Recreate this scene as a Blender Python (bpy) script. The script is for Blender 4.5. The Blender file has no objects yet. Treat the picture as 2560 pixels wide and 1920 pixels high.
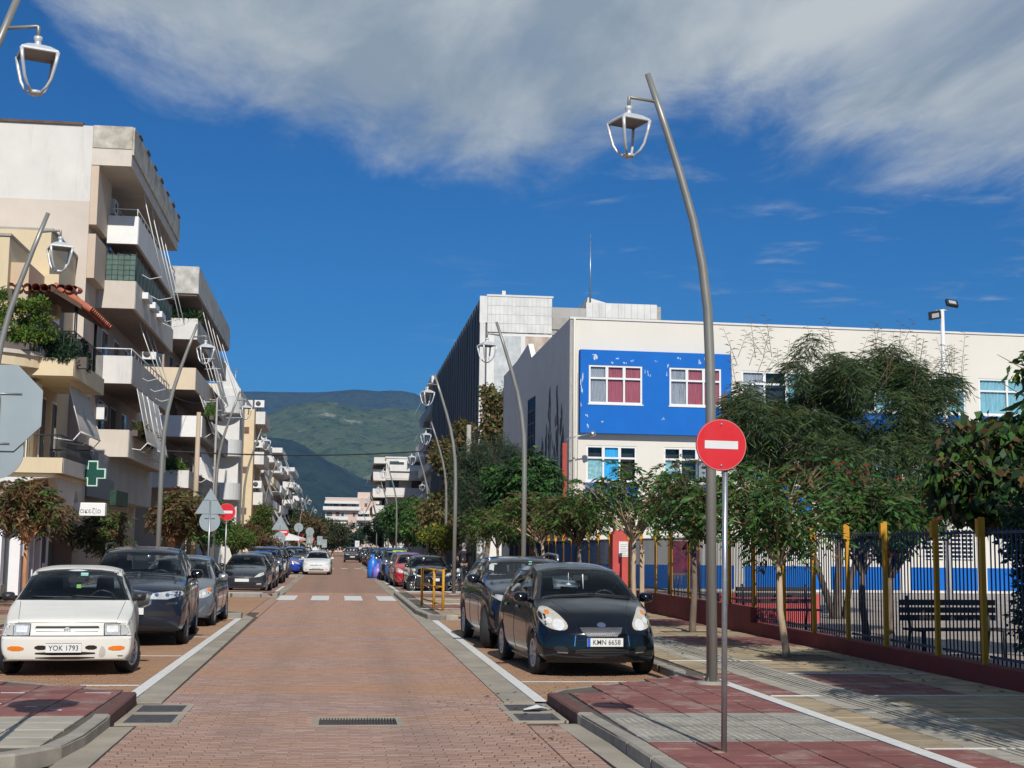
import bpy, bmesh, math, random
import numpy as np
from math import sin, cos, pi, radians, sqrt, atan, hypot
from mathutils import Vector, Matrix, noise
from mathutils.bvhtree import BVHTree
random.seed(7); RNG = np.random.default_rng(7)
S = bpy.context.scene; COL = S.collection

# ------------------------------------------------------------------ camera
CAM_H = 1.72
YAW, PITCH, ROLL = radians(7.1096), radians(6.8514), radians(0.7)
cam = bpy.data.cameras.new('camera'); camo = bpy.data.objects.new('camera', cam); COL.objects.link(camo)
fw = Vector((sin(YAW)*cos(PITCH), cos(YAW)*cos(PITCH), sin(PITCH)))
rt0 = Vector((cos(YAW), -sin(YAW), 0)); up0 = rt0.cross(fw)
rt = rt0*cos(ROLL) + up0*sin(ROLL); up = up0*cos(ROLL) - rt0*sin(ROLL)
camo.matrix_world = Matrix(((rt.x, up.x, -fw.x, 0), (rt.y, up.y, -fw.y, 0), (rt.z, up.z, -fw.z, CAM_H), (0, 0, 0, 1)))
cam.sensor_width = 36; cam.lens = 3423/2560*36; cam.clip_start = 0.1; cam.clip_end = 30000
S.camera = camo

# ------------------------------------------------------------------ sky, clouds, sun
SUN_EL, SUN_AZ = radians(36.6), radians(-4.0)      # shadows run away from the camera, 4 degrees to the left
W = bpy.data.worlds.new('World'); S.world = W; W.use_nodes = True
nt = W.node_tree; nt.nodes.clear()
def N(nt, t, **k):
    n = nt.nodes.new(t)
    for a, b in k.items():
        if a.startswith('i_'):
            n.inputs[int(a[2:]) if a[2:].isdigit() else a[2:].replace('_', ' ')].default_value = b
        else: setattr(n, a, b)
    return n
def LK(nt, a, b): nt.links.new(a, b)
sky = N(nt, 'ShaderNodeTexSky', sky_type='NISHITA'); sky.sun_disc = False
sky.sun_elevation = SUN_EL; sky.sun_rotation = pi + SUN_AZ; sky.altitude = 0; sky.air_density = 1.0; sky.dust_density = 0.25; sky.ozone_density = 3.2
tc = N(nt, 'ShaderNodeTexCoord'); sep = N(nt, 'ShaderNodeSeparateXYZ'); LK(nt, tc.outputs['Generated'], sep.inputs[0])
def M(op, a, b=None, c=None, clamp=False):
    n = N(nt, 'ShaderNodeMath', operation=op); n.use_clamp = clamp
    for i, v in enumerate((a, b, c)):
        if v is None: continue
        if isinstance(v, (int, float)): n.inputs[i].default_value = v
        else: LK(nt, v, n.inputs[i])
    return n.outputs[0]
# direction -> point on a flat cloud deck overhead
zc = M('MAXIMUM', sep.outputs[2], 0.03)
px = M('DIVIDE', sep.outputs[0], zc); py = M('DIVIDE', sep.outputs[1], zc)
cmb = N(nt, 'ShaderNodeCombineXYZ'); LK(nt, px, cmb.inputs[0]); LK(nt, py, cmb.inputs[1])
# the edge of the deck: py as a function of px
edge = N(nt, 'ShaderNodeFloatCurve'); LK(nt, M('MULTIPLY_ADD', px, 0.25, 0.5, clamp=True), edge.inputs[1])
cv = edge.mapping.curves[0]
EDGE = [(-2.0, .2), (-0.66, 2.1), (-0.55, 2.75), (-0.36, 3.16), (-0.06, 3.42), (0.10, 3.60), (0.57, 3.62), (0.78, 3.25), (0.96, 3.18), (1.30, 3.5), (1.7, 3.62), (2.0, 3.8)]
cv.points[0].location = (0, .04); cv.points[1].location = (1, EDGE[-1][1]/5)
for a, b in EDGE[1:-1]: cv.points.new(a*0.25+0.5, b/5)
edge.mapping.update()
ey = M('MULTIPLY', edge.outputs[0], 5.0)
def nz(scale, det, rough, sx=1, sy=1, dist=0.0, off=0.0):
    mp = N(nt, 'ShaderNodeMapping'); mp.inputs['Scale'].default_value = (sx, sy, 1); mp.inputs['Location'].default_value = (off, off*.7, 0)
    mp.inputs['Rotation'].default_value = (0, 0, radians(-8))
    LK(nt, cmb.outputs[0], mp.inputs[0])
    n = N(nt, 'ShaderNodeTexNoise'); n.inputs['Scale'].default_value = scale; n.inputs['Detail'].default_value = det; n.inputs['Roughness'].default_value = rough
    n.inputs['Distortion'].default_value = dist; LK(nt, mp.outputs[0], n.inputs[0]); return n.outputs[0]
n1 = nz(2.3, 12, .66, 1.2, .55, .35); n2 = nz(.8, 5, .55, 1.1, .5, .2, 3.3); n3 = nz(2.6, 8, .6, .9, 1.1, .4, 1.7)
d = M('SUBTRACT', ey, py)                                   # > 0 inside the deck
d = M('ADD', d, M('MULTIPLY', M('SUBTRACT', n1, .5), 1.5))
inside = M('SMOOTHSTEP', d, -0.10, 0.85) if False else None
mr = N(nt, 'ShaderNodeMapRange', interpolation_type='SMOOTHSTEP'); LK(nt, d, mr.inputs[0]); mr.inputs[1].default_value = -.12; mr.inputs[2].default_value = .70
dens = M('MULTIPLY', mr.outputs[0], M('MULTIPLY_ADD', n2, 2.4, -.10, clamp=True), clamp=True)
# thin stray wisps below the deck
w = N(nt, 'ShaderNodeMapRange', interpolation_type='SMOOTHSTEP'); LK(nt, n3, w.inputs[0]); w.inputs[1].default_value = .54; w.inputs[2].default_value = .80
wm = N(nt, 'ShaderNodeMapRange', interpolation_type='SMOOTHSTEP'); LK(nt, px, wm.inputs[0]); wm.inputs[1].default_value = .1; wm.inputs[2].default_value = .9
ov = N(nt, 'ShaderNodeMapRange', interpolation_type='SMOOTHSTEP'); LK(nt, py, ov.inputs[0]); ov.inputs[1].default_value = -1.0; ov.inputs[2].default_value = 1.6; ov.inputs[3].default_value = .12
dens = M('MULTIPLY', dens, ov.outputs[0])       # unseen cloud overhead and behind, thinned to set the fill light
dens = M('MAXIMUM', dens, M('MULTIPLY', M('MULTIPLY', w.outputs[0], wm.outputs[0]), .55))
shade = nz(2.0, 8, .58, 1.2, .5, .35, 9.1)
cr = N(nt, 'ShaderNodeValToRGB'); LK(nt, shade, cr.inputs[0])
cr.color_ramp.elements[0].position = .36; cr.color_ramp.elements[0].color = (2.7, 3.35, 3.95, 1)
cr.color_ramp.elements[1].position = .64; cr.color_ramp.elements[1].color = (5.4, 5.8, 5.9, 1)
mix = N(nt, 'ShaderNodeMix', data_type='RGBA'); LK(nt, dens, mix.inputs[0])
tint = N(nt, 'ShaderNodeMix', data_type='RGBA', blend_type='MULTIPLY'); tint.inputs[0].default_value = 1; LK(nt, sky.outputs[0], tint.inputs[6]); tint.inputs[7].default_value = (.10, .40, .70, 1)
LK(nt, tint.outputs[2], mix.inputs[6]); LK(nt, cr.outputs[0], mix.inputs[7])
bg = N(nt, 'ShaderNodeBackground'); bg.inputs[1].default_value = 0.10; LK(nt, mix.outputs[2], bg.inputs[0])
wo = N(nt, 'ShaderNodeOutputWorld'); LK(nt, bg.outputs[0], wo.inputs[0])
W.cycles.sampling_method = 'MANUAL' if False else 'AUTOMATIC'

sl = bpy.data.lights.new('sun', 'SUN'); sl.energy = 4.2; sl.angle = radians(.53); sl.color = (1, .955, .885)
so = bpy.data.objects.new('sun', sl); COL.objects.link(so)
travel = Vector((sin(SUN_AZ)*cos(SUN_EL), cos(SUN_AZ)*cos(SUN_EL), -sin(SUN_EL)))
so.rotation_euler = travel.to_track_quat('-Z', 'Y').to_euler(); so.location = (0, -20, 30)
S.view_settings.view_transform = 'Standard'; S.view_settings.look = 'None'; S.view_settings.gamma = 1
S.view_settings.use_curve_mapping = False; S.view_settings.exposure = 0.04
S.cycles.max_bounces = 6; S.cycles.transparent_max_bounces = 12; S.cycles.volume_bounces = 0
# ------------------------------------------------------------------ helpers
def tag(o, label=None, cat=None, group=None, kind=None):
    for k, v in (('label', label), ('category', cat), ('group', group), ('kind', kind)):
        if v: o[k] = v
    return o
def empty(name, loc, rz=0, label=None, cat=None, group=None):
    o = bpy.data.objects.new(name, None); COL.objects.link(o); o.location = loc; o.rotation_euler = (0, 0, rz); o.empty_display_size = .2
    return tag(o, label, cat, group)
def kids(o): return [c for c in o.children]
def copy_tree(o, parent=None, skip=()):
    c = o.copy(); COL.objects.link(c)
    if parent: c.parent = parent
    for ch in list(o.children):
        if ch.name.split('.')[0] in skip: continue
        copy_tree(ch, c, skip)
    return c
def link(name, me, parent=None, kind=None, label=None):
    o = bpy.data.objects.new(name, me); COL.objects.link(o)
    if parent is not None: o.parent = parent
    if kind: o['kind'] = kind
    if label: o['label'] = label
    return o
class MB:
    def __init__(s): s.v = []; s.f = []; s.m = []; s.sm = []
    def add(s, vs, fs, m=0, smooth=False):
        b = len(s.v); s.v += [tuple(v) for v in vs]
        for f in fs: s.f.append(tuple(b+i for i in f)); s.m.append(m); s.sm.append(smooth)
        return s
    def box(s, x0, x1, y0, y1, z0, z1, m=0, rz=0, o=None, M=None):
        vs = [Vector((x, y, z)) for z in (z0, z1) for y in (y0, y1) for x in (x0, x1)]
        if rz:
            R = Matrix.Rotation(rz, 3, 'Z'); vs = [R @ v for v in vs]
        if M: vs = [M @ v for v in vs]
        if o: vs = [v+Vector(o) for v in vs]
        return s.add(vs, [(0, 2, 3, 1), (4, 5, 7, 6), (0, 1, 5, 4), (2, 6, 7, 3), (0, 4, 6, 2), (1, 3, 7, 5)], m)
    def bbox(s, x0, x1, y0, y1, z0, z1, b=.005, m=0):
        """box with bevelled top edges"""
        vs = [(x, y, z0) for y in (y0, y1) for x in (x0, x1)] + [(x, y, z1-b) for y in (y0, y1) for x in (x0, x1)] + [(x, y, z1) for y in (y0+b, y1-b) for x in (x0+b, x1-b)]
        fs = [(0, 1, 5, 4), (1, 3, 7, 5), (3, 2, 6, 7), (2, 0, 4, 6), (4, 5, 9, 8), (5, 7, 11, 9), (7, 6, 10, 11), (6, 4, 8, 10), (8, 9, 11, 10)]
        return s.add(vs, fs, m)
    def tube(s, pts, r, n=8, m=0, caps=True):
        pts = [Vector(p) for p in pts]; rs = r if isinstance(r, (list, tuple)) else [r]*len(pts)
        vs = []; fs = []; ref = None
        for i, p in enumerate(pts):
            t = (pts[min(i+1, len(pts)-1)]-pts[max(i-1, 0)]).normalized()
            if ref is None: ref = Vector((0, 0, 1)) if abs(t.z) < .9 else Vector((1, 0, 0))
            a = t.cross(ref); 
            if a.length < 1e-5: a = t.cross(Vector((0, 1, 0)))
            a.normalize(); b = t.cross(a).normalized(); ref = -b if False else ref
            for k in range(n):
                an = 2*pi*k/n; vs.append(p+(a*cos(an)+b*sin(an))*rs[i])
        for i in range(len(pts)-1):
            for k in range(n): fs.append((i*n+k, i*n+(k+1) % n, (i+1)*n+(k+1) % n, (i+1)*n+k))
        s.add(vs, fs, m, True)
        if caps and n > 2:
            b = len(s.v)-len(vs)
            s.f.append(tuple(b+k for k in range(n))[::-1]); s.m.append(m); s.sm.append(False)
            s.f.append(tuple(b+(len(pts)-1)*n+k for k in range(n))); s.m.append(m); s.sm.append(False)
        return s
    def lathe(s, prof, n=16, o=(0, 0, 0), m=0, axis='z', smooth=True, M=None):
        vs = []; fs = []
        for (r, z) in prof:
            for k in range(n):
                a = 2*pi*k/n
                v = Vector((r*cos(a), r*sin(a), z)) if axis == 'z' else (Vector((z, r*cos(a), r*sin(a))) if axis == 'x' else Vector((r*cos(a), z, r*sin(a))))
                if M: v = M @ v
                vs.append(v+Vector(o))
        for i in range(len(prof)-1):
            for k in range(n): fs.append((i*n+k, i*n+(k+1) % n, (i+1)*n+(k+1) % n, (i+1)*n+k))
        return s.add(vs, fs, m, smooth)
    def prism(s, poly, h0, h1, plane='xy', m=0):
        """poly = 2D points; extruded between h0 and h1 along the third axis"""
        def P(a, b, h): return (a, b, h) if plane == 'xy' else ((a, h, b) if plane == 'xz' else (h, a, b))
        n = len(poly); vs = [P(a, b, h0) for a, b in poly]+[P(a, b, h1) for a, b in poly]
        fs = [tuple(range(n))[::-1], tuple(range(n, 2*n))]+[(i, (i+1) % n, n+(i+1) % n, n+i) for i in range(n)]
        return s.add(vs, fs, m)
    def quad(s, a, b, c, d, m=0): return s.add([a, b, c, d], [(0, 1, 2, 3)], m)
    def mesh(s, name, mats, fix=True):
        me = bpy.data.meshes.new(name); me.from_pydata(s.v, [], s.f)
        for mt in (mats if isinstance(mats, (list, tuple)) else [mats]): me.materials.append(mt)
        me.polygons.foreach_set('material_index', s.m); me.polygons.foreach_set('use_smooth', s.sm)
        if fix and len(s.f) < 60000:
            bm = bmesh.new(); bm.from_mesh(me); bmesh.ops.recalc_face_normals(bm, faces=bm.faces); bm.to_mesh(me); bm.free()
        me.update(); return me
    def build(s, name, mats, parent=None, label=None, kind=None, fix=True):
        return link(name, s.mesh(name, mats, fix), parent, kind, label)
def thing(name, mb, mats, label, cat, group=None, loc=None):
    """one mesh that is a thing of its own; loc = its base"""
    o = mb.build(name, mats); tag(o, label, cat, group)
    if loc:
        o.data.transform(Matrix.Translation(-Vector(loc))); o.location = loc
    return o
def text(name, s, size, mat, parent=None, loc=(0, 0, 0), rot=(pi/2, 0, 0), depth=.002, align='CENTER', sx=1, label=None):
    cu = bpy.data.curves.new(name, 'FONT'); cu.body = s; cu.size = size; cu.extrude = depth; cu.align_x = align; cu.align_y = 'CENTER'; cu.resolution_u = 3; cu.offset = size*.003
    to = bpy.data.objects.new(name, cu); me = bpy.data.meshes.new_from_object(to); bpy.data.objects.remove(to); bpy.data.curves.remove(cu)
    me.materials.clear(); me.materials.append(mat); me.transform(Matrix.Translation(loc) @ Matrix.LocRotScale(None, __import__('mathutils').Euler(rot), Vector((1, 1, 1))) @ Matrix.Diagonal((sx, 1, 1, 1)))
    return link(name, me, parent, None, label)

# ------------------------------------------------------------------ materials
MATS = {}
def mat(name, col, rough=.7, metal=0.0, var=.12, vs=3.0, bump=0.0, bs=40.0, spec=.5, island=0.0, coat=0.0, stains=0.0, stain_col=None, dirt=0.0, detail=6, trans=0.0, wear=None, coords='pos', stretch=None, var2=None, alpha=None):
    if name in MATS: return MATS[name]
    m = bpy.data.materials.new(name); m.use_nodes = True; t = m.node_tree; b = t.nodes['Principled BSDF']
    b.inputs['Roughness'].default_value = rough; b.inputs['Metallic'].default_value = metal; b.inputs['Specular IOR Level'].default_value = spec
    if coat: b.inputs['Coat Weight'].default_value = coat; b.inputs['Coat Roughness'].default_value = .04
    if coords == 'pos': g = N(t, 'ShaderNodeNewGeometry'); co = g.outputs['Position']
    else: g = N(t, 'ShaderNodeTexCoord'); co = g.outputs['Object']
    def mixc(f, a, bb, mode='MIX'):
        x = N(t, 'ShaderNodeMix', data_type='RGBA', blend_type=mode)
        if isinstance(f, float): x.inputs[0].default_value = f
        else: LK(t, f, x.inputs[0])
        for i, v in ((6, a), (7, bb)):
            if isinstance(v, tuple): x.inputs[i].default_value = v+(1,) if len(v) == 3 else v
            else: LK(t, v, x.inputs[i])
        return x.outputs[2]
    def noisen(sc, det=detail, st=None, rg=.6):
        n = N(t, 'ShaderNodeTexNoise'); n.inputs['Scale'].default_value = sc; n.inputs['Detail'].default_value = det; n.inputs['Roughness'].default_value = rg
        if st:
            mp = N(t, 'ShaderNodeMapping'); mp.inputs['Scale'].default_value = st; LK(t, co, mp.inputs[0]); LK(t, mp.outputs[0], n.inputs[0])
        else: LK(t, co, n.inputs[0])
        return n.outputs[0]
    def rng(v, a, bb, lo=0., hi=1.):
        r = N(t, 'ShaderNodeMapRange'); LK(t, v, r.inputs[0]); r.inputs[1].default_value = a; r.inputs[2].default_value = bb; r.inputs[3].default_value = lo; r.inputs[4].default_value = hi; return r.outputs[0]
    lo = tuple(max(0, c*(1-var)) for c in col); hi = tuple(min(1, c*(1+var)) for c in col)
    c = mixc(rng(noisen(vs, st=stretch), .3, .7), lo, var2 if var2 else hi)
    if island:
        gi = N(t, 'ShaderNodeNewGeometry'); oi = N(t, 'ShaderNodeObjectInfo')
        ad = N(t, 'ShaderNodeMath', operation='ADD'); LK(t, gi.outputs['Random Per Island'], ad.inputs[0]); LK(t, oi.outputs['Random'], ad.inputs[1])
        fr = N(t, 'ShaderNodeMath', operation='FRACT'); LK(t, ad.outputs[0], fr.inputs[0])
        hs = N(t, 'ShaderNodeHueSaturation'); LK(t, rng(fr.outputs[0], 0, 1, 1-island, 1+island), hs.inputs['Value']); LK(t, c, hs.inputs['Color']); c = hs.outputs[0]
    if stains:
        sc_ = stain_col or tuple(x*.45 for x in col)
        s1 = rng(noisen(1.2, 8, (1, 1, .28)), .48, .72, 0, 1); s2 = rng(noisen(7, 8, (1, 1, .12), .7), .45, .8, 0, 1)
        mm = N(t, 'ShaderNodeMath', operation='MULTIPLY'); LK(t, s1, mm.inputs[0]); LK(t, s2, mm.inputs[1])
        m2 = N(t, 'ShaderNodeMath', operation='MULTIPLY'); LK(t, mm.outputs[0], m2.inputs[0]); m2.inputs[1].default_value = stains; m2.use_clamp = True
        c = mixc(m2.outputs[0], c, sc_)
    if wear:
        c = mixc(rng(noisen(2.3, 9, None, .72), .51, .60, 0, wear[0]), c, wear[1]); c = mixc(rng(noisen(1.1, 9, (1, 3, 1), .75), .50, .66, 0, wear[0]), c, tuple(x*.35 for x in col))
    if dirt:
        c = mixc(rng(noisen(.35, 5), .45, .75, 0, dirt), c, tuple(x*.5 for x in col))
    LK(t, c, b.inputs['Base Color'])
    if bump:
        bn = N(t, 'ShaderNodeBump'); bn.inputs['Strength'].default_value = bump; bn.inputs['Distance'].default_value = .01
        LK(t, noisen(bs, 5), bn.inputs['Height']); LK(t, bn.outputs[0], b.inputs['Normal'])
    LK(t, rng(noisen(vs*2.3, 3), .2, .8, max(0, rough-.08), min(1, rough+.08)), b.inputs['Roughness'])
    if trans:
        tr = N(t, 'ShaderNodeBsdfTranslucent'); LK(t, c, tr.inputs[0]); ms = N(t, 'ShaderNodeMixShader'); ms.inputs[0].default_value = trans
        LK(t, b.outputs[0], ms.inputs[1]); LK(t, tr.outputs[0], ms.inputs[2]); LK(t, ms.outputs[0], t.nodes['Material Output'].inputs[0])
    MATS[name] = m; return m
def glass(name, tint=(.5, .6, .6), dark=.35, rough=.02, ior=1.5):
    """tinted pane: part see-through, part mirror by angle"""
    if name in MATS: return MATS[name]
    m = bpy.data.materials.new(name); m.use_nodes = True; t = m.node_tree; t.nodes.clear()
    tr = N(t, 'ShaderNodeBsdfTransparent'); tr.inputs[0].default_value = tuple(x*dark for x in tint)+(1,)
    gl = N(t, 'ShaderNodeBsdfGlossy'); gl.inputs['Roughness'].default_value = rough; gl.inputs[0].default_value = (.9, .95, 1, 1)
    fr = N(t, 'ShaderNodeFresnel'); fr.inputs[0].default_value = ior
    ms = N(t, 'ShaderNodeMixShader'); LK(t, fr.outputs[0], ms.inputs[0]); LK(t, tr.outputs[0], ms.inputs[1]); LK(t, gl.outputs[0], ms.inputs[2])
    o = N(t, 'ShaderNodeOutputMaterial'); LK(t, ms.outputs[0], o.inputs[0]); MATS[name] = m; return m

plaster_white = mat('plaster_white', (.68, .66, .62), .85, var=.08, vs=.8, bump=.25, bs=25, stains=.9, stain_col=(.33, .29, .25))
plaster_beige = mat('plaster_beige', (.60, .535, .455), .85, var=.1, vs=.8, bump=.2, bs=25, stains=.9, stain_col=(.3, .24, .2))
plaster_cream = mat('plaster_cream', (.66, .54, .35), .85, var=.06, vs=.7, bump=.2, bs=25, stains=.45, stain_col=(.35, .27, .17))
plaster_pale = mat('plaster_pale', (.72, .70, .66), .85, var=.06, vs=.7, bump=.15, bs=25, stains=.35, stain_col=(.4, .36, .31))
plaster_grey = mat('plaster_grey', (.42, .40, .37), .85, var=.12, vs=.8, bump=.2, bs=25, stains=.8, stain_col=(.13, .12, .11))
plaster_pink = mat('plaster_pink', (.58, .44, .36), .85, var=.06, vs=.7, stains=.3)
plaster_yellow = mat('plaster_yellow', (.68, .56, .40), .85, var=.06, vs=.7, stains=.3)
soffit_brown = mat('soffit_brown', (.30, .24, .20), .9, var=.1, vs=1.2, stains=.3)
school_cream = mat('school_cream', (.69, .655, .575), .85, var=.04, vs=.4, bump=.2, bs=12, stains=.4, stain_col=(.5, .46, .39))
school_blue = mat('school_blue', (.013, .14, .50), .8, spec=.15, var=.06, vs=1.2, bump=.1, bs=20)
white_paint = mat('white_paint', (.78, .77, .74), .5, var=.04, vs=4)
white_metal = mat('white_metal', (.75, .75, .73), .4, var=.05, vs=5)
dark_hole = mat('dark_hole', (.02, .02, .022), .9, var=.2)
shutter_dark = mat('shutter_dark', (.07, .07, .075), .7, var=.15)
shutter_brown = mat('shutter_brown', (.15, .08, .05), .7, var=.15)
shutter_wood = mat('shutter_wood', (.30, .18, .11), .7, var=.15)
concrete = mat('concrete', (.36, .34, .30), .9, var=.16, vs=2.5, bump=.4, bs=60, stains=.5)
kerb_mat = mat('kerb_concrete', (.31, .28, .235), .9, var=.18, vs=5, bump=.5, bs=70, island=.1)
kerb_red = mat('kerb_red', (.13, .055, .045), .8, var=.18, vs=5, bump=.5, bs=70)
gutter_mat = mat('gutter_concrete', (.34, .30, .235), .95, var=.22, vs=1.6, bump=.5, bs=50, dirt=.5)
line_mat = mat('line_paint', (.68, .67, .63), .7, var=.10, vs=9, bump=.2, bs=80, stains=.4)
metal_dark = mat('metal_dark', (.05, .055, .06), .45, .3, var=.15, vs=6)
iron_grate = mat('iron_grate', (.07, .07, .075), .6, .5, var=.3, vs=12)
lamp_pole = mat('lamp_pole', (.27, .265, .235), .42, .35, var=.1, vs=2, stretch=(4, 4, .5))
lamp_grey = mat('lamp_grey', (.62, .64, .64), .35, .3, var=.05, vs=6)
galv = mat('galvanised', (.36, .38, .39), .38, .7, var=.12, vs=20)
sign_red = mat('sign_red', (.62, .015, .025), .4, var=.04, vs=4)
sign_white = mat('sign_white', (.66, .68, .68), .45, var=.05, vs=4)
sign_back = mat('sign_back', (.30, .355, .37), .45, .25, var=.06, vs=2)
bark = mat('bark', (.16, .12, .085), .9, var=.3, vs=7, bump=.6, bs=40, stretch=(2, 2, .4))
bark_pale = mat('bark_pale', (.42, .31, .20), .85, var=.22, vs=7, bump=.5, bs=40, stretch=(2, 2, .4))
bark_orange = mat('bark_orange', (.45, .21, .09), .8, var=.2, vs=7, stretch=(2, 2, .4))
terracotta = mat('terracotta', (.42, .13, .07), .85, var=.2, vs=4, island=.2)
red_wall = mat('red_wall', (.20, .033, .03), .8, var=.15, vs=2, bump=.3, bs=30, stains=.5, stain_col=(.10, .03, .03))
yellow_paint = mat('yellow_paint', (.56, .27, .012), .6, var=.1, vs=6, stains=.25, stain_col=(.35, .19, .02))
fence_blue = mat('fence_blue', (.022, .05, .12), .45, .3, var=.2, vs=8)
awning_cloth = mat('awning_cloth', (.46, .43, .38), .9, var=.08, vs=2, stretch=(1, 6, 1))
awning_white = mat('awning_white', (.62, .60, .56), .9, var=.08, vs=2)
net_green = mat('net_green', (.10, .16, .135), .9, var=.2, vs=3)
black_rubber = mat('black_rubber', (.018, .018, .019), .75, var=.3, vs=8)
black_plastic = mat('black_plastic', (.02, .021, .023), .45, var=.2, vs=8)
chrome = mat('chrome', (.75, .76, .78), .12, 1.0, var=.03)
silver = mat('silver', (.45, .46, .48), .3, .8, var=.06, vs=9)
plate_white = mat('plate_white', (.72, .72, .69), .45, var=.05, vs=20)
plate_black = mat('plate_black', (.015, .015, .015), .5, var=.05)
eu_blue = mat('eu_blue', (.02, .10, .50), .5, var=.05)
amber = mat('amber', (.75, .20, .015), .25, var=.08, vs=15)
cabin = mat('cabin_cloth', (.085, .09, .10), .9, var=.2)
pane_dark = glass('pane_dark', (.55, .65, .7), .25)
pane_win = mat('window_glass', (.05, .07, .08), .06, 0, var=.3, vs=.8, spec=.9)
car_glass = glass('car_glass', (.86, .93, .95), 1.0, .02, 1.28)
lamp_lens = mat('lamp_lens', (.55, .56, .55), .12, .25, var=.25, vs=22, spec=.9)
# ------------------------------------------------------------------ ground, road, pavements
def brick_mat(name, cols, islandv=.16, world=True):
    """clay pavers: colour differs from piece to piece, powdery orange drifts in bands across the street"""
    m = bpy.data.materials.new(name); m.use_nodes = True; t = m.node_tree; b = t.nodes['Principled BSDF']; b.inputs['Roughness'].default_value = .88; b.inputs['Specular IOR Level'].default_value = .25
    g = N(t, 'ShaderNodeNewGeometry'); oi = N(t, 'ShaderNodeObjectInfo')
    def nse(sc, st, det=6, rg=.6):
        mp = N(t, 'ShaderNodeMapping'); mp.inputs['Scale'].default_value = st; LK(t, g.outputs['Position'], mp.inputs[0])
        n = N(t, 'ShaderNodeTexNoise'); n.inputs['Scale'].default_value = sc; n.inputs['Detail'].default_value = det; n.inputs['Roughness'].default_value = rg; LK(t, mp.outputs[0], n.inputs[0]); return n.outputs[0]
    def rg_(v, a, c, lo=0, hi=1):
        r = N(t, 'ShaderNodeMapRange'); LK(t, v, r.inputs[0]); r.inputs[1].default_value = a; r.inputs[2].default_value = c; r.inputs[3].default_value = lo; r.inputs[4].default_value = hi; return r.outputs[0]
    def mx(f, a, c):
        x = N(t, 'ShaderNodeMix', data_type='RGBA'); LK(t, f, x.inputs[0])
        for i, v in ((6, a), (7, c)):
            if isinstance(v, tuple): x.inputs[i].default_value = v+(1,)
            else: LK(t, v, x.inputs[i])
        return x.outputs[2]
    ad = N(t, 'ShaderNodeMath', operation='ADD'); LK(t, g.outputs['Random Per Island'], ad.inputs[0]); LK(t, oi.outputs['Random'], ad.inputs[1])
    fr = N(t, 'ShaderNodeMath', operation='FRACT'); LK(t, ad.outputs[0], fr.inputs[0])
    base = mx(fr.outputs[0], cols[0], cols[1])
    if not world:
        bt = N(t, 'ShaderNodeTexBrick'); bt.inputs['Scale'].default_value = 1; bt.inputs['Brick Width'].default_value = .2; bt.inputs['Row Height'].default_value = .1; bt.inputs['Mortar Size'].default_value = .006
        bt.inputs['Color1'].default_value = cols[0]+(1,); bt.inputs['Color2'].default_value = cols[1]+(1,); bt.inputs['Mortar'].default_value = (.12, .08, .055, 1); LK(t, g.outputs['Position'], bt.inputs[0]); base = bt.outputs[0]
    band = nse(1.0, (.12, .55, 1), 6, .62)                        # long drifts lying across the road
    c = mx(rg_(band, .40, .62, 0, .80), base, cols[2])
    sx = N(t, 'ShaderNodeSeparateXYZ'); LK(t, g.outputs['Position'], sx.inputs[0])
    near = rg_(sx.outputs[1], 15.2, 17.2, .72, 0)                 # the washed stretch nearest the junction
    wob = N(t, 'ShaderNodeMath', operation='MULTIPLY'); LK(t, near, wob.inputs[0]); LK(t, rg_(nse(.8, (.3, 1, 1), 4), .25, .6, .25, 1), wob.inputs[1])
    c = mx(wob.outputs[0], c, base)
    c = mx(rg_(nse(1.0, (.25, 2.6, 1), 8, .7), .50, .78, 0, .42), c, cols[3])
    c = mx(rg_(nse(5, (1, 1, 1), 8, .75), .52, .80, 0, .35), c, (.10, .065, .05))
    ab = N(t, 'ShaderNodeMath', operation='ABSOLUTE'); LK(t, sx.outputs[0], ab.inputs[0])
    tr = N(t, 'ShaderNodeMath', operation='SUBTRACT'); LK(t, ab.outputs[0], tr.inputs[0]); tr.inputs[1].default_value = .78
    t2 = N(t, 'ShaderNodeMath', operation='ABSOLUTE'); LK(t, tr.outputs[0], t2.inputs[0])          # worn wheel tracks
    tk = N(t, 'ShaderNodeMath', operation='MULTIPLY'); LK(t, rg_(t2.outputs[0], .05, .36, .30, 0), tk.inputs[0]); LK(t, rg_(nse(.5, (1, .12, 1), 5), .35, .6), tk.inputs[1])
    c = mx(tk.outputs[0], c, (.15, .11, .095))
    c = mx(rg_(nse(.55, (1, 1, 1), 9, .8), .66, .73, 0, .55), c, (.09, .07, .06))                   # oil and damp spots
    LK(t, c, b.inputs['Base Color'])
    bn = N(t, 'ShaderNodeBump'); bn.inputs['Strength'].default_value = .5; bn.inputs['Distance'].default_value = .006; LK(t, nse(60, (1, 1, 1), 4), bn.inputs['Height']); LK(t, bn.outputs[0], b.inputs['Normal'])
    MATS[name] = m; return m
road_cols = [(.29, .19, .155), (.38, .265, .22), (.39, .215, .12), (.29, .215, .18)]
brick_road = brick_mat('brick_road', road_cols)
brick_far = brick_mat('brick_far', road_cols, world=False)
brick_bay = brick_mat('brick_bay', [(.30, .165, .10), (.35, .21, .125), (.36, .225, .13), (.24, .17, .13)])
mortar = mat('mortar', (.10, .07, .05), .95, var=.3, vs=5)
grit = mat('dirt_ground', (.20, .165, .12), .95, var=.25, vs=1.5, bump=.4)
yard_ground = mat('yard_paving', (.36, .31, .26), .9, var=.18, vs=.5, bump=.2, stretch=(.3, 1.6, 1))
tile_red = mat('tile_red', (.235, .085, .072), .85, var=.12, vs=3, bump=.3, bs=60, island=.12, dirt=.3, wear=(.55, (.36, .27, .23)))
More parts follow.
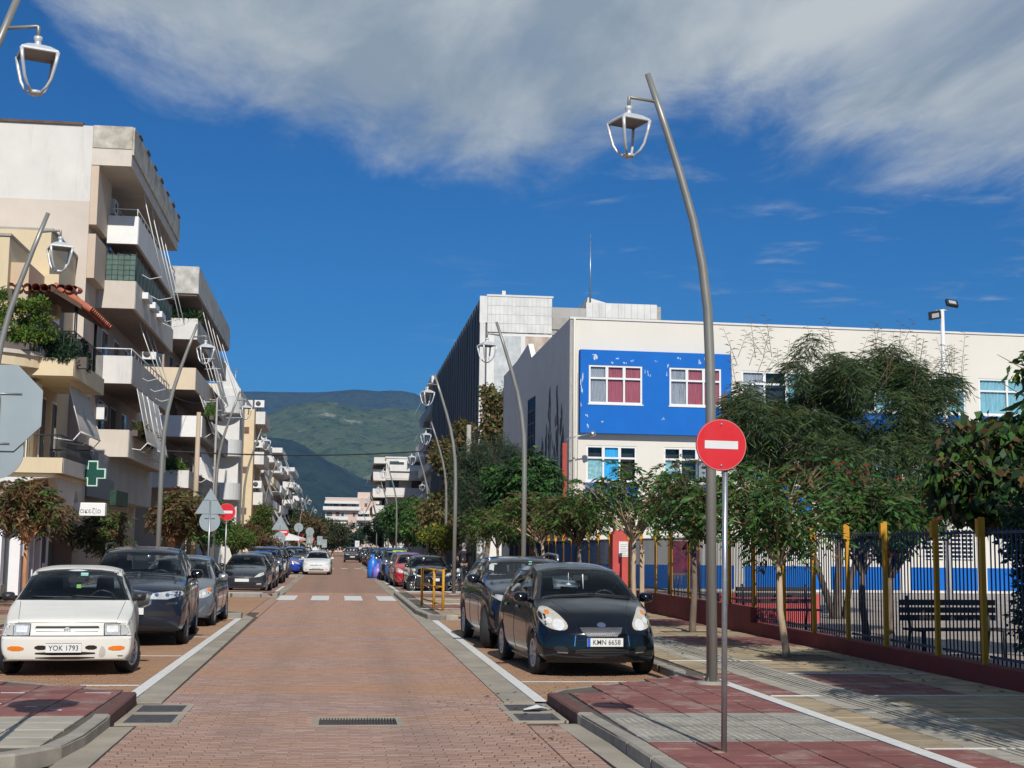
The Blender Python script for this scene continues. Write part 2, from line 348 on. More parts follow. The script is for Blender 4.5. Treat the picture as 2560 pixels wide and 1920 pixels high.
tile_grey = mat('tile_grey', (.32, .30, .255), .9, var=.18, vs=4, bump=.4, bs=60, island=.16, dirt=.5, wear=(.6, (.42, .40, .36)))
tile_beige = mat('tile_beige', (.38, .295, .18), .9, var=.16, vs=3, bump=.4, bs=60, island=.2, dirt=.5, wear=(.6, (.44, .37, .27)))
tile_light = mat('tile_light', (.38, .345, .275), .85, var=.1, vs=4, bump=.3, bs=60, island=.1, dirt=.4, wear=(.4, (.5, .48, .44)))

ground = MB().quad((-900, -300, -.06), (900, -300, -.06), (900, 1500, -.06), (-900, 1500, -.06)).build('ground', mat('town_ground', (.17, .15, .12), .95, var=.2, vs=.05), kind='structure')

road = MB()
road.quad((-2.2, -30, -.02), (2.25, -30, -.02), (2.25, 62, -.02), (-2.2, 62, -.02), 0)
road.quad((-2.2, 52.02, -.001), (2.25, 52.02, -.001), (2.25, 420, -.001), (-2.2, 420, -.001), 1)
road.quad((-2.2, -30, -.001), (2.25, -30, -.001), (2.25, 8.0, -.001), (-2.2, 8.0, -.001), 1)
road = road.build('road', [mortar, brick_far], kind='structure')

HOLES = [(-.26, .74, 13.58, 14.36), (-2.1, -1.48, 13.7, 15.62), (1.80, 2.4, 13.8, 15.55)]
def in_hole(x, y): return any(a < x < b and c < y < d for a, b, c, d in HOLES)
def pieces(parent, name, x0, x1, y0, y1, w, h, gap, zb, zt, mt, ok=lambda x, y: True, limit=300, stagger=True, jit=.002, bev=.004, mfun=None, mats=None, used=[0]):
    """lay rectangular pieces; the nearest go in as single objects that share a mesh, the rest as one joined mesh"""
    mats = mats or [mt]; rest = MB(); n = 0; protos = {}
    ny = int((y1-y0)/h)
    for j in range(ny):
        y = y0+j*h; off = (w/2 if (j % 2 and stagger) else 0); i0 = x0-off
        k = 0
        while i0+k*w < x1-.01:
            a = max(x0, i0+k*w); b_ = min(x1, i0+(k+1)*w); k += 1
            if b_-a < .03: continue
            cx, cy = (a+b_)/2, y+h/2
            if not ok(cx, cy): continue
            mi = mfun(cx, cy) if mfun else 0
            dz = random.uniform(-jit, jit); full = abs((b_-a)-w) < 1e-6
            if n < limit and full:
                if mi not in protos: protos[mi] = [MB().bbox(-w/2+gap/2, w/2-gap/2, -h/2+gap/2, h/2-gap/2, zb-zt, 0, bev, mi).mesh(name, mats, False) for q in range(1)]
                o = link(name, protos[mi][0], parent); o.location = (cx, cy, zt+dz); o.rotation_euler = (random.uniform(-1, 1)*jit*2, random.uniform(-1, 1)*jit*2, random.uniform(-.006, .006)); n += 1
            else:
                rest.bbox(a+gap/2, b_-gap/2, y+gap/2, y+h-gap/2, zb, zt+dz, bev, mi)
    if rest.f: rest.build(name+'s_beyond', mats, parent, kind='stuff', fix=False)
pieces(road, 'brick', -1.86, 1.90, 10.4, 52, .2, .1, .012, -.02, .0, brick_road, ok=lambda x, y: not in_hole(x, y), jit=.0025)
nearfill = MB()
for j in range(24):
    y = 8+.1*j
    for k in range(19): nearfill.bbox(-1.86+.2*k-(.1 if j % 2 else 0)+.006, -1.66+.2*k-(.1 if j % 2 else 0)-.006, y+.006, y+.094, -.02, random.uniform(-.0025, .0025), .004)
for j in range(56):
    y = 8+.1*j
    for a, b_ in (((1.906, 2.08), (2.09, 2.21)) if j % 2 else ((1.906, 2.02), (2.03, 2.21))): nearfill.bbox(a, b_, y+.006, y+.094, -.02, random.uniform(-.0025, .0025), .004)
for j in range(128):
    y = 34.6+.1*j; xr = -1.875; xl = -2.205 if y > 36.8 else -1.96
    for a, b_ in ((xl, xl+.14), (xl+.15, xr)) if (j % 2 and xr-xl > .2) else ((xl, xr),): nearfill.bbox(a, b_, y+.006, y+.094, -.02, .001, .004)
nearfill.build('bricks_nearest', brick_road, road, kind='stuff', fix=False)

# side streets and parking bays: brick too
def sheet(name, poly, z, mt, kind='structure', parent=None):
    return MB().add([(x, y, z) for x, y in poly], [tuple(range(len(poly)))]).build(name, mt, parent, kind=kind)
side = sheet('side_street', [(-40, 34.6), (-2.2, 34.6), (-2.2, 47.1), (-40, 47.1)], -.014, mortar)
pieces(side, 'brick', -12, -2.22, 34.62, 47.1, .2, .1, .012, -.014, .0, brick_bay, limit=60)
sheet('side_road', [(-40, -6), (-2.6, -6), (-2.6, 8), (-40, 8)], -.004, brick_far)
bayL = sheet('parking_bay', [(-4.7, 15.6), (-2.2, 15.6), (-2.2, 34.6), (-4.7, 34.6)], -.018, mortar)
bay_ok_l = lambda x, y: y > 15.75 + max(0, (-2.35-x))*1.0
pieces(bayL, 'brick', -4.6, -2.36, 15.7, 34.5, .2, .1, .012, -.018, .002, brick_bay, ok=bay_ok_l, limit=120)
bayR = sheet('parking_bay', [(2.2, 15.4), (4.7, 15.4), (4.7, 33.4), (2.2, 33.4)], -.018, mortar)
pieces(bayR, 'brick', 2.41, 4.56, 15.5, 33.2, .2, .1, .012, -.018, .002, brick_bay, ok=lambda x, y: y > 15.5+(x-2.35)*1.0, limit=200)
sheet('parking_bay', [(-4.55, 50), (-2.2, 50), (-2.2, 400), (-4.55, 400)], -.003, brick_far)
sheet('parking_bay', [(2.2, 50.6), (4.5, 50.6), (4.5, 400), (2.2, 400)], -.003, brick_far)

# concrete gutters along both edges of the road: slabs 1 m long
def strip(name, pts_in, pts_out, z, mt, step=None, kind='structure', t=.02):
    m = MB()
    for i in range(len(pts_in)-1):
        a, b = Vector(pts_in[i]), Vector(pts_in[i+1]); c, d_ = Vector(pts_out[i]), Vector(pts_out[i+1]); n = max(1, int((b-a).length/step)) if step else 1
        for k in range(n):
            g0, g1 = k/n, (k+1)/n-.004/max((b-a).length, .1)*1.0
            p, q, r, s_ = a.lerp(b, g0), a.lerp(b, g1), c.lerp(d_, g1), c.lerp(d_, g0)
            dz = random.uniform(-.002, .002); v = [(x.x, x.y, z+dz) for x in (p, q, r, s_)]+[(x.x, x.y, z-t) for x in (p, q, r, s_)]
            m.add(v, [(0, 1, 2, 3), (0, 4, 5, 1), (1, 5, 6, 2), (2, 6, 7, 3), (3, 7, 4, 0)])
    return m.build(name, mt, kind=kind)
strip('gutter', [(-1.87, 8), (-1.87, 13.6)], [(-2.16, 8), (-2.16, 13.6)], .003, gutter_mat, 1.0)
strip('gutter', [(-1.87, 15.7), (-1.95, 33.6), (-2.6, 37)], [(-2.20, 15.7), (-2.20, 33.6), (-2.75, 35.2)], .003, gutter_mat, 1.0)
strip('gutter', [(-1.9, 47.1), (-1.9, 120)], [(-2.2, 47.1), (-2.2, 120)], .003, gutter_mat, 1.0)
strip('gutter', [(2.24, 6), (2.24, 11), (2.20, 13.7)], [(2.50, 6), (2.50, 11), (2.42, 13.7)], .003, gutter_mat, 1.0)
strip('gutter', [(1.90, 15.6), (1.90, 33.4), (1.9, 120)], [(2.25, 15.6), (2.25, 33.4), (2.25, 120)], .003, gutter_mat, 1.0)

# painted lines
lines = MB()
def ln(x0, x1, y0, y1, z=.007): lines.box(x0, x1, y0, y1, z-.003, z)
ln(-2.35, -2.205, 15.75, 33.3); ln(2.255, 2.40, 15.65, 32.9)
for y in (17.44, 22.0, 26.5, 33.1): ln(-2.36-(.7 if y < 30 else 1.1), -2.36, y, y+.09)
ln(2.41, 3.8, 17.9, 17.99)
ln(-2.33, -2.2, 49.6, 60); ln(2.28, 2.42, 50.3, 62.5); ln(2.28, 2.42, 64, 70); ln(2.28, 2.42, 74, 84); ln(-2.35, -2.2, 77.5, 84)
for x in (-1.62, -.54, .55, 1.63): ln(x-.29, x+.29, 44.7, 48.7)
for x in (-1.6, -.5, .55, 1.6): ln(x-.25, x+.25, 108, 110)
lines.build('road_markings', line_mat, kind='structure')

# drain gratings: a thing each, bars as parts
def drain(x0, x1, y0, y1, z, across, label, n):
    e = empty('drain_grating', ((x0+x1)/2, (y0+y1)/2, 0), 0, label, 'drain', 'iron drain gratings in the road')
    w, h = (x1-x0)/2, (y1-y0)/2
    f = MB()
    for a in ((-w-.07, w+.07, -h-.05, -h), (-w-.07, w+.07, h, h+.05), (-w-.07, -w, -h, h), (w, w+.07, -h, h)): f.box(*a, -.02, z)
    f.build('frame', gutter_mat, e)
    MB().box(-w, w, -h, h, -.055, -.05).build('pit', dark_hole, e)
    me = None
    for k in range(n):
        if across: q = (-w+2*w*(k+.25)/n, -w+2*w*(k+.75)/n, -h, h)
        else: q = (-w, w, -h+2*h*(k+.25)/n, -h+2*h*(k+.75)/n)
        if me is None:
            c0 = ((q[0]+q[1])/2, (q[2]+q[3])/2); me = MB().bbox(q[0]-c0[0], q[1]-c0[0], q[2]-c0[1], q[3]-c0[1], -.03, z-.004, .003).mesh('bar', iron_grate, False)
        o = link('bar', me, e); o.location = ((q[0]+q[1])/2, (q[2]+q[3])/2, 0)
drain(-.14, .62, 13.68, 14.26, .002, True, 'long slotted drain grate in the middle of the brick road', 26)
for (a, b, lab) in ((13.88, 14.58, 'near half of the kerbside drain below the left kerb'), (14.76, 15.4, 'far half of the kerbside drain below the left kerb')): drain(-2.02, -1.56, a, b, .004, False, 'grey iron grate, '+lab, 15)
for (a, b, lab) in ((13.95, 14.58, 'near half of the kerbside drain below the right kerb'), (14.78, 15.4, 'far half of the kerbside drain below the right kerb')): drain(1.86, 2.28, a, b, .004, False, 'black littered iron grate, '+lab, 15)
# a crumpled paper on the right drain
pp = MB(); pp.add([(2.0, 14.7, .02), (2.18, 14.66, .05), (2.30, 14.78, .02), (2.16, 14.85, .06), (2.02, 14.86, .015)], [(0, 1, 3), (1, 2, 3), (0, 3, 4)])
thing('paper_scrap', pp, white_paint, 'crumpled white scrap of paper lying on the right drain grate', 'litter', loc=(2.15, 14.75, .01))

# pavements
def offset_line(pts, d_):
    out = []
    for i, p in enumerate(pts):
        a = Vector(pts[max(0, i-1)]); b = Vector(pts[min(len(pts)-1, i+1)]); t = (b-a).normalized(); out.append(Vector(p)+Vector((-t.y, t.x))*d_)
    return out
def kerb(parent, pts, zt=.12, w=.14, mt=kerb_mat, step=1.0, zs=None, side_=1):
    """kerb stones as parts along a line (the line is the road edge)"""
    inner = offset_line(pts, w*side_); pts = [tuple(p) for p in offset_line(pts, -.006*side_)]
    for i in range(len(pts)-1):
        a, b = Vector(pts[i]), Vector(pts[i+1]); c, d_ = inner[i], inner[i+1]; n = max(1, round((b-a).length/step))
        z0, z1 = (zs[i], zs[i+1]) if zs else (zt, zt)
        for k in range(n):
            g0, g1 = k/n+.006, (k+1)/n-.006; P4 = [a.lerp(b, g0), a.lerp(b, g1), c.lerp(d_, g1), c.lerp(d_, g0)]; za, zb = z0+(z1-z0)*g0, z0+(z1-z0)*g1; hh = (za, zb, zb, za)
            cen = sum(P4, Vector((0, 0)))/4; v = [(p.x, p.y, -.03) for p in P4]+[(p.x, p.y, h-.018) if q < 2 else (p.x, p.y, h) for q, (p, h) in enumerate(zip(P4, hh))]
            tp = [P4[0].lerp(P4[3], .13), P4[1].lerp(P4[2], .13)]; v += [(tp[0].x, tp[0].y, za), (tp[1].x, tp[1].y, zb)]
            m = MB().add([(x-cen.x, y-cen.y, z) for x, y, z in v], [(0, 1, 5, 4), (4, 5, 9, 8), (8, 9, 6, 7), (1, 2, 6, 9, 5), (2, 3, 7, 6), (3, 0, 4, 8, 7)])
            o = m.build('kerb_stone', mt, parent); o.location = (cen.x, cen.y, 0)

def pave(name, poly, zt=.10):
    m = MB().prism(poly, -.03, zt); return m.build(name, mat('joint_soil', (.10, .085, .065), .95, var=.3, vs=3), kind='structure')
def inpoly(poly, x, y):
    c = False; n = len(poly)
    for i in range(n):
        x1, y1 = poly[i]; x2, y2 = poly[(i+1) % n]
        if (y1 > y) != (y2 > y) and x < (x2-x1)*(y-y1)/(y2-y1)+x1: c = not c
    return c
# right near pavement
kr = [(2.62, 3.0), (2.49, 8.0), (2.47, 11.65), (2.47, 12.2), (2.42, 13.55), (2.40, 13.65), (2.38, 15.5), (2.62, 16.0), (4.35, 17.6), (4.55, 18.3), (4.55, 33.0), (2.6, 33.1), (2.2, 33.5), (2.05, 36.0), (2.05, 50.3), (4.5, 50.5), (4.5, 130)]
polyR = [(8.0, 3.0)]+kr+[(8.0, 130)]
paveR = pave('pavement', polyR)
kerb(paveR, kr[0:3], side_=-1); kerb(paveR, kr[2:5], zs=[.12, .103, .103], side_=-1, step=.7); kerb(paveR, kr[4:6], zs=[.103, .12], side_=-1, step=.3)
kerb(paveR, kr[5:7], mt=kerb_red, step=.95, side_=-1); kerb(paveR, kr[6:9], zt=.105, w=.05, side_=-1, step=.6); kerb(paveR, kr[8:11], side_=-1); kerb(paveR, kr[10:15], side_=-1, step=.9); kerb(paveR, kr[14:17], side_=-1, step=1.0)
def tR(x, y):   # which tile lies here: 0 red 1 grey 2 beige 3 light
    if x > 5.42 and x < 5.92 and y < 34: return 3
    if x < 4.72:
        if y < 11.64: return 0
        if y < 13.56: return 1
        if y < 18.3 : return 0
        return 2 if y < 36 else (0 if (y % 9) < 3 else 2)
    if y < 11.05: return 0
    if y < 15.15: return 2
    if y < 17.9: return 0 if x < 7.2 else 2
    if y < 23: return 2
    if y < 25.4: return 0
    return 2 if (y % 8) < 5 else 0
def tree_pit(x, y): return any(abs(x-a) < .55 and abs(y-b) < .55 for a, b in PITS)
PITS = [(6.95, 20.5), (7.1, 27.2), (7.0, 33.6), (7.1, 40), (7.1, 46.5), (7.1, 12.0)]
def okR(x, y):
    if not inpoly(polyR, x, y) or not inpoly(polyR, x-.33, y) or not inpoly(polyR, x-.1, y-.1) or tree_pit(x, y): return False
    return not (4.68 < x < 4.84 and y < 17)
pieces(paveR, 'tile', 2.62, 4.66, 9.55, 18.6, .408, .4, .016, .07, .12, None, ok=okR, mfun=tR, mats=[tile_red, tile_grey, tile_beige, tile_light], stagger=False, limit=130, jit=.0018)
pieces(paveR, 'tile', 4.83, 8.0, 9.55, 36, .396, .4, .016, .07, .12, None, ok=okR, mfun=tR, mats=[tile_red, tile_grey, tile_beige, tile_light], stagger=False, limit=170, jit=.0018)
pieces(paveR, 'tile', 4.6, 4.83, 18.6, 36, .2, .4, .010, .09, .12, None, ok=okR, mfun=tR, mats=[tile_red, tile_grey, tile_beige, tile_light], stagger=False, limit=0)
pieces(paveR, 'tile', 2.1, 8.0, 33.0, 70, .4, .4, .010, .09, .12, None, ok=lambda x, y: inpoly(polyR, x, y) and inpoly(polyR, x-.33, y) and not tree_pit(x, y) and not (x > 4.83 and y < 36), mfun=tR, mats=[tile_red, tile_grey, tile_beige, tile_light], stagger=False, limit=0)
MB().box(4.67, 4.82, 9.3, 17.4, .09, .123).build('cycle_line', line_mat, paveR)
pl = MB()
for (a, b, y) in ((4.84, 5.40, 15.1), (4.84, 7.6, 11.02), (5.95, 7.9, 17.85), (6.0, 7.9, 15.1), (4.84, 6.4, 19.9), (5.95, 7.9, 13.0)): pl.box(a, b, y, y+.06, .118, .1245)
for (a, b, y) in ((2.5, 4.66, 50.0), (2.2, 4.6, 43.2), (2.2, 4.6, 36.4), (2.5, 7.9, 40)): pl.box(a, b, y, y+.9 if a == 2.5 and y > 45 else y+.15, .118, .1245)
pl.build('painted_joints', line_mat, paveR, kind='stuff')
# ribs of the tactile strip and studs of the ramp
ribs = MB()
for k in range(6): ribs.bbox(5.46+.08*k, 5.495+.08*k, 9.6, 34, .12, .1285, .003)
ribs.build('tactile_ribs', tile_light, paveR, kind='stuff', fix=False)
studs = MB()
for i in range(30):
    for j in range(26):
        x, y = 2.68+i*.067, 11.72+j*.058
        studs.bbox(x-.016, x+.016, y-.016, y+.016, .118, .1245, .006)
studs.build('tactile_studs', tile_grey, paveR, kind='stuff', fix=False)
for i, (a, b) in enumerate(PITS):
    MB().box(a-.55, a+.55, b-.55, b+.55, .06, .104).build('tree_pit', mat('pit_soil', (.14, .095, .06), .95, var=.4, vs=9, bump=.8, bs=40), paveR)
sheet('school_yard', [(8.0, -4), (60, -4), (60, 130), (8.0, 130)], .09, yard_ground)

# left near pavement corner and left pavement
kl = [(-6.5, 9.6), (-4.0, 10.35), (-2.75, 10.85), (-2.40, 11.1), (-2.16, 11.6), (-2.10, 12.3), (-2.10, 13.45), (-2.10, 13.62), (-2.14, 15.62), (-2.45, 15.95), (-4.6, 17.6), (-4.6, 33.2), (-2.6, 33.4), (-2.25, 33.5), (-2.25, 34.2), (-2.6, 34.6), (-12, 34.65)]
polyL = [(-40, 9.0)]+kl+[(-40, 34.65)]
paveL = pave('pavement', polyL)
kerb(paveL, kl[0:4], zs=[.12, .12, .12, .12], step=.7); kerb(paveL, kl[3:8], zs=[.12, .11, .103, .103, .12], step=.6); kerb(paveL, kl[7:9], mt=kerb_red, step=.98); kerb(paveL, kl[8:11], zt=.108, w=.05, step=.6); kerb(paveL, kl[10:14]); kerb(paveL, kl[13:17], step=.8)
def tL(x, y):
    if y < 11.72: return 0
    if y < 13.5: return 3 if x > -3.6 else 1
    if y < 18: return 0
    return 0 if (y % 6.4) < 2.4 else 2
okL = lambda x, y: inpoly(polyL, x, y) and inpoly(polyL, x+.36, y) and inpoly(polyL, x+.1, y-.15)
pieces(paveL, 'tile', -12, -2.3, 9.6, 34.6, .485, .48, .018, .07, .12, None, ok=okL, mfun=tL, mats=[tile_red, tile_grey, tile_beige, tile_light], stagger=False, limit=250, jit=.0018)
plw = MB()
for (x0, x1, y) in ((-5.4, -4.8, 18.4), (-7, -5.0, 20.7), (-9, -5, 23.3), (-9.5, -5, 26.5)): plw.box(x0, x1, y, y+.12, .118, .1245)
for k in range(9):
    x, y = random.uniform(-4.3, -2.6), random.uniform(13.9, 15.6); plw.box(x, x+random.uniform(.08, .3), y, y+.02, .118, .1235)
plw.build('painted_joints', line_mat, paveL, kind='stuff')
kl2 = [(-30, 47.15), (-2.5, 47.1), (-2.0, 47.5), (-2.0, 49.6), (-4.5, 50.4), (-4.5, 76.5), (-2.1, 76.8), (-2.1, 78), (-4.5, 78.6), (-4.5, 420)]
paveL2 = pave('pavement', kl2+[(-30, 420)])
kerb(paveL2, kl2[1:5]); kerb(paveL2, kl2[4:9], step=1.5); kerb(paveL2, [(-9.5, 47.15), (-2.5, 47.1)])
MB().box(-9.9, -2.15, 47.25, 49.4, .10, .118).build('paving', tile_red, paveL2); MB().box(-7, -2.5, 47.5, 48.0, .118, .124).build('painted_joint', line_mat, paveL2)
MB().box(-9.9, -4.65, 50.5, 420, .10, .115).build('paving', tile_beige, paveL2)
# ------------------------------------------------------------------ right side: school, fence, far buildings
cur_red = mat('curtain_red', (.42, .10, .12), .9, var=.35, vs=5, stretch=(9, 1, .4))
cur_grey = mat('curtain_grey', (.36, .34, .36), .9, var=.4, vs=5, stretch=(9, 1, .4))
cur_blue = mat('curtain_blue', (.05, .42, .80), .9, var=.5, vs=5, stretch=(9, 1, .4))
cur_teal = mat('curtain_teal', (.25, .44, .48), .9, var=.3, vs=4, stretch=(6, 1, .4))
frost = mat('frosted_sheet', (.34, .52, .52), .5, var=.35, vs=9)
win_thin = glass('window_pane', (.94, .98, 1), 1.0, .03, 1.35)
def facade_window(par, x0, x1, z0, z1, y, n=3, cur=(), upper=.34, fr=.075, open_col=None, mt=white_metal, slide=True):
    """a window set 14 cm into a wall facing -y: frame, mullions, panes, curtains behind, sill"""
    f = MB(); w = (x1-x0)
    yo, yi = y+.02, y+.08
    for a in ((x0, x1, z0, z0+fr), (x0, x1, z1-fr, z1)): f.box(a[0], a[1], yo, yi, a[2], a[3])
    for a in ((x0, x0+fr), (x1-fr, x1)): f.box(a[0], a[1], yo, yi, z0+fr, z1-fr)
    zt = z1-(z1-z0)*upper
    f.box(x0+fr, x1-fr, yo, yi, zt-fr/2, zt+fr/2)
    cw = (w-fr)/n
    for k in range(1, n):
        xx = x0+fr/2+cw*k; f.box(xx-fr/2, xx+fr/2, yo+.004, yi-.004, z0+fr, zt-fr/2); f.box(xx-fr*.8, xx+fr*.8, yo+.004, yi-.004, zt+fr/2, z1-fr)
    f.box(x0-.04, x1+.04, y-.03, y+.12, z0-.05, z0-.002)
    o = f.build('window', mt, par)
    for k in range(n):
        a, b = x0+fr/2+cw*k+fr/2, x0+fr/2+cw*(k+1)-fr/2
        if k == 0: a = x0+fr
        if k == n-1: b = x1-fr
        MB().box(a, b, y+.045, y+.053, zt+fr/2, z1-fr).build('pane', win_thin, o)
        if k != open_col: MB().box(a, b, y+.045, y+.053, z0+fr, zt-fr/2).build('pane', win_thin, o)
        c = cur[k] if k < len(cur) else None
        if c:
            m = MB(); nn = 14; zz = (z0, z1) if c is not frost else (z0, zt)
            for i in range(nn):
                xa, xb = a+(b-a)*i/nn, a+(b-a)*(i+1)/nn; ya = y+.10+.03*(i % 2); yb = y+.10+.03*((i+1) % 2)
                m.quad((xa, ya, zz[0]), (xb, yb, zz[0]), (xb, yb, zz[1]), (xa, ya, zz[1]))
            m.build('curtain', c, o)
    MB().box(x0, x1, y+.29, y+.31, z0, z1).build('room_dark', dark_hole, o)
    return o
def wall_with_holes(par, name, x0, x1, z0, z1, y, holes, mt, depth=.3, y2=None):
    """wall slab facing -y with rectangular openings, reveals included"""
    xs = sorted({x0, x1, *[h[0] for h in holes], *[h[1] for h in holes]}); zs = sorted({z0, z1, *[h[2] for h in holes], *[h[3] for h in holes]})
    m = MB()
    for i in range(len(xs)-1):
        for j in range(len(zs)-1):
            cx, cz = (xs[i]+xs[i+1])/2, (zs[j]+zs[j+1])/2
            if any(h[0] < cx < h[1] and h[2] < cz < h[3] for h in holes): continue
            m.quad((xs[i], y, zs[j]), (xs[i+1], y, zs[j]), (xs[i+1], y, zs[j+1]), (xs[i], y, zs[j+1]))
    for a, b, c, d_ in holes:
        yy = y+depth
        m.quad((a, y, c), (a, yy, c), (a, yy, d_), (a, y, d_)); m.quad((b, y, c), (b, y, d_), (b, yy, d_), (b, yy, c)); m.quad((a, y, d_), (a, yy, d_), (b, yy, d_), (b, y, d_)); m.quad((a, y, c), (b, y, c), (b, yy, c), (a, yy, c))
    return m.build(name, mt, par, fix=False)

school = empty('school_building', (9.07, 54, .1), math.atan(.03), 'cream two tone school building with blue window panels behind the railings', 'school')
L_ = 34; HT = 10.9
low = [(.70, 2.78), (3.9, 6.0), (7.5, 10.1), (11.0, 14.0), (15.2, 18.0), (19, 22), (23, 26), (27, 30)]
upr = [(7.2, 10.1), (11.0, 14.0), (14.6, 17.0), (17.6, 20.2), (21, 24), (25, 28), (29, 32)]
holes = [(a, b, 4.33, 5.77) for a, b in low]+[(a, b, 7.45, 9.0) for a, b in upr]+[(a, a+2.2, 1.35, 2.6) for a in (8.2, 11.6, 15.0, 18.4, 22, 25)]
wall_with_holes(school, 'front_wall', 0, L_, 0, HT, 0, holes+[(.37, 6.65, 6.24, 9.6)], school_cream, .3)
# projecting blue bay with its two windows
bay = [(.72, 2.92, 7.43, 8.99), (4.05, 6.22, 7.43, 8.99)]
bw = wall_with_holes(school, 'blue_bay', .37, 6.65, 6.24, 9.6, -.34, bay, mat('bay_blue', (.013, .14, .50), .8, spec=.15, stains=.35, stain_col=(.02, .10, .34), var=.05, vs=1.5, bump=.15), .3)
bb = MB(); bb.quad((.37, -.34, 6.24), (6.65, -.34, 6.24), (6.65, .1, 6.24), (.37, .1, 6.24)); bb.quad((.37, -.34, 9.6), (6.65, -.34, 9.6), (6.65, .1, 9.6), (.37, .1, 9.6)); bb.quad((.37, -.34, 6.24), (.37, .1, 6.24), (.37, .1, 9.6), (.37, -.34, 9.6)); bb.quad((6.65, -.34, 6.24), (6.65, .1, 6.24), (6.65, .1, 9.6), (6.65, -.34, 9.6))
bb.build('blue_bay_return', school_blue, school)
ch = MB()      # flaked patches where the blue paint has come off
for (x, z, s, v) in [(.98, 9.25, .13, .34), (.9, 9.4, .05, .1), (4.45, 9.38, .07, .12), (5.3, 9.28, .06, .26), (5.5, 9.37, .06, .12), (.42, 8.4, .05, .5), (.44, 8.0, .05, .3), (.45, 7.4, .04, .2), (.62, 6.95, .04, .14), (.70, 6.5, .05, .2), (1.3, 6.7, .04, .1), (3.2, 8.7, .04, .25), (3.05, 8.8, .03, .2), (3.9, 8.7, .06, .3), (4.0, 9.05, .04, .2), (2.5, 9.2, .04, .12), (1.9, 9.25, .07, .1), (1.7, 9.1, .05, .12), (2.2, 9.1, .05, .14), (3.5, 9.2, .03, .1), (5.9, 9.2, .04, .2), (3.8, 6.9, .03, .14)]:
    for q in range(3):
        xx, zz = x+random.uniform(-.06, .06), z+random.uniform(-v/3, v/3); n = 7; ph = random.random()*6
        ch.add([(xx+cos(2*pi*k/n+ph)*s*.42*random.uniform(.5, 1.1), -.343, zz+sin(2*pi*k/n+ph)*v*.33*random.uniform(.5, 1.1)) for k in range(n)], [tuple(range(n))])
ch.build('paint_flakes', mat('bare_plaster', (.60, .64, .68), .8), school, kind='stuff')
facade_window(school, *bay[0], -.34, 3, (cur_grey, cur_red, cur_red)); facade_window(school, *bay[1], -.34, 3, (cur_grey, cur_red, cur_red))
wins = {0: (frost, cur_blue, None), 1: (frost, None, cur_grey), 2: (cur_blue, None, None), 3: (cur_teal, None, cur_blue), 4: (None, cur_grey, cur_teal)}
for i, (a, b) in enumerate(low): facade_window(school, a, b, 4.33, 5.77, 0, 3, wins.get(i, (cur_grey, None, cur_teal)), open_col=2 if i == 0 else None)
for i, (a, b) in enumerate(upr): facade_window(school, a, b, 7.45, 9.0, 0, 2 if i == 3 else 3, (cur_teal,)*3 if i in (3, 4) else (cur_grey, None, cur_teal))
for a, b in low: MB().box(a-.03, b+.03, -.025, 0.01, 3.2, 4.26).build('blue_panel', school_blue, school)
for a, b in upr: MB().box(a-.03, b+.03, -.025, 0.01, 5.95, 7.38).build('blue_panel', school_blue, school)
g = MB()
for a in (8.2, 11.6, 15.0, 18.4, 22, 25):
    m = MB()
    for k in range(7): m.box(a, a+2.2, .04, .06, 1.4+k*.17, 1.46+k*.17)
    for k in range(9): m.box(a+.03+k*.265, a+.06+k*.265, .02, .04, 1.35, 2.6)
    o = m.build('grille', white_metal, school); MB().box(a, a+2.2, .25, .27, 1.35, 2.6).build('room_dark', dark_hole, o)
pil = [0, 6.8, 10.5, 13.9, 17.3, 20.9, 24.5, 28, 31.5]
for i, a in enumerate(pil[1:]): MB().box(a, a+.42, -.06, .01, 0, 3.1).build('pilaster', school_cream, school)
for a, b in zip([6.8, 10.5, 13.9, 17.3, 20.9, 24.5, 28], [10.5, 13.9, 17.3, 20.9, 24.5, 28, 31.5]): MB().box(a+.43, b-.01, -.02, .01, .12, 1.05).build('blue_dado', school_blue, school)
MB().box(0, 6.8, -.02, .01, .12, 1.05).build('blue_dado', school_blue, school)
MB().box(-.02, L_, -.05, .05, HT-.02, HT+.06).build('coping', plaster_white, school)
MB().tube([(.18, -.06, HT), (.18, -.06, 7.0), (.2, -.06, .1)], .05, 8).build('drain_pipe', school_cream, school)
MB().tube([(.34, -.03, HT-2.2), (.34, -.03, .1)], .018, 6).build('cable', plaster_grey, school)
# side wall along the street, saw-tooth parapet
sw = MB(); pr = [(0, 0), (18, 0), (18, 10.75), (13.6, 10.95), (10.2, 11.35), (9.2, 10.55), (0, HT)]
hole = [(8.0, 9.2), (7.0, 9.0)]
sw.add([(0, y, z) for y, z in pr], [tuple(range(len(pr)))]); sw.add([(.25, y, z) for y, z in pr], [tuple(range(len(pr)))[::-1]])
for k in range(1, len(pr)): a, b = pr[k], pr[(k+1) % len(pr)]; sw.quad((0, a[0], a[1]), (0, b[0], b[1]), (.25, b[0], b[1]), (.25, a[0], a[1]))
sw.build('side_wall', mat('school_side', (.80, .79, .75), .9, var=.06, vs=.6, stains=.5, stain_col=(.2, .19, .17)), school)
MB().box(.25, L_, 17.5, 18, 0, 10).build('back_wall', school_cream, school); MB().box(.3, L_, .3, 17.5, 9.7, 9.8).build('roof', plaster_grey, school); MB().box(L_-.3, L_, .3, 17.5, 0, HT).build('side_wall', school_cream, school)
gw = MB(); gw.box(-.03, .01, 8.0, 9.8, 5.0, 8.6, 0); 
for k in range(5): gw.box(-.06, -.03, 8.0+k*.44, 8.05+k*.44, 5.0, 8.6, 1)
for k in range(7): gw.box(-.055, -.035, 8.0, 9.8, 5.0+k*.59, 5.05+k*.59, 1)
gw.build('barred_window', [pane_win, fence_blue], school)
ms = MB()      # faded painted figures on the side wall
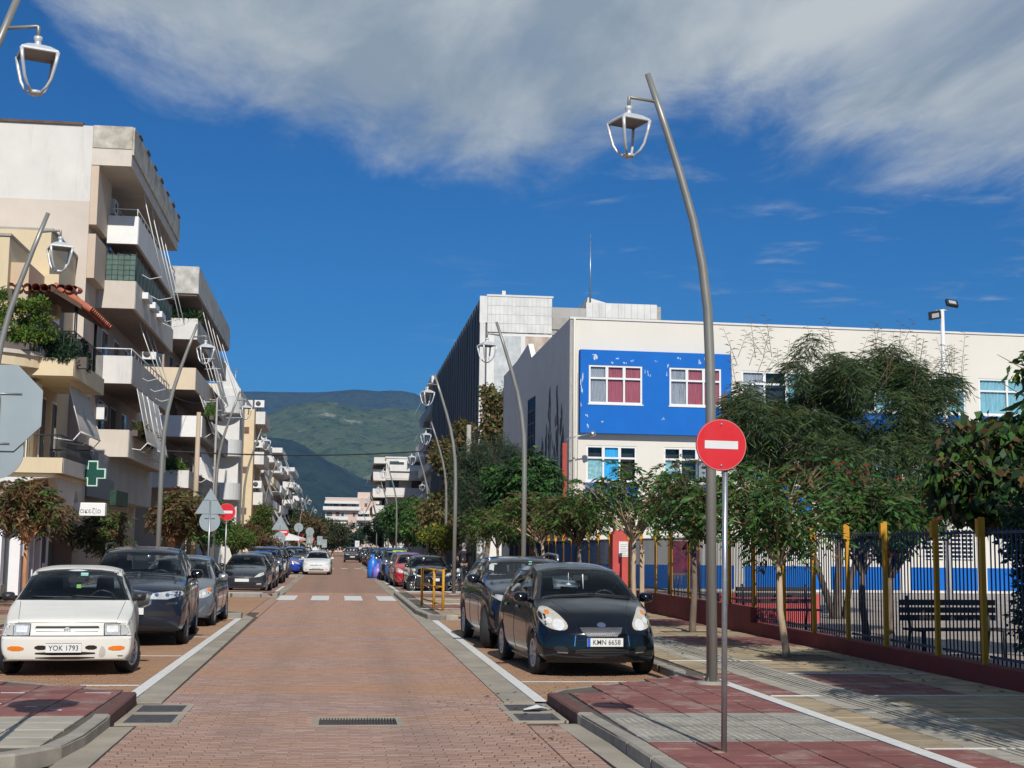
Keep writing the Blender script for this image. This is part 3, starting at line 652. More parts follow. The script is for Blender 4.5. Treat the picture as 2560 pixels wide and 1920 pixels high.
random.seed(11)
for (y0, z0, h, w) in [(1.6, 3.2, 4.4, .5), (2.6, 3.6, 4.9, .55), (3.4, 2.6, 3.6, .6), (4.3, 3.0, 5.6, .6), (5.2, 3.2, 3.6, .5), (6.0, 4.2, 2.2, .5)]:
    n = int(h*7)
    for k in range(n):
        f = k/n; yy = y0+random.uniform(-w, w)*(.3+.7*abs(sin(f*7)))*.8; zz = z0+h*f; s = random.uniform(.08, .24); q = 6; ph = random.random()*6
        ms.add([(-.004, yy+cos(2*pi*j/q+ph)*s*.8*random.uniform(.4, 1.2), zz+sin(2*pi*j/q+ph)*s*2.3*random.uniform(.4, 1.2)) for j in range(q)], [tuple(range(q))])
ms.build('wall_painting', mat('mural_paint', (.13, .14, .15), .9, var=.3, vs=4), school, kind='stuff')
# small wall lamp by the corner and the red posts
def wall_lamp(x, y, h, label):
    e = empty('yard_lamp', (x, y, .1), 0, label, 'lamp', 'red lamp posts in the school yard')
    MB().box(-.09, .09, -.09, .09, 0, h).build('post', mat('post_red', (.38, .05, .03), .6, var=.1, stains=.3), e)
    MB().tube([(0, 0, h), (.1, -.05, h+.16), (.5, -.1, h+.27), (1.0, -.1, h+.38)], .025, 6).build('arm', silver, e)
    m = MB(); m.lathe([(.0, .07), (.10, .05), (.13, -.12), (.11, -.14), (0, -.15)], 10, (1.15, -.1, h+.4), M=Matrix.Rotation(radians(70), 3, 'Y')); m.build('lamp_head', silver, e)
wall_lamp(8.7, 52.9, 5.75, 'red square post with a small spot lamp at the corner of the school')
wall_lamp(14.6, 51.0, 7.6, 'tall red square lamp post standing before the blue bay')

# school fence along the pavement
fence = empty('school_fence', (8.2, 4, .12), 0, 'blue barred school fence with yellow posts on a low red wall', 'fence')
F0 = 8.2
def FY(y): return y-4
fw_ = MB(); fw_.box(-.14, .12, FY(4), FY(26.4), -.05, .22); fw_.box(-.14, .12, FY(26.4), FY(39.1), -.05, .5); fw_.box(-.14, .12, FY(39.9), FY(66), -.05, .5); fw_.build('low_wall', red_wall, fence)
posts = [5.6, 7.2, 8.8, 10.4, 12.0, 13.55, 15.15, 16.7, 18.07, 19.86, 21.4, 23.0, 24.6, 26.6, 28.3, 30, 31.7, 33.4, 35.1, 36.8, 38.4, 41.2, 43.0, 44.7, 46.4]+[48.1+1.77*k for k in range(11)]
pm = MB(); pm.bbox(-.03, .03, -.033, .033, .0, 1.97, .004); pm.box(-.07, -.03, -.038, .038, 1.72, 1.95); pme = pm.mesh('post', yellow_paint)
pm2 = MB(); pm2.bbox(-.09, .09, -.06, .06, .0, 2.2, .004); pme2 = pm2.mesh('post', yellow_paint)
for y in posts:
    o = link('post', pme2 if y == 46.4 else pme, fence); o.location = (-.05 if y < 26.5 else 0, FY(y), .10 if y < 26.5 else .3); o.scale = (1, 1, 1 if y < 26.5 else .93)
for a, b in zip(posts[:-1], posts[1:]):
    if a == 38.4: continue
    for z in (.30 if a < 26.5 else .6, 1.86): MB().box(-.012, .012, FY(a)+.05, FY(b)-.05, z, z+.035).build('rail', fence_blue, fence)
bme = MB().tube([(0, 0, .24), (0, 0, 1.92)], .011, 5).mesh('bar', fence_blue); bme2 = MB().tube([(0, 0, .52), (0, 0, 1.92)], .011, 5).mesh('bar', fence_blue)
nb = 0; rest = MB(); y = 15.0
while y < 65.8:
    if not (38.5 < y < 40.0) and min(abs(y-p) for p in posts) > .055:
        if nb < 300: o = link('bar', bme if y < 26.5 else bme2, fence); o.location = (0, FY(y), 0); nb += 1
        else: rest.tube([(0, FY(y), .52), (0, FY(y), 1.92)], .013, 4, caps=False)
    y += .112
y = 4.2
while y < 15.0: rest.tube([(0, FY(y), .24), (0, FY(y), 1.92)], .011, 4, caps=False); y += .112
rest.build('bars_beyond', fence_blue, fence, kind='stuff', fix=False)
gp = empty('gate_pillar', (8.2, 39.5, .1), 0, 'red gate pillar with a white notice in the blue fence', 'pillar')
MB().prism([(-.30, 0), (.30, 0), (.22, .9), (.30, 2.05), (.2, 2.2), (.1, 2.12), (0, 2.25), (-.1, 2.12), (-.2, 2.2), (-.30, 2.05)], -.22, .22, 'xz').build('pillar', mat('pillar_red', (.50, .07, .06), .7, var=.1, stains=.2), gp)
no = MB().box(-.12, .18, -.235, -.222, 1.42, 1.86).build('notice', plate_white, gp)
for k in range(7): MB().box(-.08, .14-.03*(k % 3), -.238, -.2355, 1.76-.05*k, 1.775-.05*k).build('text_line', mat('faint_ink', (.35, .35, .35), .8), no)

# things in the school yard
yw = MB().box(8.8, 11.2, 31.2, 31.45, .09, .75); thing('low_red_wall', yw, mat('yard_red', (.50, .08, .07), .7, var=.1), 'low bright red wall standing in the sunny school yard', 'wall', loc=(10.0, 31.3, .09))
def yellow_gate(x, y):
    e = empty('play_gate', (x, y, .1), 0, 'small yellow barred play gate behind the blue fence', 'gate')
    MB().box(-.5, -.44, -.03, .03, 0, 2.0).build('post', yellow_paint, e); MB().box(.44, .5, -.03, .03, 0, 2.0).build('post', yellow_paint, e)
    for z in (.08, .9): MB().box(-.44, .44, -.02, .02, z, z+.05).build('rail', yellow_paint, e)
    me = MB().box(-.012, .012, -.01, .01, .13, .9).mesh('bar', yellow_paint)
    for k in range(9): o = link('bar', me, e); o.location = (-.38+.095*k, 0, 0)
    MB().box(-.42, .42, -.01, .01, .98, 1.9).build('panel', mat('panel_red', (.40, .05, .08), .6), e)
yellow_gate(10.2, 40)
MB_b = mat('bench_wood', (.06, .05, .045), .7, var=.2)
def bench(x, y, rz, label):
    e = empty('park_bench', (x, y, .1), rz, label, 'bench', 'benches in the school yard')
    for k in range(4): MB().box(-.85, .85, -.22+.11*k, -.13+.11*k, .42, .455).build('seat_slat', MB_b, e)
    for k in range(3): MB().box(-.85, .85, .26, .29, .56+.12*k, .65+.12*k).build('back_slat', MB_b, e)
    for s in (-.7, .7): MB().tube([(s, -.2, 0), (s, -.2, .42), (s, .22, .42), (s, .30, .95)], .025, 6).tube([(s, .22, .42), (s, .3, 0)], .025, 6).build('leg', metal_dark, e)
bench(9.75, 20.9, radians(6), 'near dark slatted bench behind the right end of the fence'); bench(9.05, 27.6, radians(5), 'dark slatted bench in the yard beside the low red wall')
def flood(x, y, h):
    e = empty('floodlight_mast', (x, y, .1), 0, 'thin white mast with two floodlights rising above the school roof', 'floodlight mast')
    MB().tube([(0, 0, 0), (0, 0, h*.6), (0, 0, h)], [.09, .08, .06], 10).build('mast', white_metal, e)
    MB().tube([(-.25, 0, h-.02), (.2, 0, h+.06)], .03, 6).build('crossbar', white_metal, e)
    for (dx, dz, ry, lab) in ((-.30, -.16, radians(-12), 'lower'), (.28, .24, radians(8), 'upper')):
        M4 = Matrix.Translation((dx, -.1, h+dz)) @ Matrix.Rotation(ry, 4, 'Y') @ Matrix.Rotation(radians(-38 if dz > 0 else 20), 4, 'X')
        m = MB(); m.box(-.19, .19, -.05, .05, -.13, .13, M=M4); f = m.build('floodlight', black_plastic, e)
        MB().box(-.12, .12, -.056, -.051, -.07, .07, M=M4).build('lens', lamp_lens, f)
        MB().tube([(dx, -.05, h+dz), (dx*.6, 0, h+.02)], .02, 5).build('bracket', white_metal, e)
flood(18.9, 41, 9.3)

# tall dark-sided block behind the school
tb = empty('tall_block', (9.0, 90, 0), 0, 'tall block with a dark street side and pale slab clad front', 'building')
slab_m = mat('stone_slab', (.66, .645, .61), .7, var=.10, vs=1.3, island=.05, stains=.9, stain_col=(.30, .29, .27), bump=.2)
dark_clad = mat('dark_cladding', (.105, .115, .125), .8, var=.35, vs=1.0, stretch=(.2, 3, .1), stains=.6)
MB().box(0, .5, .0, 46, 0, 18.3).build('side_wall', dark_clad, tb)
for k in range(24): MB().box(-.06, 0, 1+k*1.9, 1.25+k*1.9, 0, 18.2).build('fin', dark_clad, tb)
MB().box(.5, 12, 2.8, 46, 0, 17.4).build('mass', plaster_grey, tb)
MB().box(.0, .36, -.25, 0, 0, 16.7).build('corner_pier', plaster_white, tb); MB().box(-.02, .5, -.1, .0, 16.7, 18.5).build('corner_cap', slab_m, tb)
wall_with_holes(tb, 'front_wall', .5, 4.9, 0, 16.05, -.02, [], plaster_pale)
for r in range(4):
    for k in range(16):
        MB().bbox(.52+.272*k, .52+.272*(k+1)-.008, -.10-random.random()*.02, 0, 16.08+.6*r, 16.08+.6*(r+1)-.012, .005).build('stone_slab', slab_m, tb)
MB().box(.45, 4.95, -.14, .1, 18.5, 18.62).build('coping', plaster_white, tb)
MB().box(3.1, 4.85, -.08, -.021, 11.5, 15.85).build('stained_panel', mat('stained_panel', (.50, .36, .26), .85, var=.4, vs=1.2, bump=.5, var2=(.66, .55, .46)), tb)
MB().box(1.0, 2.8, -.05, -.021, 11.5, 15.85).build('relief_panel', mat('relief_panel', (.52, .54, .54), .85, var=.2, vs=1.6, bump=.8, bs=6), tb)
MB().box(1.5, 1.75, .2, .5, 18.6, 18.95).build('vent', plaster_white, tb)
MB().box(4.9, 7.2, .0, .5, 17.2, 17.9).build('beam', plaster_grey, tb); MB().box(4.9, 7.2, .0, .5, 16.4, 17.2).build('beam', concrete, tb); MB().box(4.9, 7.2, 2.5, 2.6, 12, 16.4).build('recess', dark_hole, tb)
for x in (5.3, 6.1, 6.9): MB().tube([(x, .2, 14.4), (x, .2, 16.4)], .03, 5).build('railing_bar', plaster_white, tb)
MB().box(4.9, 7.2, .1, .3, 13.4, 14.4).build('parapet', plaster_grey, tb)
MB().box(7.2, 12.1, 0.02, 6, 0, 15.2).build('front_wall', plaster_pale, tb)
for r in range(3):
    for k in range(11): MB().bbox(7.2+.445*k, 7.2+.445*(k+1)-.012, -.08-random.random()*.015, .1, 15.25+1.02*r, 15.25+1.02*(r+1)-.015, .005).build('stone_slab', slab_m, tb)
MB().box(12.1, 12.4, .1, .6, 16.6, 18.2).build('slab_edge', concrete, tb)
MB().prism([(7.5, 18.35), (9.8, 18.35), (7.6, 18.95)], 1.5, 5, 'xz').build('stair_roof', plaster_pale, tb)
am = MB(); am.tube([(7.75, 1.4, 18.3), (7.75, 1.4, 22.9)], [.06, .03], 6); am.tube([(7.75, 1.4, 22.9), (7.75, 1.4, 23.4)], .012, 5)
thing('roof_antenna', am, galv, 'slender metal antenna mast on the roof of the tall block', 'antenna').location = (9.0, 90, 0)

# flats beyond, built where they stand
def flats(x0, y0, w, d, h, label, wall, face=None, floors=None, bal=(), balw=1.4, pent=True, group='apartment blocks down the street', seed=0, side=-1, front=True, green=False):
    """apartment block; side=+1: its balconies look to +x (left row), -1: to -x, 0: only towards the camera"""
    rnd = random.Random(seed); fl = floors or max(2, round((h-3.6)/3.0)); fh = (h-3.6-(.6))/fl
    e = empty('apartment_block', (x0, y0, .1), 0, label, 'building', group)
    MB().box(0, w, 0, d, 0, h-.1).build('wall', wall, e)
    if pent: MB().box(w*.2, w*.8, d*.25, d*.8, h-.1, h+1.9).build('penthouse', wall, e)
    MB().box(-.1, w+.1, -.1, d+.1, h-.1, h+.08).build('roof_edge', plaster_white, e)
    for f in range(fl+1):
        z = 3.6+f*fh
        if side:
            xe = w if side > 0 else 0; s = side; nb = max(1, int(d/9))
            for k in range(nb):
                ya, yb = d*k/nb+.3, d*(k+1)/nb-.3; x1, x2 = sorted((xe, xe+s*balw))
                if f < fl:
                    b = MB().box(x1, x2, ya, yb, z-.15, z).build('balcony_slab', wall, e)
                    xo = x2 if s > 0 else x1
                    m = MB(); m.box(xo-.06, xo+.06, ya, yb, z, z+.85); m.box(x1+(.0 if s > 0 else .06), x2-(.06 if s > 0 else 0), ya, ya+.1, z, z+.85)
                    m.build('parapet', plaster_white if rnd.random() < .6 else wall, b)
                    for q in range(max(1, int((yb-ya)/3))):
                        yy = ya+.6+q*3; MB().box(xe-.02 if s > 0 else xe-.03, xe+.03 if s > 0 else xe+.02, yy, yy+1.3, z, z+2.1).build('balcony_door', shutter_dark if rnd.random() < .5 else shutter_brown, e)
                    if rnd.random() < .55:
                        ln_ = rnd.uniform(1.2, 2.2); ya2 = ya+rnd.uniform(0, 2); 
                        MB().add([(xo, ya2, z+fh-.2), (xo, yb-.4, z+fh-.2), (xo+s*.75, yb-.4, z+fh-.2-ln_), (xo+s*.75, ya2, z+fh-.2-ln_)], [(0, 1, 2, 3)]).build('awning', rnd.choice([awning_cloth, awning_white, net_green]), e)
                elif f == fl: MB().box(x1, x2, ya, yb, z-.1, z+.6).build('eave', plaster_white, e)
        if front and f < fl:
            nw = max(1, int(w/3.2))
            for k in range(nw):
                xx = w*(k+.5)/nw
                if (k+f) % 3 == 0 or side == 0:
                    m = MB().box(xx-.5, xx+.5, -.04, .02, z+.8, z+2.1).build('window', white_metal, e); MB().box(xx-.42, xx+.42, -.055, -.041, z+.88, z+2.02).build('pane', pane_win if (k+f) % 2 else shutter_brown, m)
    for (a, b, f, wd) in bal:      # balconies on the front: x-range, floor, depth
        z = 3.6+f*fh
        s_ = MB().box(a, b, -wd, 0, z-.15, z).build('balcony_slab', plaster_white, e); MB().box(a, b, -wd-.05, -wd+.05, z, z+.9).build('parapet', plaster_white, s_)
        for q in range(max(1, int((b-a)/2.6))): MB().box(a+.4+q*2.6, a+1.5+q*2.6, -.05, .02, z, z+2.1).build('balcony_door', shutter_brown if q % 2 else pane_win, s_)
        if (f+int(a)) % 2: MB().add([(a+.4, -.1, z+fh-.25), (b-.4, -.1, z+fh-.25), (b-.4, -wd-.3, z+fh-1.1), (a+.4, -wd-.3, z+fh-1.1)], [(0, 1, 2, 3)]).build('awning', awning_white, s_)
    # ground floor shop openings
    for k in range(max(1, int(d/4)) if side else 0):
        xx = w if side > 0 else 0; MB().box(xx-.03, xx+.03, 1+4*k, 3.8+4*k, 0, 2.7).build('shop_front', shutter_dark if k % 2 else pane_win, e)
    return e
flats(4.6, 395, 46, 22, 15.4, 'pinkish apartment block with long white balconies at the end of the street', plaster_pink, side=0, front=True, floors=4,
      bal=[(-.6, 10, 3, 1.6), (0, 6.5, 2, 1.6), (0, 6.5, 1, 1.6), (0, 6.5, 0, 1.6), (9, 13, 2, 1.3), (9, 13, 1, 1.3), (14, 22, 3, 1.4)], seed=3).location.x = -3.9
flats(5.3, 160, 20, 14, 12.0, 'white block with a roof terrace and orange awning above the green trees', plaster_white, side=-1, front=True, floors=4, bal=[(0, 18, 3, 1.6), (0, 18, 2, 1.6)], seed=5)
bt = flats(9.6, 138, 8, 20, 19.0, 'narrow grey blue block with tall dark windows beside the tall block', mat('plaster_bluegrey', (.30, .36, .40), .8, var=.08), side=-1, front=True, floors=5, balw=.6, seed=8)
flats(8.8, 215, 12, 40, 13, 'cream block half hidden behind the trees on the right', plaster_cream, side=-1, seed=9)
# ------------------------------------------------------------------ left side: apartment buildings
def ac_unit(par, x, y, z, face='x'):
    """outdoor air conditioner unit hung on a wall"""
    o = MB().box(x, x+.3, y, y+.8, z, z+.6).build('air_conditioner', white_metal, par)
    m = MB()
    if face == 'x': m.lathe([(.22, 0), (.2, .012), (0, .012)], 12, (x+.3, y+.32, z+.3), axis='x')
    else: m.lathe([(.0, -.012), (.2, -.012), (.22, 0)], 12, (x+.15, y, z+.3), axis='y')
    m.build('fan_grille', shutter_dark, o); return o
def ac_front(par, x, y, z):
    o = MB().box(x, x+.8, y-.3, y, z, z+.6).build('air_conditioner', white_metal, par)
    m = MB().lathe([(0, -.312), (.21, -.312), (.22, -.3)], 12, (x+.3, y, z+.3), axis='y'); m.build('fan_grille', shutter_dark, o)
def drop_awning(par, x, y0, y1, z, drop, out, mt, arms=True):
    n = 8; m = MB()
    for i in range(n):
        f0, f1 = i/n, (i+1)/n; s0, s1 = .02*sin(f0*9), .02*sin(f1*9)
        m.quad((x+out*f0+s0, y0, z-drop*f0), (x+out*f0+s0, y1, z-drop*f0), (x+out*f1+s1, y1, z-drop*f1), (x+out*f1+s1, y0, z-drop*f1))
    o = m.build('awning', mt, par)
    if arms:
        a = MB()
        for y in (y0, y1, (y0+y1)/2): a.tube([(x-.35, y, z-drop-.2), (x+out*.5, y, z-drop-.28), (x+out, y, z-drop)], .02, 5); a.tube([(x+.02, y-.01, z), (x+out, y-.01, z-drop-.01)], .016, 5)
        a.tube([(x+out, y0, z-drop), (x+out, y1, z-drop)], .03, 6); a.build('awning_arm', white_metal, o)
def door_row(par, x, y0, y1, z, n, mt=shutter_dark, w=1.3):
    for k in range(n):
        yy = y0+(y1-y0)*(k+.5)/n-w/2
        o = MB().box(x-.02, x+.035, yy, yy+w, z, z+2.15).build('balcony_door', white_metal, par)
        MB().box(x+.036, x+.045, yy+.06, yy+w/2-.03, z+.08, z+2.08).build('pane', mt, o); MB().box(x+.036, x+.045, yy+w/2+.03, yy+w-.06, z+.08, z+2.08).build('pane', mt if k % 2 else pane_win, o)
def balcony(par, xi, xo, y0, y1, z, h, wallm, sidem=None, slab=.17, soffit=soffit_brown, front=True, rail=False, t=.10, side=True):
    s = MB().box(xi, xo, y0, y1, z, z+slab).build('balcony_slab', soffit, par)
    m = MB()
    if front: m.box(xi, xo, y0-.01, y0+t, z-.01, z+h)
    if m.f: m.build('parapet', wallm, s)
    if side: MB().box(xo-t, xo+.01, y0+t+.003, y1, z-.012, z+h).build('parapet', sidem or wallm, s)
    if rail:
        a = MB(); a.tube([(xi, y0+.04, z+h+.28), (xo-.05, y0+.04, z+h+.28), (xo-.05, y1, z+h+.28)], .025, 6)
        n = int((y1-y0)/.9)
        for k in range(n+1): yy = y0+.05+(y1-y0-.1)*k/n; a.tube([(xo-.05, yy, z+h), (xo-.05, yy, z+h+.28)], .018, 5)
        a.build('rail', white_metal, s)
    return s

# --- building with the big plain side wall
A = empty('apartment_building', (-9.9, 51, .1), 0, 'tall white apartment building with a big blank plaster wall and five rows of balconies', 'building', 'apartment buildings on the left side')
wallA = mat('wall_two_tone', (.66, .63, .58), .88, var=.08, vs=.6, bump=.25, bs=25, stains=.75, stain_col=(.36, .31, .25))
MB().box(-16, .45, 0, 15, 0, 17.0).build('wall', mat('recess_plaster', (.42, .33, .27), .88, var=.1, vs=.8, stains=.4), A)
MB().box(-16, .47, -.05, -.002, 14.15, 17.02).build('wall_upper_coat', wallA, A); MB().box(-16, .47, -.05, -.002, 9, 14.15).build('wall_lower_coat', mat('lower_coat', (.60, .52, .44), .88, var=.08, vs=.6, bump=.25, bs=25, stains=.6, stain_col=(.36, .31, .25)), A)
MB().box(-16.1, .1, -.12, 15, 17.02, 17.12).build('roof_edge', mat('roof_edge', (.12, .08, .06), .9, var=.3), A)
# top fascia: weathered relief band over the last balcony
MB().box(.452, 1.9, -.03, 14.8, 15.55, 16.21).build('eave_slab', plaster_beige, A)
fb = MB(); fb.box(.48, 1.9, -.06, .02, 16.2, 17.05); fb.box(1.86, 1.97, .02, 14.8, 16.0, 17.05); fb.build('fascia', mat('fascia_weathered', (.47, .41, .32), .9, var=.35, vs=2.2, bump=.9, bs=5, stains=.8, stain_col=(.16, .14, .12), var2=(.62, .58, .50)), A)
for k in range(7): MB().box(1.80, 2.02, 1+2.1*k, 1.8+2.1*k, 17.05, 17.12+.05*(k % 2)).build('roof_tile', shutter_dark, A)
MB().box(0, 1.86, .02, 14.8, 16.9, 17.0).build('eave_top', concrete, A)
for (z0, z1, y1, x1) in ((13.3, 15.6, 2.9, .74), (11.3, 12.95, 2.9, .74)): MB().box(.452, x1, .0, y1, z0, z1).build('wind_screen', mat('screen_ochre', (.57, .45, .34), .85, var=.06, vs=.9), A)
sets = [(4.9, 1.02, plaster_beige, plaster_beige, 13.6, False), (7.7, 1.05, plaster_white, plaster_grey, 14.2, True), (10.60, 1.06, plaster_beige, plaster_beige, 14.4, False), (13.13, 1.08, white_paint, plaster_white, 14.4, True)]
for i, (z, h, fm, sm_, y1, rail) in enumerate(sets):
    b = balcony(A, .45 if i < 3 else .75, 1.9, 2.3, y1, z, h, fm, sm_, rail=rail)
    door_row(A, .45, 3, 14.5, z+.17, 4, shutter_brown if i % 2 else shutter_dark)
ac_unit(A, 0.47, 3.6, 14.6); ac_unit(A, .47, 5.5, 9.2-.6); ac_unit(A, .47, 3.4, 6.4); ac_unit(A, .47, 8, 12.1)
# green shade net on the third balcony
ne = MB(); 
for k in range(10): xa, xb = .1+1.75*k/10, .1+1.75*(k+1)/10; ne.quad((xa, 2.36+.03*sin(k*2), 11.66), (xb, 2.36+.03*sin(k*2+2), 11.66), (xb, 2.36, 12.72-.03*(k % 3)), (xa, 2.36, 12.74))
for k in range(30): ya, yb = 2.4+.38*k, 2.4+.38*(k+1); ne.quad((1.86, ya, 11.66), (1.86, yb, 11.66), (1.86, yb, 12.7), (1.86, ya, 12.7))
ne.build('shade_net', net_green, A)
fr = MB()
for k in range(9): fr.tube([(.1+.22*k, 2.33, 11.6), (.1+.22*k, 2.33, 12.8)], .009, 4)
for k in range(6): fr.tube([(.1, 2.33, 11.7+.2*k), (1.86, 2.33, 11.7+.2*k)], .006, 4)
for k in range(13): fr.tube([(1.88, 2.4+.95*k, 11.6), (1.88, 2.4+.95*k, 12.8)], .012, 4)
fr.build('net_frame', metal_dark, A, kind='stuff')
for k in range(3): MB().box(1.92, 2.15, 4.0+2.2*k, 5.3+2.2*k, 11.3, 11.55).build('planter', white_metal, A)
drop_awning(A, 1.98, 3.2, 6.0, 7.6, 2.1, .5, awning_cloth); drop_awning(A, 1.98, 6.2, 9.5, 7.6, 2.2, .5, awning_white)
bars = MB()
for (y, z0, l, o) in ((4, 15.9, 3.6, .9), (6.5, 15.8, 3.9, 1.0), (9, 15.6, 4.2, 1.05), (10.5, 15.6, 4.2, 1.1), (5, 10.5, 2.2, .8), (7, 10.5, 2.4, .85), (9, 10.5, 2.6, .9)): bars.tube([(1.7, y, z0), (1.7+o, y+.5, z0-l)], .02, 5); bars.tube([(1.7+o, y+.5, z0-l), (1.7+o*.5, y+.3, z0-l-.15), (1.6, y, z0-l+.1)], .016, 5)
bars.build('awning_bars', white_metal, A, kind='stuff')
MB().box(0, 1.2, .1, 14.6, 3.3, 4.9).build('mezzanine', plaster_grey, A)
for k in range(4): MB().box(-.02, .06, .6+3.5*k, 3.4+3.5*k, 0, 2.9).build('shop_front', pane_win if k % 2 else shutter_dark, A)

# --- cream corner house in front of it
H = empty('corner_house', (-9.8, 43.6, .1), 0, 'cream corner house with tiled canopy, curved balcony and arched grey blue shop front', 'building', 'apartment buildings on the left side')
greyblue = mat('plaster_greyblue', (.20, .235, .245), .85, var=.07, vs=.8, stains=.3)
cream = plaster_cream
MB().box(-14, 0, 0, 7.3, 3.9, 10.3).build('wall', mat('wall_ochre', (.56, .43, .29), .88, var=.07, vs=.8, stains=.4), H)
MB().box(-14, -.3, .2, 7.3, 0, 3.9).build('ground_floor_wall', greyblue, H)
MB().box(-14, -.55, -.35, 2.2, 9.35, 11.05).build('roof_parapet', cream, H); MB().box(-14, -.5, -.40, 2.25, 11.05, 11.13).build('coping', concrete, H)
MB().box(-.55, .45, 2.25, 2.9, 9.0, 10.4).build('chimney', cream, H)
sl_ = MB(); sl_.add([(0, 2.9, 10.2), (0, 7.2, 10.2), (0, 7.2, 12.1), (0, 2.9, 12.1)], [(0, 1, 2, 3)]); MB().box(-3, .0, 2.9, 7.25, 10.3, 12.0).build('upper_wall', cream, H)
MB().box(-.02, .03, 4.8, 5.5, 8.9, 10.6).build('window', shutter_dark, H); MB().box(-3, .06, 2.9, 7.3, 12.0, 12.08).build('coping', concrete, H)
# tiled canopy over the terrace: rows of half-round tiles, each one a part
can = MB().box(-1.6, 1.35, .1, 3.9, 9.40, 9.45).build('canopy_boards', mat('canopy_wood', (.10, .05, .03), .8, var=.2), H)
can.data.transform(Matrix.Translation((0, 0, 0)))
tm = MB(); tm.lathe([(.13, 0), (.11, .9)], 10, axis='x'); tme = tm.mesh('roof_tile', terracotta, False)
def tile_at(x, y, z, ry, rz):
    o = link('roof_tile', tme, H); o.location = (x, y, z); o.rotation_euler = (0, ry, rz)
for k in range(13): tile_at(-1.75+.25*k, -.12, 9.51, 0, radians(90))
for k in range(13): tile_at(-1.75+.25*k, .7, 9.63, radians(-8), radians(90))
for k in range(13):
    for q in range(2): tile_at(.75+.42*q, .1+.3*k, 9.63-.26*q, radians(33), 0)
MB().prism([(.7, 9.43), (.7, 9.60), (1.65, 9.03), (1.65, 8.88)], -.1, 3.95, 'xz').build('canopy_edge', mat('canopy_wood', (.1, .05, .03)), H)
for y in (.2, 3.7): MB().tube([(1.45, y, 6.9), (1.45, y, 9.1)], .05, 8).build('canopy_post', metal_dark, H)
MB().tube([(-.9, -.05, 7.2), (-.9, -.05, 9.4)], .07, 8).build('canopy_post', white_paint, H)
pg_ = MB(); pg_.box(-4, -1.7, -.4, -.3, 9.25, 9.45); pg_.box(-2.35, -2.2, -.4, -.25, 7.3, 9.55); pg_.box(-4, -1.7, .6, .7, 9.3, 9.45); pg_.box(-.5, -.38, -.4, -.25, 7.3, 9.4); pg_.build('pergola', mat('pergola_wood', (.13, .105, .08), .9), H)
# curved corner balcony
def arc_wall(cx, cy, r, a0, a1, z0, z1, n=14, t=.12):
    m = MB()
    for k in range(n):
        a, b = a0+(a1-a0)*k/n, a0+(a1-a0)*(k+1)/n; P = [(cx+rr*cos(q), cy+rr*sin(q)) for q in (a, b) for rr in (r-t, r)]
        m.add([(x, y, z) for z in (z0, z1) for x, y in P], [(0, 1, 3, 2), (4, 6, 7, 5), (1, 5, 7, 3), (0, 2, 6, 4), (0, 4, 5, 1), (2, 3, 7, 6)])
    return m
arc_wall(-2.0, 1.2, 2.7, radians(-100), radians(-25), 7.45, 8.3).build('curved_parapet', cream, H)
MB().box(-14, -2.4, -1.5, -1.35, 7.45, 8.3).build('parapet', cream, H)
m = arc_wall(-2.0, 1.2, 2.95, radians(-100), radians(-10), 6.95, 7.3, t=2.9); m.box(-14, -2.4, -1.8, .3, 6.95, 7.3); m.build('cornice', plaster_cream, H)
m = arc_wall(-2.0, 1.2, 3.05, radians(-100), radians(-10), 7.3, 7.42, t=2.9); m.box(-14, -2.4, -1.9, .3, 7.3, 7.42); m.build('cornice_lip', plaster_beige, H)
m = arc_wall(-2.2, 1.4, 2.3, radians(-100), radians(0), 3.9, 6.95, t=.3); m.build('curved_wall', plaster_cream, H)
balcony(H, .0, 1.55, -.3, 5.2, 6.75, .55, cream, cream, soffit=cream, slab=.3)
rl = MB()
for k in range(26): rl.tube([(1.5, -.2+.21*k, 7.3), (1.5, -.2+.21*k, 8.15)], .012, 4)
rl.tube([(0, -.22, 8.15), (1.5, -.22, 8.15), (1.5, 5.1, 8.15)], .02, 5)
for k in range(7): rl.tube([(.1+.22*k, -.22, 7.3), (.1+.22*k, -.22, 8.15)], .012, 4)
rl.build('iron_railing', metal_dark, H, kind='stuff')
door_row(H, .0, 0.6, 5.4, 7.0, 2, shutter_dark, 1.0); door_row(H, .0, 0.3, 5.6, 4.25, 3, shutter_dark, .8); ac_unit(H, .02, .5, 6.0)
drop_awning(H, 1.2, .8, 4.4, 6.6, 1.5, .45, awning_cloth)
balcony(H, -.2, 1.5, -1.0, 4.4, 3.72, .45, cream, plaster_beige, soffit=cream, slab=.3, t=.12)
MB().box(-.3, 1.3, -.8, 4.3, 3.58, 3.7).build('cornice_step', cream, H)
rl = MB()
for k in range(30):
    y = -.9+.175*k; rl.tube([(1.42, y, 4.2), (1.46, y+.06, 4.4), (1.38, y-.03, 4.6), (1.42, y, 4.85)], .010, 4)
for k in range(8): rl.tube([(-.1+.2*k, -.93, 4.2), (-.1+.2*k, -.93, 4.85)], .010, 4)
rl.tube([(-.15, -.93, 4.86), (1.42, -.93, 4.86), (1.42, 4.3, 4.86)], .022, 5); rl.build('iron_railing', metal_dark, H, kind='stuff')
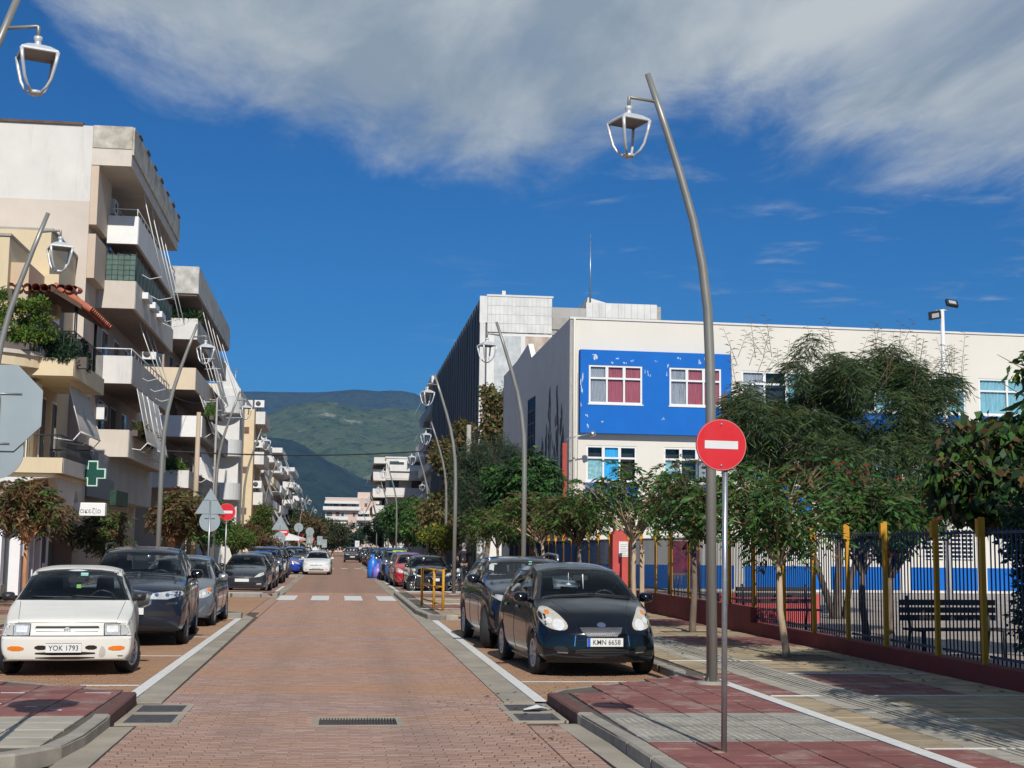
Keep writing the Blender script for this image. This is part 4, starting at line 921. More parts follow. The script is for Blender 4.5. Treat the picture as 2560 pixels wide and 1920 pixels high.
# arches and pillars of the ground floor
def arch_bracket(y0, y1, x0, x1, z):
    n = 12; m = MB(); pts = [(x0+(x1-x0)*k/n, z-.95*(1-sqrt(max(0, 1-(1-k/n)**2)))) for k in range(n+1)]
    m.prism([(x0, z)]+[(a, b) for a, b in pts]+[(x1, z)], y0, y1, 'xz'); return m
arch_bracket(-1.0, -.7, -.3, 1.2, 3.57).build('arch', plaster_pale, H)
n = 12; m = MB(); m.prism([(-.6, 3.6), (4.3, 3.6), (4.3, 2.5)]+[(4.3-1.2*(k/n)*1-.9, 2.45+.9*sin(pi*(k/n))) for k in range(n+1)]+[(1.2, 2.2), (.6, 2.5)], 1.0, 1.25, 'yz'); m.build('arch', plaster_beige, H)
wp = mat('white_pillar', (.80, .79, .80), .6, var=.03, vs=2)
for (x0, x1, y0, y1, z0, z1) in ((-2.2, -.25, -.5, -.1, .35, 3.3), (-.3, .02, .75, 1.0, 0, 2.6), (-.3, .05, 1.55, 1.95, 0, 2.6), (-.3, .05, 2.5, 2.65, 0, 2.6), (-.3, .05, 3.5, 3.75, 0, 2.6), (-.3, .05, 4.4, 4.8, 0, 2.9)): MB().box(x0, x1, y0, y1, z0, z1).build('pillar', wp, H)
MB().box(-2.3, -.2, -.55, -.05, 0, .35).build('plinth', tile_light, H); MB().box(-2.3, -.3, -.62, .2, 3.3, 3.58).build('lintel', plaster_pale, H)
for k, y in enumerate((1.02, 1.97, 2.67, 3.77)): MB().box(-.25, -.22, y, y+.5, 0, 2.5).build('shop_pane', pane_win, H)
MB().box(-.05, .06, 3.8, 4.35, .1, 2.6).build('poster_board', shutter_dark, H)
for a, b in ((.5, .62), (.8, .95)): MB().box(.06, .065, 3.85, 4.3, a, b).build('poster_strip', plate_white, H)
MB().box(-.05, .06, 1.1, 1.5, 1.2, 2.5).build('grey_sign', mat('board_grey', (.42, .42, .46), .6), H)
gra = MB().box(.06, .065, 1.15, 1.45, 1.3, 2.4).build('scribble', mat('board_light', (.5, .5, .54), .7), H)
# pharmacy beyond the house: canopy, white name board, green cross
ph = MB(); ph.box(-.5, 1.1, 4.85, 5.2, 2.85, 3.1); ph.box(-.3, 1.15, 5.2, 11, 3.25, 4.0); ph.build('shop_canopy', mat('canopy_grey', (.17, .19, .20), .6, var=.1), H)
sg = empty('shop_sign', (-8.8, 46.2, 2.62), 0, 'white lit shop sign with small grey lettering over the shop entrance', 'sign')
MB().bbox(-.0, 1.22, 0, .35, 0, .42, .03).build('sign_box', mat('sign_box', (.80, .80, .78), .5, var=.02), sg)
text('lettering', 'μακεζίο', .22, mat('letter_grey', (.30, .30, .31), .7), sg, (.70, -.008, .15), depth=.004)
cr_ = empty('pharmacy_cross', (-8.05, 46.3, 4.0), 0, 'green pharmacy cross with a pale outline above the shop canopy', 'sign')
def cross_poly(s, w): return [(-w, -s), (w, -s), (w, -w), (s, -w), (s, w), (w, w), (w, s), (-w, s), (-w, w), (-s, w), (-s, -w), (-w, -w)]
MB().prism(cross_poly(.42, .165), 0, .16, 'xz').build('rim', mat('cross_rim', (.55, .75, .62), .4), cr_)
MB().prism(cross_poly(.375, .13), -.012, 0, 'xz').build('face', mat('cross_green', (.008, .07, .05), .35, var=.2, vs=14), cr_)
MB().tube([(0, .08, .4), (0, .08, .75), (-1.4, .08, .75)], .03, 6).build('bracket', metal_dark, cr_)
MB().box(-.1, .1, 0, 2.6, -.75, -.25).build('green_railing', mat('green_lattice', (.015, .05, .03), .8, var=.6, vs=14), cr_).location = (.55, .9, -.25)

# --- second apartment building
Bb = empty('apartment_building', (-9.9, 76, .1), 0, 'second apartment building with white wrap around balconies and a weathered roof band', 'building', 'apartment buildings on the left side')
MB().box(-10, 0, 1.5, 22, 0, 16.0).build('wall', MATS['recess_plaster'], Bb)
fb = MB(); fb.box(-6, 1.9, -.4, -.3, 15.3, 16.8); fb.box(1.82, 1.92, -.3, 21.5, 15.3, 16.8); fb.build('fascia', mat('fascia_pale', (.50, .48, .43), .9, var=.3, vs=2.2, bump=.9, bs=5, stains=.9, stain_col=(.18, .17, .15)), Bb)
MB().box(-6, 1.85, -.3, 21.5, 15.2, 15.4).build('eave_slab', soffit_brown, Bb)
for i, (z, h, xo, y1, fm, sm_) in enumerate([(4.7, .95, 1.7, 20, plaster_white, plaster_grey), (7.5, 1.15, 2.3, 18.5, white_paint, plaster_grey), (10.1, 1.2, 1.85, 20, plaster_yellow, plaster_beige), (12.9, 1.15, 1.85, 20, plaster_white, plaster_grey)]):
    s = MB().box(-6, xo, .6, y1, z, z+.17).build('balcony_slab', soffit_brown, Bb)
    m = MB(); m.box(-6, xo, .5, .6, z-.01, z+h); m.build('parapet', fm, s); MB().box(xo-.1, xo+.01, .603, y1, z-.01, z+h).build('parapet', sm_, s)
    door_row(Bb, 0, 2.5, 20, z+.17, 5, shutter_brown if i % 2 else shutter_dark)
    for k in range(3): MB().box(-5+1.9*k, -3.9+1.9*k, 1.45, 1.52, z+.17, z+2.3).build('balcony_door', shutter_dark if (k+i) % 2 else pane_win, Bb)
    ac_front(Bb, -1.2, 1.45, z+1.7)
drop_awning(Bb, 1.9, 2.5, 8, 10.0, 2.1, .8, awning_cloth); drop_awning(Bb, 1.75, 3, 9, 7.4, 2.0, .8, awning_white); drop_awning(Bb, 1.75, 3, 9, 4.6, 1.5, 1.0, awning_white); drop_awning(Bb, 1.9, 9, 15, 12.8, 2.1, .6, awning_cloth)
bars = MB()
for (y, z0, l, o) in ((3, 15.3, 3.0, .8), (6, 15.3, 3.2, .9), (9, 15.3, 3.6, 1.0), (12, 15.3, 4.2, 1.4), (16, 15.3, 5.2, 1.7), (4, 12.9, 3, .9), (7, 12.9, 3.2, 1.0), (10, 12.9, 3.2, 1.0)): bars.tube([(1.75, y, z0), (1.75+o, y+.8, z0-l)], .022, 5); bars.tube([(1.75+o, y+.8, z0-l), (1.7, y+.5, z0-l-.1)], .018, 5)
bars.build('awning_bars', white_metal, Bb, kind='stuff')
MB().box(0, .06, 2, 20, 0, 3).build('shop_front', shutter_dark, Bb)

# --- third: rounded white balconies and an ochre strip
Cc = empty('apartment_building', (-9.9, 110, .1), 0, 'white apartment building with rounded corner balconies and an ochre vertical strip', 'building', 'apartment buildings on the left side')
MB().box(-8, 1.9, 0, 17, 0, 14.0).build('wall', plaster_white, Cc); MB().box(1.9, 2.7, 5.5, 16, 0, 12.9).build('strip', mat('strip_ochre', (.66, .53, .34), .85, var=.05), Cc)
MB().prism([(.2, 14.0), (1.8, 14.0), (.6, 16.2), (-.6, 16.2)], .2, 3, 'xz').build('roof_fin', plaster_white, Cc)
for z in (5.1, 8.5, 11.9):
    m = MB(); m.lathe([(0, 0), (1.35, 0), (1.4, .05), (1.4, 1.35), (1.28, 1.35), (1.28, .2), (0, .2)], 28, (.75, .1, z), smooth=False); m.build('round_balcony', mat('white_curved', (.62, .62, .61), .7, var=.04), Cc)
    MB().box(2.72, 3.5, 7, 15.8, z-.1, z+.05).build('balcony_slab', plaster_white, Cc); MB().box(3.4, 3.5, 7, 15.8, z+.05, z+.95).build('parapet', plaster_white, Cc); MB().box(2.72, 3.4, 7, 7.1, z+.05, z+.95).build('parapet', plaster_white, Cc)
    for k in range(2): MB().box(2.69, 2.73, 8+3.7*k, 9.6+3.7*k, z+.05, z+2.2).build('balcony_door', shutter_dark, Cc)
    ac_front(Cc, 2.6, 7, z+1.3)
for z in (4.2, 7.6, 10.9): MB().box(1.91, 2.3, 5.42, 5.5, z, z+.5).build('shadow_gap', shutter_brown, Cc)

R_ = [(128, 17, 15.0, 'boxy cream apartment block with many small balconies, fifth from the front', plaster_yellow), (150, 18, 13.2, 'white apartment block with narrow balconies and air conditioners', plaster_white),
      (172, 20, 12.6, 'low cream apartment block between two white ones', plaster_cream), (196, 20, 15.4, 'taller white apartment block with a blank end wall and green awnings', plaster_white),
      (222, 24, 13.6, 'beige apartment block far down the left side', plaster_beige), (252, 26, 15.8, 'pale far apartment block with stacked balconies', plaster_pale), (284, 26, 14.0, 'white far apartment block before the end of the street', plaster_white), (316, 34, 12.5, 'low far block where the left row of houses ends', plaster_grey)]
for i, (y, d_, h, lab, mt_) in enumerate(R_):
    x0 = -17.9; e = flats(x0, y, 8.2 if i % 2 else 7.9, d_, h, lab, mt_, side=1, floors=max(3, round((h-3.6)/2.9)), balw=1.5 if i % 2 else 1.8, bal=[(5.2, 7.6, f, .9) for f in range(0, 3, 2)] if i in (0, 1, 4) else [], seed=20+i, group='apartment buildings on the left side')
    rnd = random.Random(40+i)
    for k in range(8):
        ac_front(e, rnd.uniform(4.5, 8.6), 0 if rnd.random() < .4 else .3, rnd.uniform(3.5, h-1))
    for k in range(4): MB().box(rnd.uniform(5, 6), rnd.uniform(6.3, 7.4), -.5, 0, (zz := 3.4+2.7*k), zz+1.0).build('parapet', white_paint, e)
ra = MB(); ra.tube([(-8.6, 112, 14.0), (-8.6, 112, 16)], .03, 4); ra.tube([(-8.9, 112, 15.7), (-8.2, 112, 15.7)], .02, 4); thing('roof_aerial', ra, galv, 'thin television aerial on the roof of the rounded balcony block', 'aerial', loc=(-8.6, 112, 14.0))
# ------------------------------------------------------------------ street lamps, signs, wires
def make_lamp():
    """leaning post with a short arm and a glassless lantern; leans towards -x, arm towards -x"""
    e = empty('street_lamp', (0, 0, 0))
    pts = [(0, 0, 0), (.0, 0, 3.4), (-.005, 0, 3.9), (-.03, 0, 4.6), (-.10, 0, 5.19), (-.215, 0, 5.75), (-.37, 0, 6.3), (-.575, 0, 6.95), (-.80, 0, 7.62)]
    MB().tube(pts, [.068, .064, .062, .060, .056, .052, .048, .043, .038], 16).build('post', lamp_pole, e)
    MB().lathe([(.0, .03), (.20, .03), (.21, .0), (.21, -.02)], 10, (0, 0, 0)).build('base_plate', kerb_mat, e)
    b = MB()
    for k in range(4): a = pi/4+k*pi/2; b.add([(0, 0, .02), (.14*cos(a), .14*sin(a), .02), (.0, 0, .18)], [(0, 1, 2)])
    b.build('gusset', lamp_pole, e)
    MB().tube([(-.68, 0, 7.26), (-1.02, 0, 7.30), (-1.04, 0, 7.30), (-1.045, 0, 7.16)], .021, 8).build('arm', lamp_pole, e)
    L = empty('lantern', (-1.045, 0, 7.16)); L.parent = e; L.rotation_euler = (0, 0, radians(20))
    m = MB(); m.lathe([(.0, .02), (.045, .02), (.05, -.01), (.036, -.03), (.036, -.07), (.055, -.09)], 12)
    # square hood: wide below, drawn in above
    def ring(h, s, z): return [(h*cos(a)*s, h*sin(a)*s, z) for a in [pi/4+k*pi/2 for k in range(4)]]
    rs = [(.08, -.08), (.17, -.11), (.275, -.165), (.285, -.19), (.27, -.20)]; vs = []; 
    for r, z in rs: vs += ring(r, 1, z)
    fs = [(i*4+k, i*4+(k+1) % 4, (i+1)*4+(k+1) % 4, (i+1)*4+k) for i in range(len(rs)-1) for k in range(4)]+[(0, 1, 2, 3)]
    m.add(vs, fs); m.build('hood', lamp_grey, L)
    MB().add(ring(.265, 1, -.185)+ring(.24, 1, -.175), [(4, 5, 6, 7)]+[(k, (k+1) % 4, 4+(k+1) % 4, 4+k) for k in range(4)]).build('lamp_underside', mat('lamp_under', (.25, .22, .20), .5, var=.1), L)
    fr = MB()
    for k in range(4):
        a = pi/4+k*pi/2; P = [(.272, -.185), (.245, -.32), (.20, -.48), (.15, -.56), (.07, -.625)]
        fr.tube([(r*cos(a), r*sin(a), z) for r, z in P], [.023, .021, .019, .018, .016], 6)
    fr.build('frame', lamp_grey, L); MB().lathe([(0, -.60), (.07, -.605), (.085, -.63), (.05, -.65), (0, -.655)], 12).build('bottom_cap', lamp_grey, L)
    return e
lamp0 = make_lamp()
def place_lamp(o, x, y, z, flip, label, side):
    o.location = (x, y, z); o.rotation_euler = (0, 0, pi if flip else 0); tag(o, label, 'street lamp', 'leaning street lamps along the '+side+' pavement')
LR = [(4.55, 16.5, 'right row: nearest tall leaning street lamp beside the black hatchback'), (4.85, 36.0, 'right row: second street lamp rising behind the dark parked cars'), (4.0, 47.6, 'right row: third street lamp standing by the yellow railings'),
      (5.1, 65.8, 'right row: fourth street lamp close against the dark block'), (5.3, 82.5, 'right row: fifth street lamp before the narrow grey blue block'), (4.15, 99.5, 'right row: sixth street lamp in front of the white terrace block'), (4.6, 128, 'right row: seventh street lamp beside the dense green trees'), (4.4, 160, 'right row: eighth street lamp, small, among the far green trees'), (4.3, 215, 'right row: farthest thin street lamp before the parked cars'), (8.2, 120, 'street lamp set back from the right row behind the brown tree')]
LL = [(-4.5, 15.2, 'left row: nearest street lamp cut by the picture edge, lantern against the sky'), (-6.25, 25.5, 'left row: second street lamp leaning before the corner house'), (-4.8, 38.0, 'left row: third street lamp rising behind the dark blue off-roader'), (-4.8, 54.6, 'left row: fourth street lamp beside the round no entry sign'), (-4.9, 72, 'left row: fifth street lamp in front of the rounded balconies'), (-5.1, 96.5, 'left row: sixth street lamp by the blue car'), (-5.0, 122, 'left row: seventh street lamp, small, over the parked cars'), (-4.6, 166, 'left row: eighth street lamp with its lantern against the dark hill'), (-4.6, 210, 'left row: farthest small street lamp')]
for i, (x, y, lab) in enumerate(LR): place_lamp(lamp0 if i == 0 else copy_tree(lamp0), x, y, .12, False, lab, 'right')
for i, (x, y, lab) in enumerate(LL): place_lamp(copy_tree(lamp0), x, y, .12, True, lab, 'left')

def round_sign_face(par, r, z, y, red=True, bar=True):
    d = MB(); d.lathe([(0, -.012), (r*.985, -.012), (r, -.006), (r, .006), (0, .008)], 40, (0, y, z), axis='y', smooth=False)
    o = d.build('disc', [sign_red], par)
    # grey back sheet
    MB().lathe([(0, .009), (r*.98, .009), (r*.98, .011), (0, .011)], 32, (0, y, z), axis='y', smooth=False).build('back_sheet', sign_back, o)
    w, h = r*.66, r*.155
    MB().prism([(-w, -h+.0), (w, -h), (w, h), (-w, h)], -.0145, -.0122, 'xz').build('white_bar', sign_white, o)
    o.children[-1].location = (0, y, z)
    rim = MB(); n = 40
    for k in range(n):
        a, b = 2*pi*k/n, 2*pi*(k+1)/n; P = [(rr*cos(q), rr*sin(q)) for q in (a, b) for rr in (r*.962, r*.985)]
        rim.add([(x, y-.0128, z+zz) for x, zz in P], [(0, 1, 3, 2)])
    rim.build('rim_line', mat('sign_rim', (.60, .22, .22), .5), o)
    for dz in (.80, -.80):
        MB().lathe([(0, -.020), (.008, -.019), (.010, -.013)], 8, (0, y, z+r*dz), axis='y').build('bolt', galv, o)
    return o
def no_entry(x, y, r, zc, label, group, tilt=0, base=.12, ph=None):
    e = empty('no_entry_sign', (x, y, base), 0, label, 'road sign', group)
    MB().tube([(0, 0, 0), (0, 0, (ph or zc+r*.6)-base)], .024, 12).build('pole', galv, e)
    MB().lathe([(0, .012), (.05, .006), (.055, 0)], 10).build('footing', mat('footing', (.30, .20, .13), .9), e)
    d = round_sign_face(e, r, zc-base, -.035); d.rotation_euler = (0, radians(tilt), 0)
    return e
n0 = no_entry(3.07, 10.95, .212, 2.585, 'large red no entry sign on a galvanised pole on the red pavement', 'no entry signs')
n0.rotation_euler = (0, radians(.6), 0); n0.children[2].location.x = .045
ne2 = no_entry(-3.84, 48.3, .30, 2.85, 'second no entry sign on a thin pole behind the grey hatchback', 'no entry signs')
no_entry(-3.5, 90, .32, 2.6, 'third no entry sign half behind a bare triangular sign back', 'no entry signs'); no_entry(-3.1, 112, .34, 2.35, 'fourth no entry sign under a round sign back down the street', 'no entry signs'); no_entry(-2.9, 150, .34, 2.45, 'farthest tiny no entry sign down the left pavement', 'no entry signs')
def sign_back_thing(x, y, shapes, ph, label, base=.12, rz=0):
    e = empty('traffic_sign_back', (x, y, base), rz, label, 'road sign')
    MB().tube([(0, -.03, 0), (0, -.03, ph)], .026, 10).build('pole', galv, e)
    for s, z, r in shapes:
        if s == 'oct': P = [(r*cos(pi/8+k*pi/4), z+r*sin(pi/8+k*pi/4)) for k in range(8)]
        elif s == 'tri': P = [(-r*.87, z-r*.5), (r*.87, z-r*.5), (0, z+r)]
        elif s == 'rect': P = [(-r*.6, z-r), (r*.6, z-r), (r*.6, z+r), (-r*.6, z+r)]
        else: P = [(r*cos(2*pi*k/36), z+r*sin(2*pi*k/36)) for k in range(36)]
        oy = .016*shapes.index((s, z, r)); MB().prism(P, oy, oy+.012, 'xz').build('sign_plate', sign_back, e)
        MB().tube([(-r*.5, -.005, z+r*.3), (r*.5, -.005, z+r*.3)], .008, 4).build('stiffener', galv, e)
    return e
sign_back_thing(-2.63, 10.9, [('oct', 2.63, .36), ('round', 2.29, .21)], 2.72, 'backs of an octagonal and a round sign at the left picture edge')
sign_back_thing(-3.74, 41, [('tri', 2.75, .50), ('round', 2.28, .30)], 2.9, 'back of a triangular sign above a round one behind the grey hatchback')
sign_back_thing(-3.65, 88, [('tri', 2.9, .62), ('round', 2.1, .36)], 2.9, 'small triangular and round sign backs before the third no entry sign')
sign_back_thing(-3.15, 111, [('round', 3.05, .36)], 3.0, 'round sign back above the fourth no entry sign')
sign_back_thing(-2.75, 135, [('round', 3.0, .40), ('rect', 2.35, .5)], 3.0, 'rounded rectangular sign back between two far signs')
sign_back_thing(-2.3, 175, [('rect', 2.3, .55)], 2.8, 'far oblong sign back left of the white car')
sign_back_thing(-2.0, 205, [('rect', 2.0, .6)], 2.6, 'farthest oblong sign back above the roofs of the cars')
sign_back_thing(2.6, 190, [('rect', 1.9, .5)], 2.2, 'small white square sign beside the far dark cars').children[1].data.materials[0] = sign_white

# concrete and timber poles, overhead wires, birds
def util_pole(x, y, h, r, label, mt):
    return thing('utility_pole', MB().tube([(x, y, 0), (x, y, h)], [r, r*.7], 10), mt, label, 'pole', loc=(x, y, 0))
util_pole(-5.9, 58, 7.2, .13, 'pale timber pole in front of the second apartment building', mat('pole_wood', (.46, .36, .26), .9, var=.15, vs=3, stretch=(3, 3, .3)))
util_pole(6.2, 66.5, 7.7, .16, 'square concrete pole among the brown leaves on the right', concrete)
util_pole(-6.6, 74, 9.5, .07, 'thin grey pole beside the rounded balconies', concrete)
def wire(a, b, sag, label, r=.012):
    a, b = Vector(a), Vector(b); n = 16; pts = [a.lerp(b, k/n)-Vector((0, 0, sag*4*(k/n)*(1-k/n))) for k in range(n+1)]
    thing('overhead_wire', MB().tube(pts, r, 5), metal_dark, label, 'wire', loc=tuple(a))
wire((-9.5, 60, 5.8), (9.2, 76, 7.6), .5, 'black cable sagging across the street before the hills', .035)
wire((-9.8, 67, 10.4), (-8, 78, 9.6), .5, 'thin cable looping between the two apartment buildings', .012)
def bird(x, y, z, lab):
    m = MB(); m.lathe([(0, -.13), (.03, -.1), (.05, -.02), (.055, .04), (.03, .1), (.035, .13), (.025, .17), (0, .19)], 8, (0, 0, 0), M=Matrix.Rotation(radians(35), 3, 'X')); m.add([(0, .02, -.1), (.02, .12, -.2), (-.02, .12, -.2)], [(0, 1, 2)])
    o = thing('bird', m, mat('bird_grey', (.05, .05, .055), .8), lab, 'bird', 'birds on the cable'); o.location = (x, y, z)
bird(6.2, 73.5, 6.95, 'left of two small dark birds perched on the street cable'); bird(7.6, 74.7, 7.2, 'right of two small dark birds perched on the street cable')

# yellow railing on the right corner island
yr = empty('safety_railing', (2.95, 35.6, .12), 0, 'yellow tubular safety railing on the right corner island', 'railing')
P = [(-.45, 3.0), (-.42, .2), (-.15, -.2)]
for i, (x, y) in enumerate([(-.62, 2.6), (-.45, .25), (-.25, -.25)]): MB().tube([(x, y, 0), (x, y, 1.05)], .035, 8).build('upright', yellow_paint, yr)
for z in (1.03, .62, .2):
    MB().tube([(-.62, 2.6, z), (-.45, .25, z)], .026, 6).build('rail', yellow_paint, yr); MB().tube([(-.45, .25, z-.02), (-.25, -.25, z-.02)], .026, 6).build('rail', yellow_paint, yr)
# ------------------------------------------------------------------ vehicles
def pch(keys):
    xs = np.array([k[0] for k in keys], float); ys = np.array([k[1] for k in keys], float)
    h = np.diff(xs); dl = np.diff(ys)/h; m = np.zeros(len(xs)); m[0] = dl[0]; m[-1] = dl[-1]
    for i in range(1, len(xs)-1):
        m[i] = 0 if dl[i-1]*dl[i] <= 0 else 2*dl[i-1]*dl[i]/(dl[i-1]+dl[i])
    def f(x):
        x = min(max(x, xs[0]), xs[-1]); i = min(max(int(np.searchsorted(xs, x)-1), 0), len(h)-1); t = (x-xs[i])/h[i]
        return float(ys[i]*(1+2*t)*(1-t)**2+h[i]*m[i]*t*(1-t)**2+ys[i+1]*t*t*(3-2*t)+h[i]*m[i+1]*t*t*(t-1))
    return f
def lin(keys):
    xs = [k[0] for k in keys]; ys = [k[1] for k in keys]
    return lambda x: float(np.interp(x, xs, ys))
def poly_in(poly, x, z): return inpoly(poly, x, z)
def shrink(poly, d_):
    cx = sum(p[0] for p in poly)/len(poly); cz = sum(p[1] for p in poly)/len(poly); out = []
    for x, z in poly:
        l = hypot(x-cx, z-cz); out.append((x-(x-cx)/l*d_, z-(z-cz)/l*d_))
    return out
def smooth_poly(P, it=2, keep=.28):
    for _ in range(it):
        Q = []
        for i in range(len(P)):
            a, b = P[i], P[(i+1) % len(P)]; Q += [(a[0]+(b[0]-a[0])*keep, a[1]+(b[1]-a[1])*keep), (b[0]+(a[0]-b[0])*keep, b[1]+(a[1]-b[1])*keep)]
        P = Q
        keep = .25
    return P
class Car:
    def __init__(s, P, paint, name='parked_car'):
        s.P = P; s.paint = paint; L = P['L']; s.L = L; s.W = P['W']
        s.e = empty(name, (0, 0, 0)); s.body()
    def sweep(s, x, z, y):
        """how far a point lies behind its station: plan curve and side profile of the nose and tail"""
        P = s.P; W = s.W/2; f = max(0, 1-y/1.0)**1.3; g = max(0, 1-(s.L-y)/.7)**1.3
        return (P.get('nose_k', .16)*abs(x/W)**2.4+P['nose'](z))*f-(.10*abs(x/W)**2.4+P['tail'](z))*g
    def body(s):
        P = s.P; L = s.L; top, edge, we, belt, wb, wm, bot = (P[k] for k in ('top', 'edge', 'we', 'belt', 'wb', 'wm', 'bot'))
        n = int(L/.033); ys = [0, .004, .014, .03]+[.03+(L-.06)*k/n for k in range(1, n)]+[L-.03, L-.014, L-.004, L]
        NS = 11; NT = 9; rows = []
        R, yw, zw = P['arch_r'], P['wheels'], P['wr']
        for y in ys:
            ins = .028*(1-sqrt(max(0, 1-(1-min(y, L-y, .028)/.028)**2))) if min(y, L-y) < .028 else 0
            b0 = bot(y); zb = b0; inner = False
            for w_ in yw:
                if abs(y-w_) < R: zb = max(zb, zw+sqrt(R*R-(y-w_)**2)-.0)
            T, E, we_, B, wb_, wm_ = top(y), edge(y), we(y), belt(y), wb(y), wm(y)
            B = min(B, E-.01)
            pts = []
            xi = wm_-.26
            pts.append((0, b0)); pts.append((xi, b0)); pts.append((xi, max(b0+.001, zb-.01))); pts.append((wm_-.035, zb-.008))
            for k in range(NS+1):       # flank from sill to shoulder
                t = k/NS; z = zb+(B-zb)*t; zr = (z-b0)/(B-b0)
                x = wm_-(.035 if k == 0 else .012 if k == 1 else 0)-P.get('tuck', .05)*max(0, (.42-zr)/.42)**1.6-(wm_-wb_)*max(0, (zr-.55)/.45)**1.8
                if P.get('crease') and abs(zr-P['crease']) < .06: x += .006
                pts.append((x, z))
            for k in range(1, 7):       # side glass area up to the roof edge
                t = k/6; pts.append((wb_+(we_-wb_)*t+.012*sin(pi*t), B+(E-B)*t))
            for k in range(1, NT+1):    # roof or bonnet
                t = k/NT; x = we_*(1-t); pts.append((x, E+(T-E)*(1-(abs(x)/max(we_, .01))**P.get('crown', 2.6))))
            cz = (b0+T)/2
            pts = [(max(0, x-ins), z+(ins if z < cz else -ins)) for x, z in pts]
            rows.append([(x, y+s.sweep(x, z, y), z) for x, z in pts])
        K = len(rows[0]); V = []; F = []
        for r in rows:
            V += r+[(-x, y, z) for x, y, z in r]
        def I(i, k, m): return i*2*K+(K if m else 0)+k
        for i in range(len(rows)-1):
            for k in range(K-1):
                F.append((I(i, k, 0), I(i+1, k, 0), I(i+1, k+1, 0), I(i, k+1, 0))); F.append((I(i, k, 1), I(i, k+1, 1), I(i+1, k+1, 1), I(i+1, k, 1)))
        # nose and tail skins: strips across
        for i, yv in ((0, ys[0]), (len(rows)-1, ys[-1])):
            m_ = 16; base = len(V); r = rows[i]
            for k in range(K):
                x0, z0 = r[k][0], r[k][2]
                for q in range(m_+1):
                    x = x0*(1-2*q/m_); V.append((x, yv+s.sweep(x, z0, yv), z0))
            for k in range(K-1):
                for q in range(m_): F.append((base+k*(m_+1)+q, base+k*(m_+1)+q+1, base+(k+1)*(m_+1)+q+1, base+(k+1)*(m_+1)+q))
        me = bpy.data.meshes.new('body'); me.from_pydata(V, [], F); bm = bmesh.new(); bm.from_mesh(me)
        bmesh.ops.remove_doubles(bm, verts=bm.verts, dist=.0012); bmesh.ops.dissolve_degenerate(bm, edges=bm.edges, dist=.0005); bmesh.ops.recalc_face_normals(bm, faces=bm.faces); bm.normal_update()
        s.bvh = BVHTree.FromBMesh(bm)
        # openings for the glass
        ws, rw, sw = P.get('windscreen'), P.get('rear_glass'), P.get('side_glass', [])
        s.cowl = P['cowl']
        kill = []
        wss = shrink(ws, .022) if ws else None; rws = shrink(rw, .02) if rw else None; sws = [shrink(q, .016) for q in sw]
        for f in bm.faces:
            c = f.calc_center_median(); nn = f.normal
            if wss and c.y < L*.55 and nn.y < -.15 and nn.z > .1 and c.y > P['cowl']-.15 and poly_in(wss, c.x, c.z): kill.append(f)
            elif rws and c.y > L*.6 and nn.y > .1 and poly_in(rws, c.x, c.z): kill.append(f)
            elif abs(nn.x) > .4 and any(poly_in(q, c.y, c.z) for q in sws): kill.append(f)
        if P.get('see', True): bmesh.ops.delete(bm, geom=kill, context='FACES')
        for f in bm.faces: f.smooth = True
        me2 = bpy.data.meshes.new('body'); bm.to_mesh(me2); bm.free(); me2.materials.append(s.paint); bpy.data.meshes.remove(me)
        s.o_body = link('body', me2, s.e)
        md = s.o_body.modifiers.new('es', 'EDGE_SPLIT'); md.split_angle = radians(38)
    def cast(s, a, z, view):
        o, d_ = {'f': ((a, -3, z), (0, 1, 0)), 'r': ((a, s.L+3, z), (0, -1, 0)), 'l': ((-3, a, z), (1, 0, 0)), 'R': ((3, a, z), (-1, 0, 0)), 't': ((a, z, 4), (0, 0, -1))}[view]
        h = s.bvh.ray_cast(Vector(o), Vector(d_)); return h[0], h[1]
    def patch(s, name, poly, mt, view='f', off=.004, thick=.006, hole=None, parent=None, cell=.05, smooth=True, flat=False, label=None):
        """a skin piece following the body: outline given in the view's plane"""
        bm = bmesh.new(); vs = [bm.verts.new((x, z, 0)) for x, z in poly]
        if hole:
            hs = [bm.verts.new((x, z, 0)) for x, z in hole]; n = len(poly)
            for i in range(n): bm.faces.new((vs[i], vs[(i+1) % n], hs[(i+1) % n], hs[i]))
        else: bm.faces.new(vs)
        xs = [p[0] for p in poly]; zs = [p[1] for p in poly]
        for ax, lo, hi in ((0, min(xs), max(xs)), (1, min(zs), max(zs))):
            q = int((hi-lo)/cell)
            for k in range(1, q+1):
                co = [0, 0, 0]; co[ax] = lo+(hi-lo)*k/(q+1); no = [0, 0, 0]; no[ax] = 1
                bmesh.ops.bisect_plane(bm, geom=bm.verts[:]+bm.edges[:]+bm.faces[:], plane_co=co, plane_no=no)
        bmesh.ops.triangulate(bm, faces=[f for f in bm.faces if len(f.verts) > 4])
        last = None; front = {'f': Vector((0, -1, 0)), 'r': Vector((0, 1, 0)), 'l': Vector((-1, 0, 0)), 'R': Vector((1, 0, 0)), 't': Vector((0, 0, 1))}[view]
        deep = None
        for v in bm.verts:
            a, z = v.co.x, v.co.y; h, n = s.cast(a, z, view)
            k = 0
            while h is None and k < 8: a *= .97; h, n = s.cast(a, z, view); k += 1
            if h is None: h = last if last else Vector((v.co.x, 0, v.co.y)); n = front
            if view in 'fr': p = Vector((v.co.x, h.y, v.co.y))
            elif view == 't': p = Vector((v.co.x, v.co.y, h.z))
            else: p = Vector((h.x, v.co.x, v.co.y))
            last = h; v.co = p+front*off
        bm.normal_update()
        for f in bm.faces:
            if f.normal.dot(front) < 0: f.normal_flip()
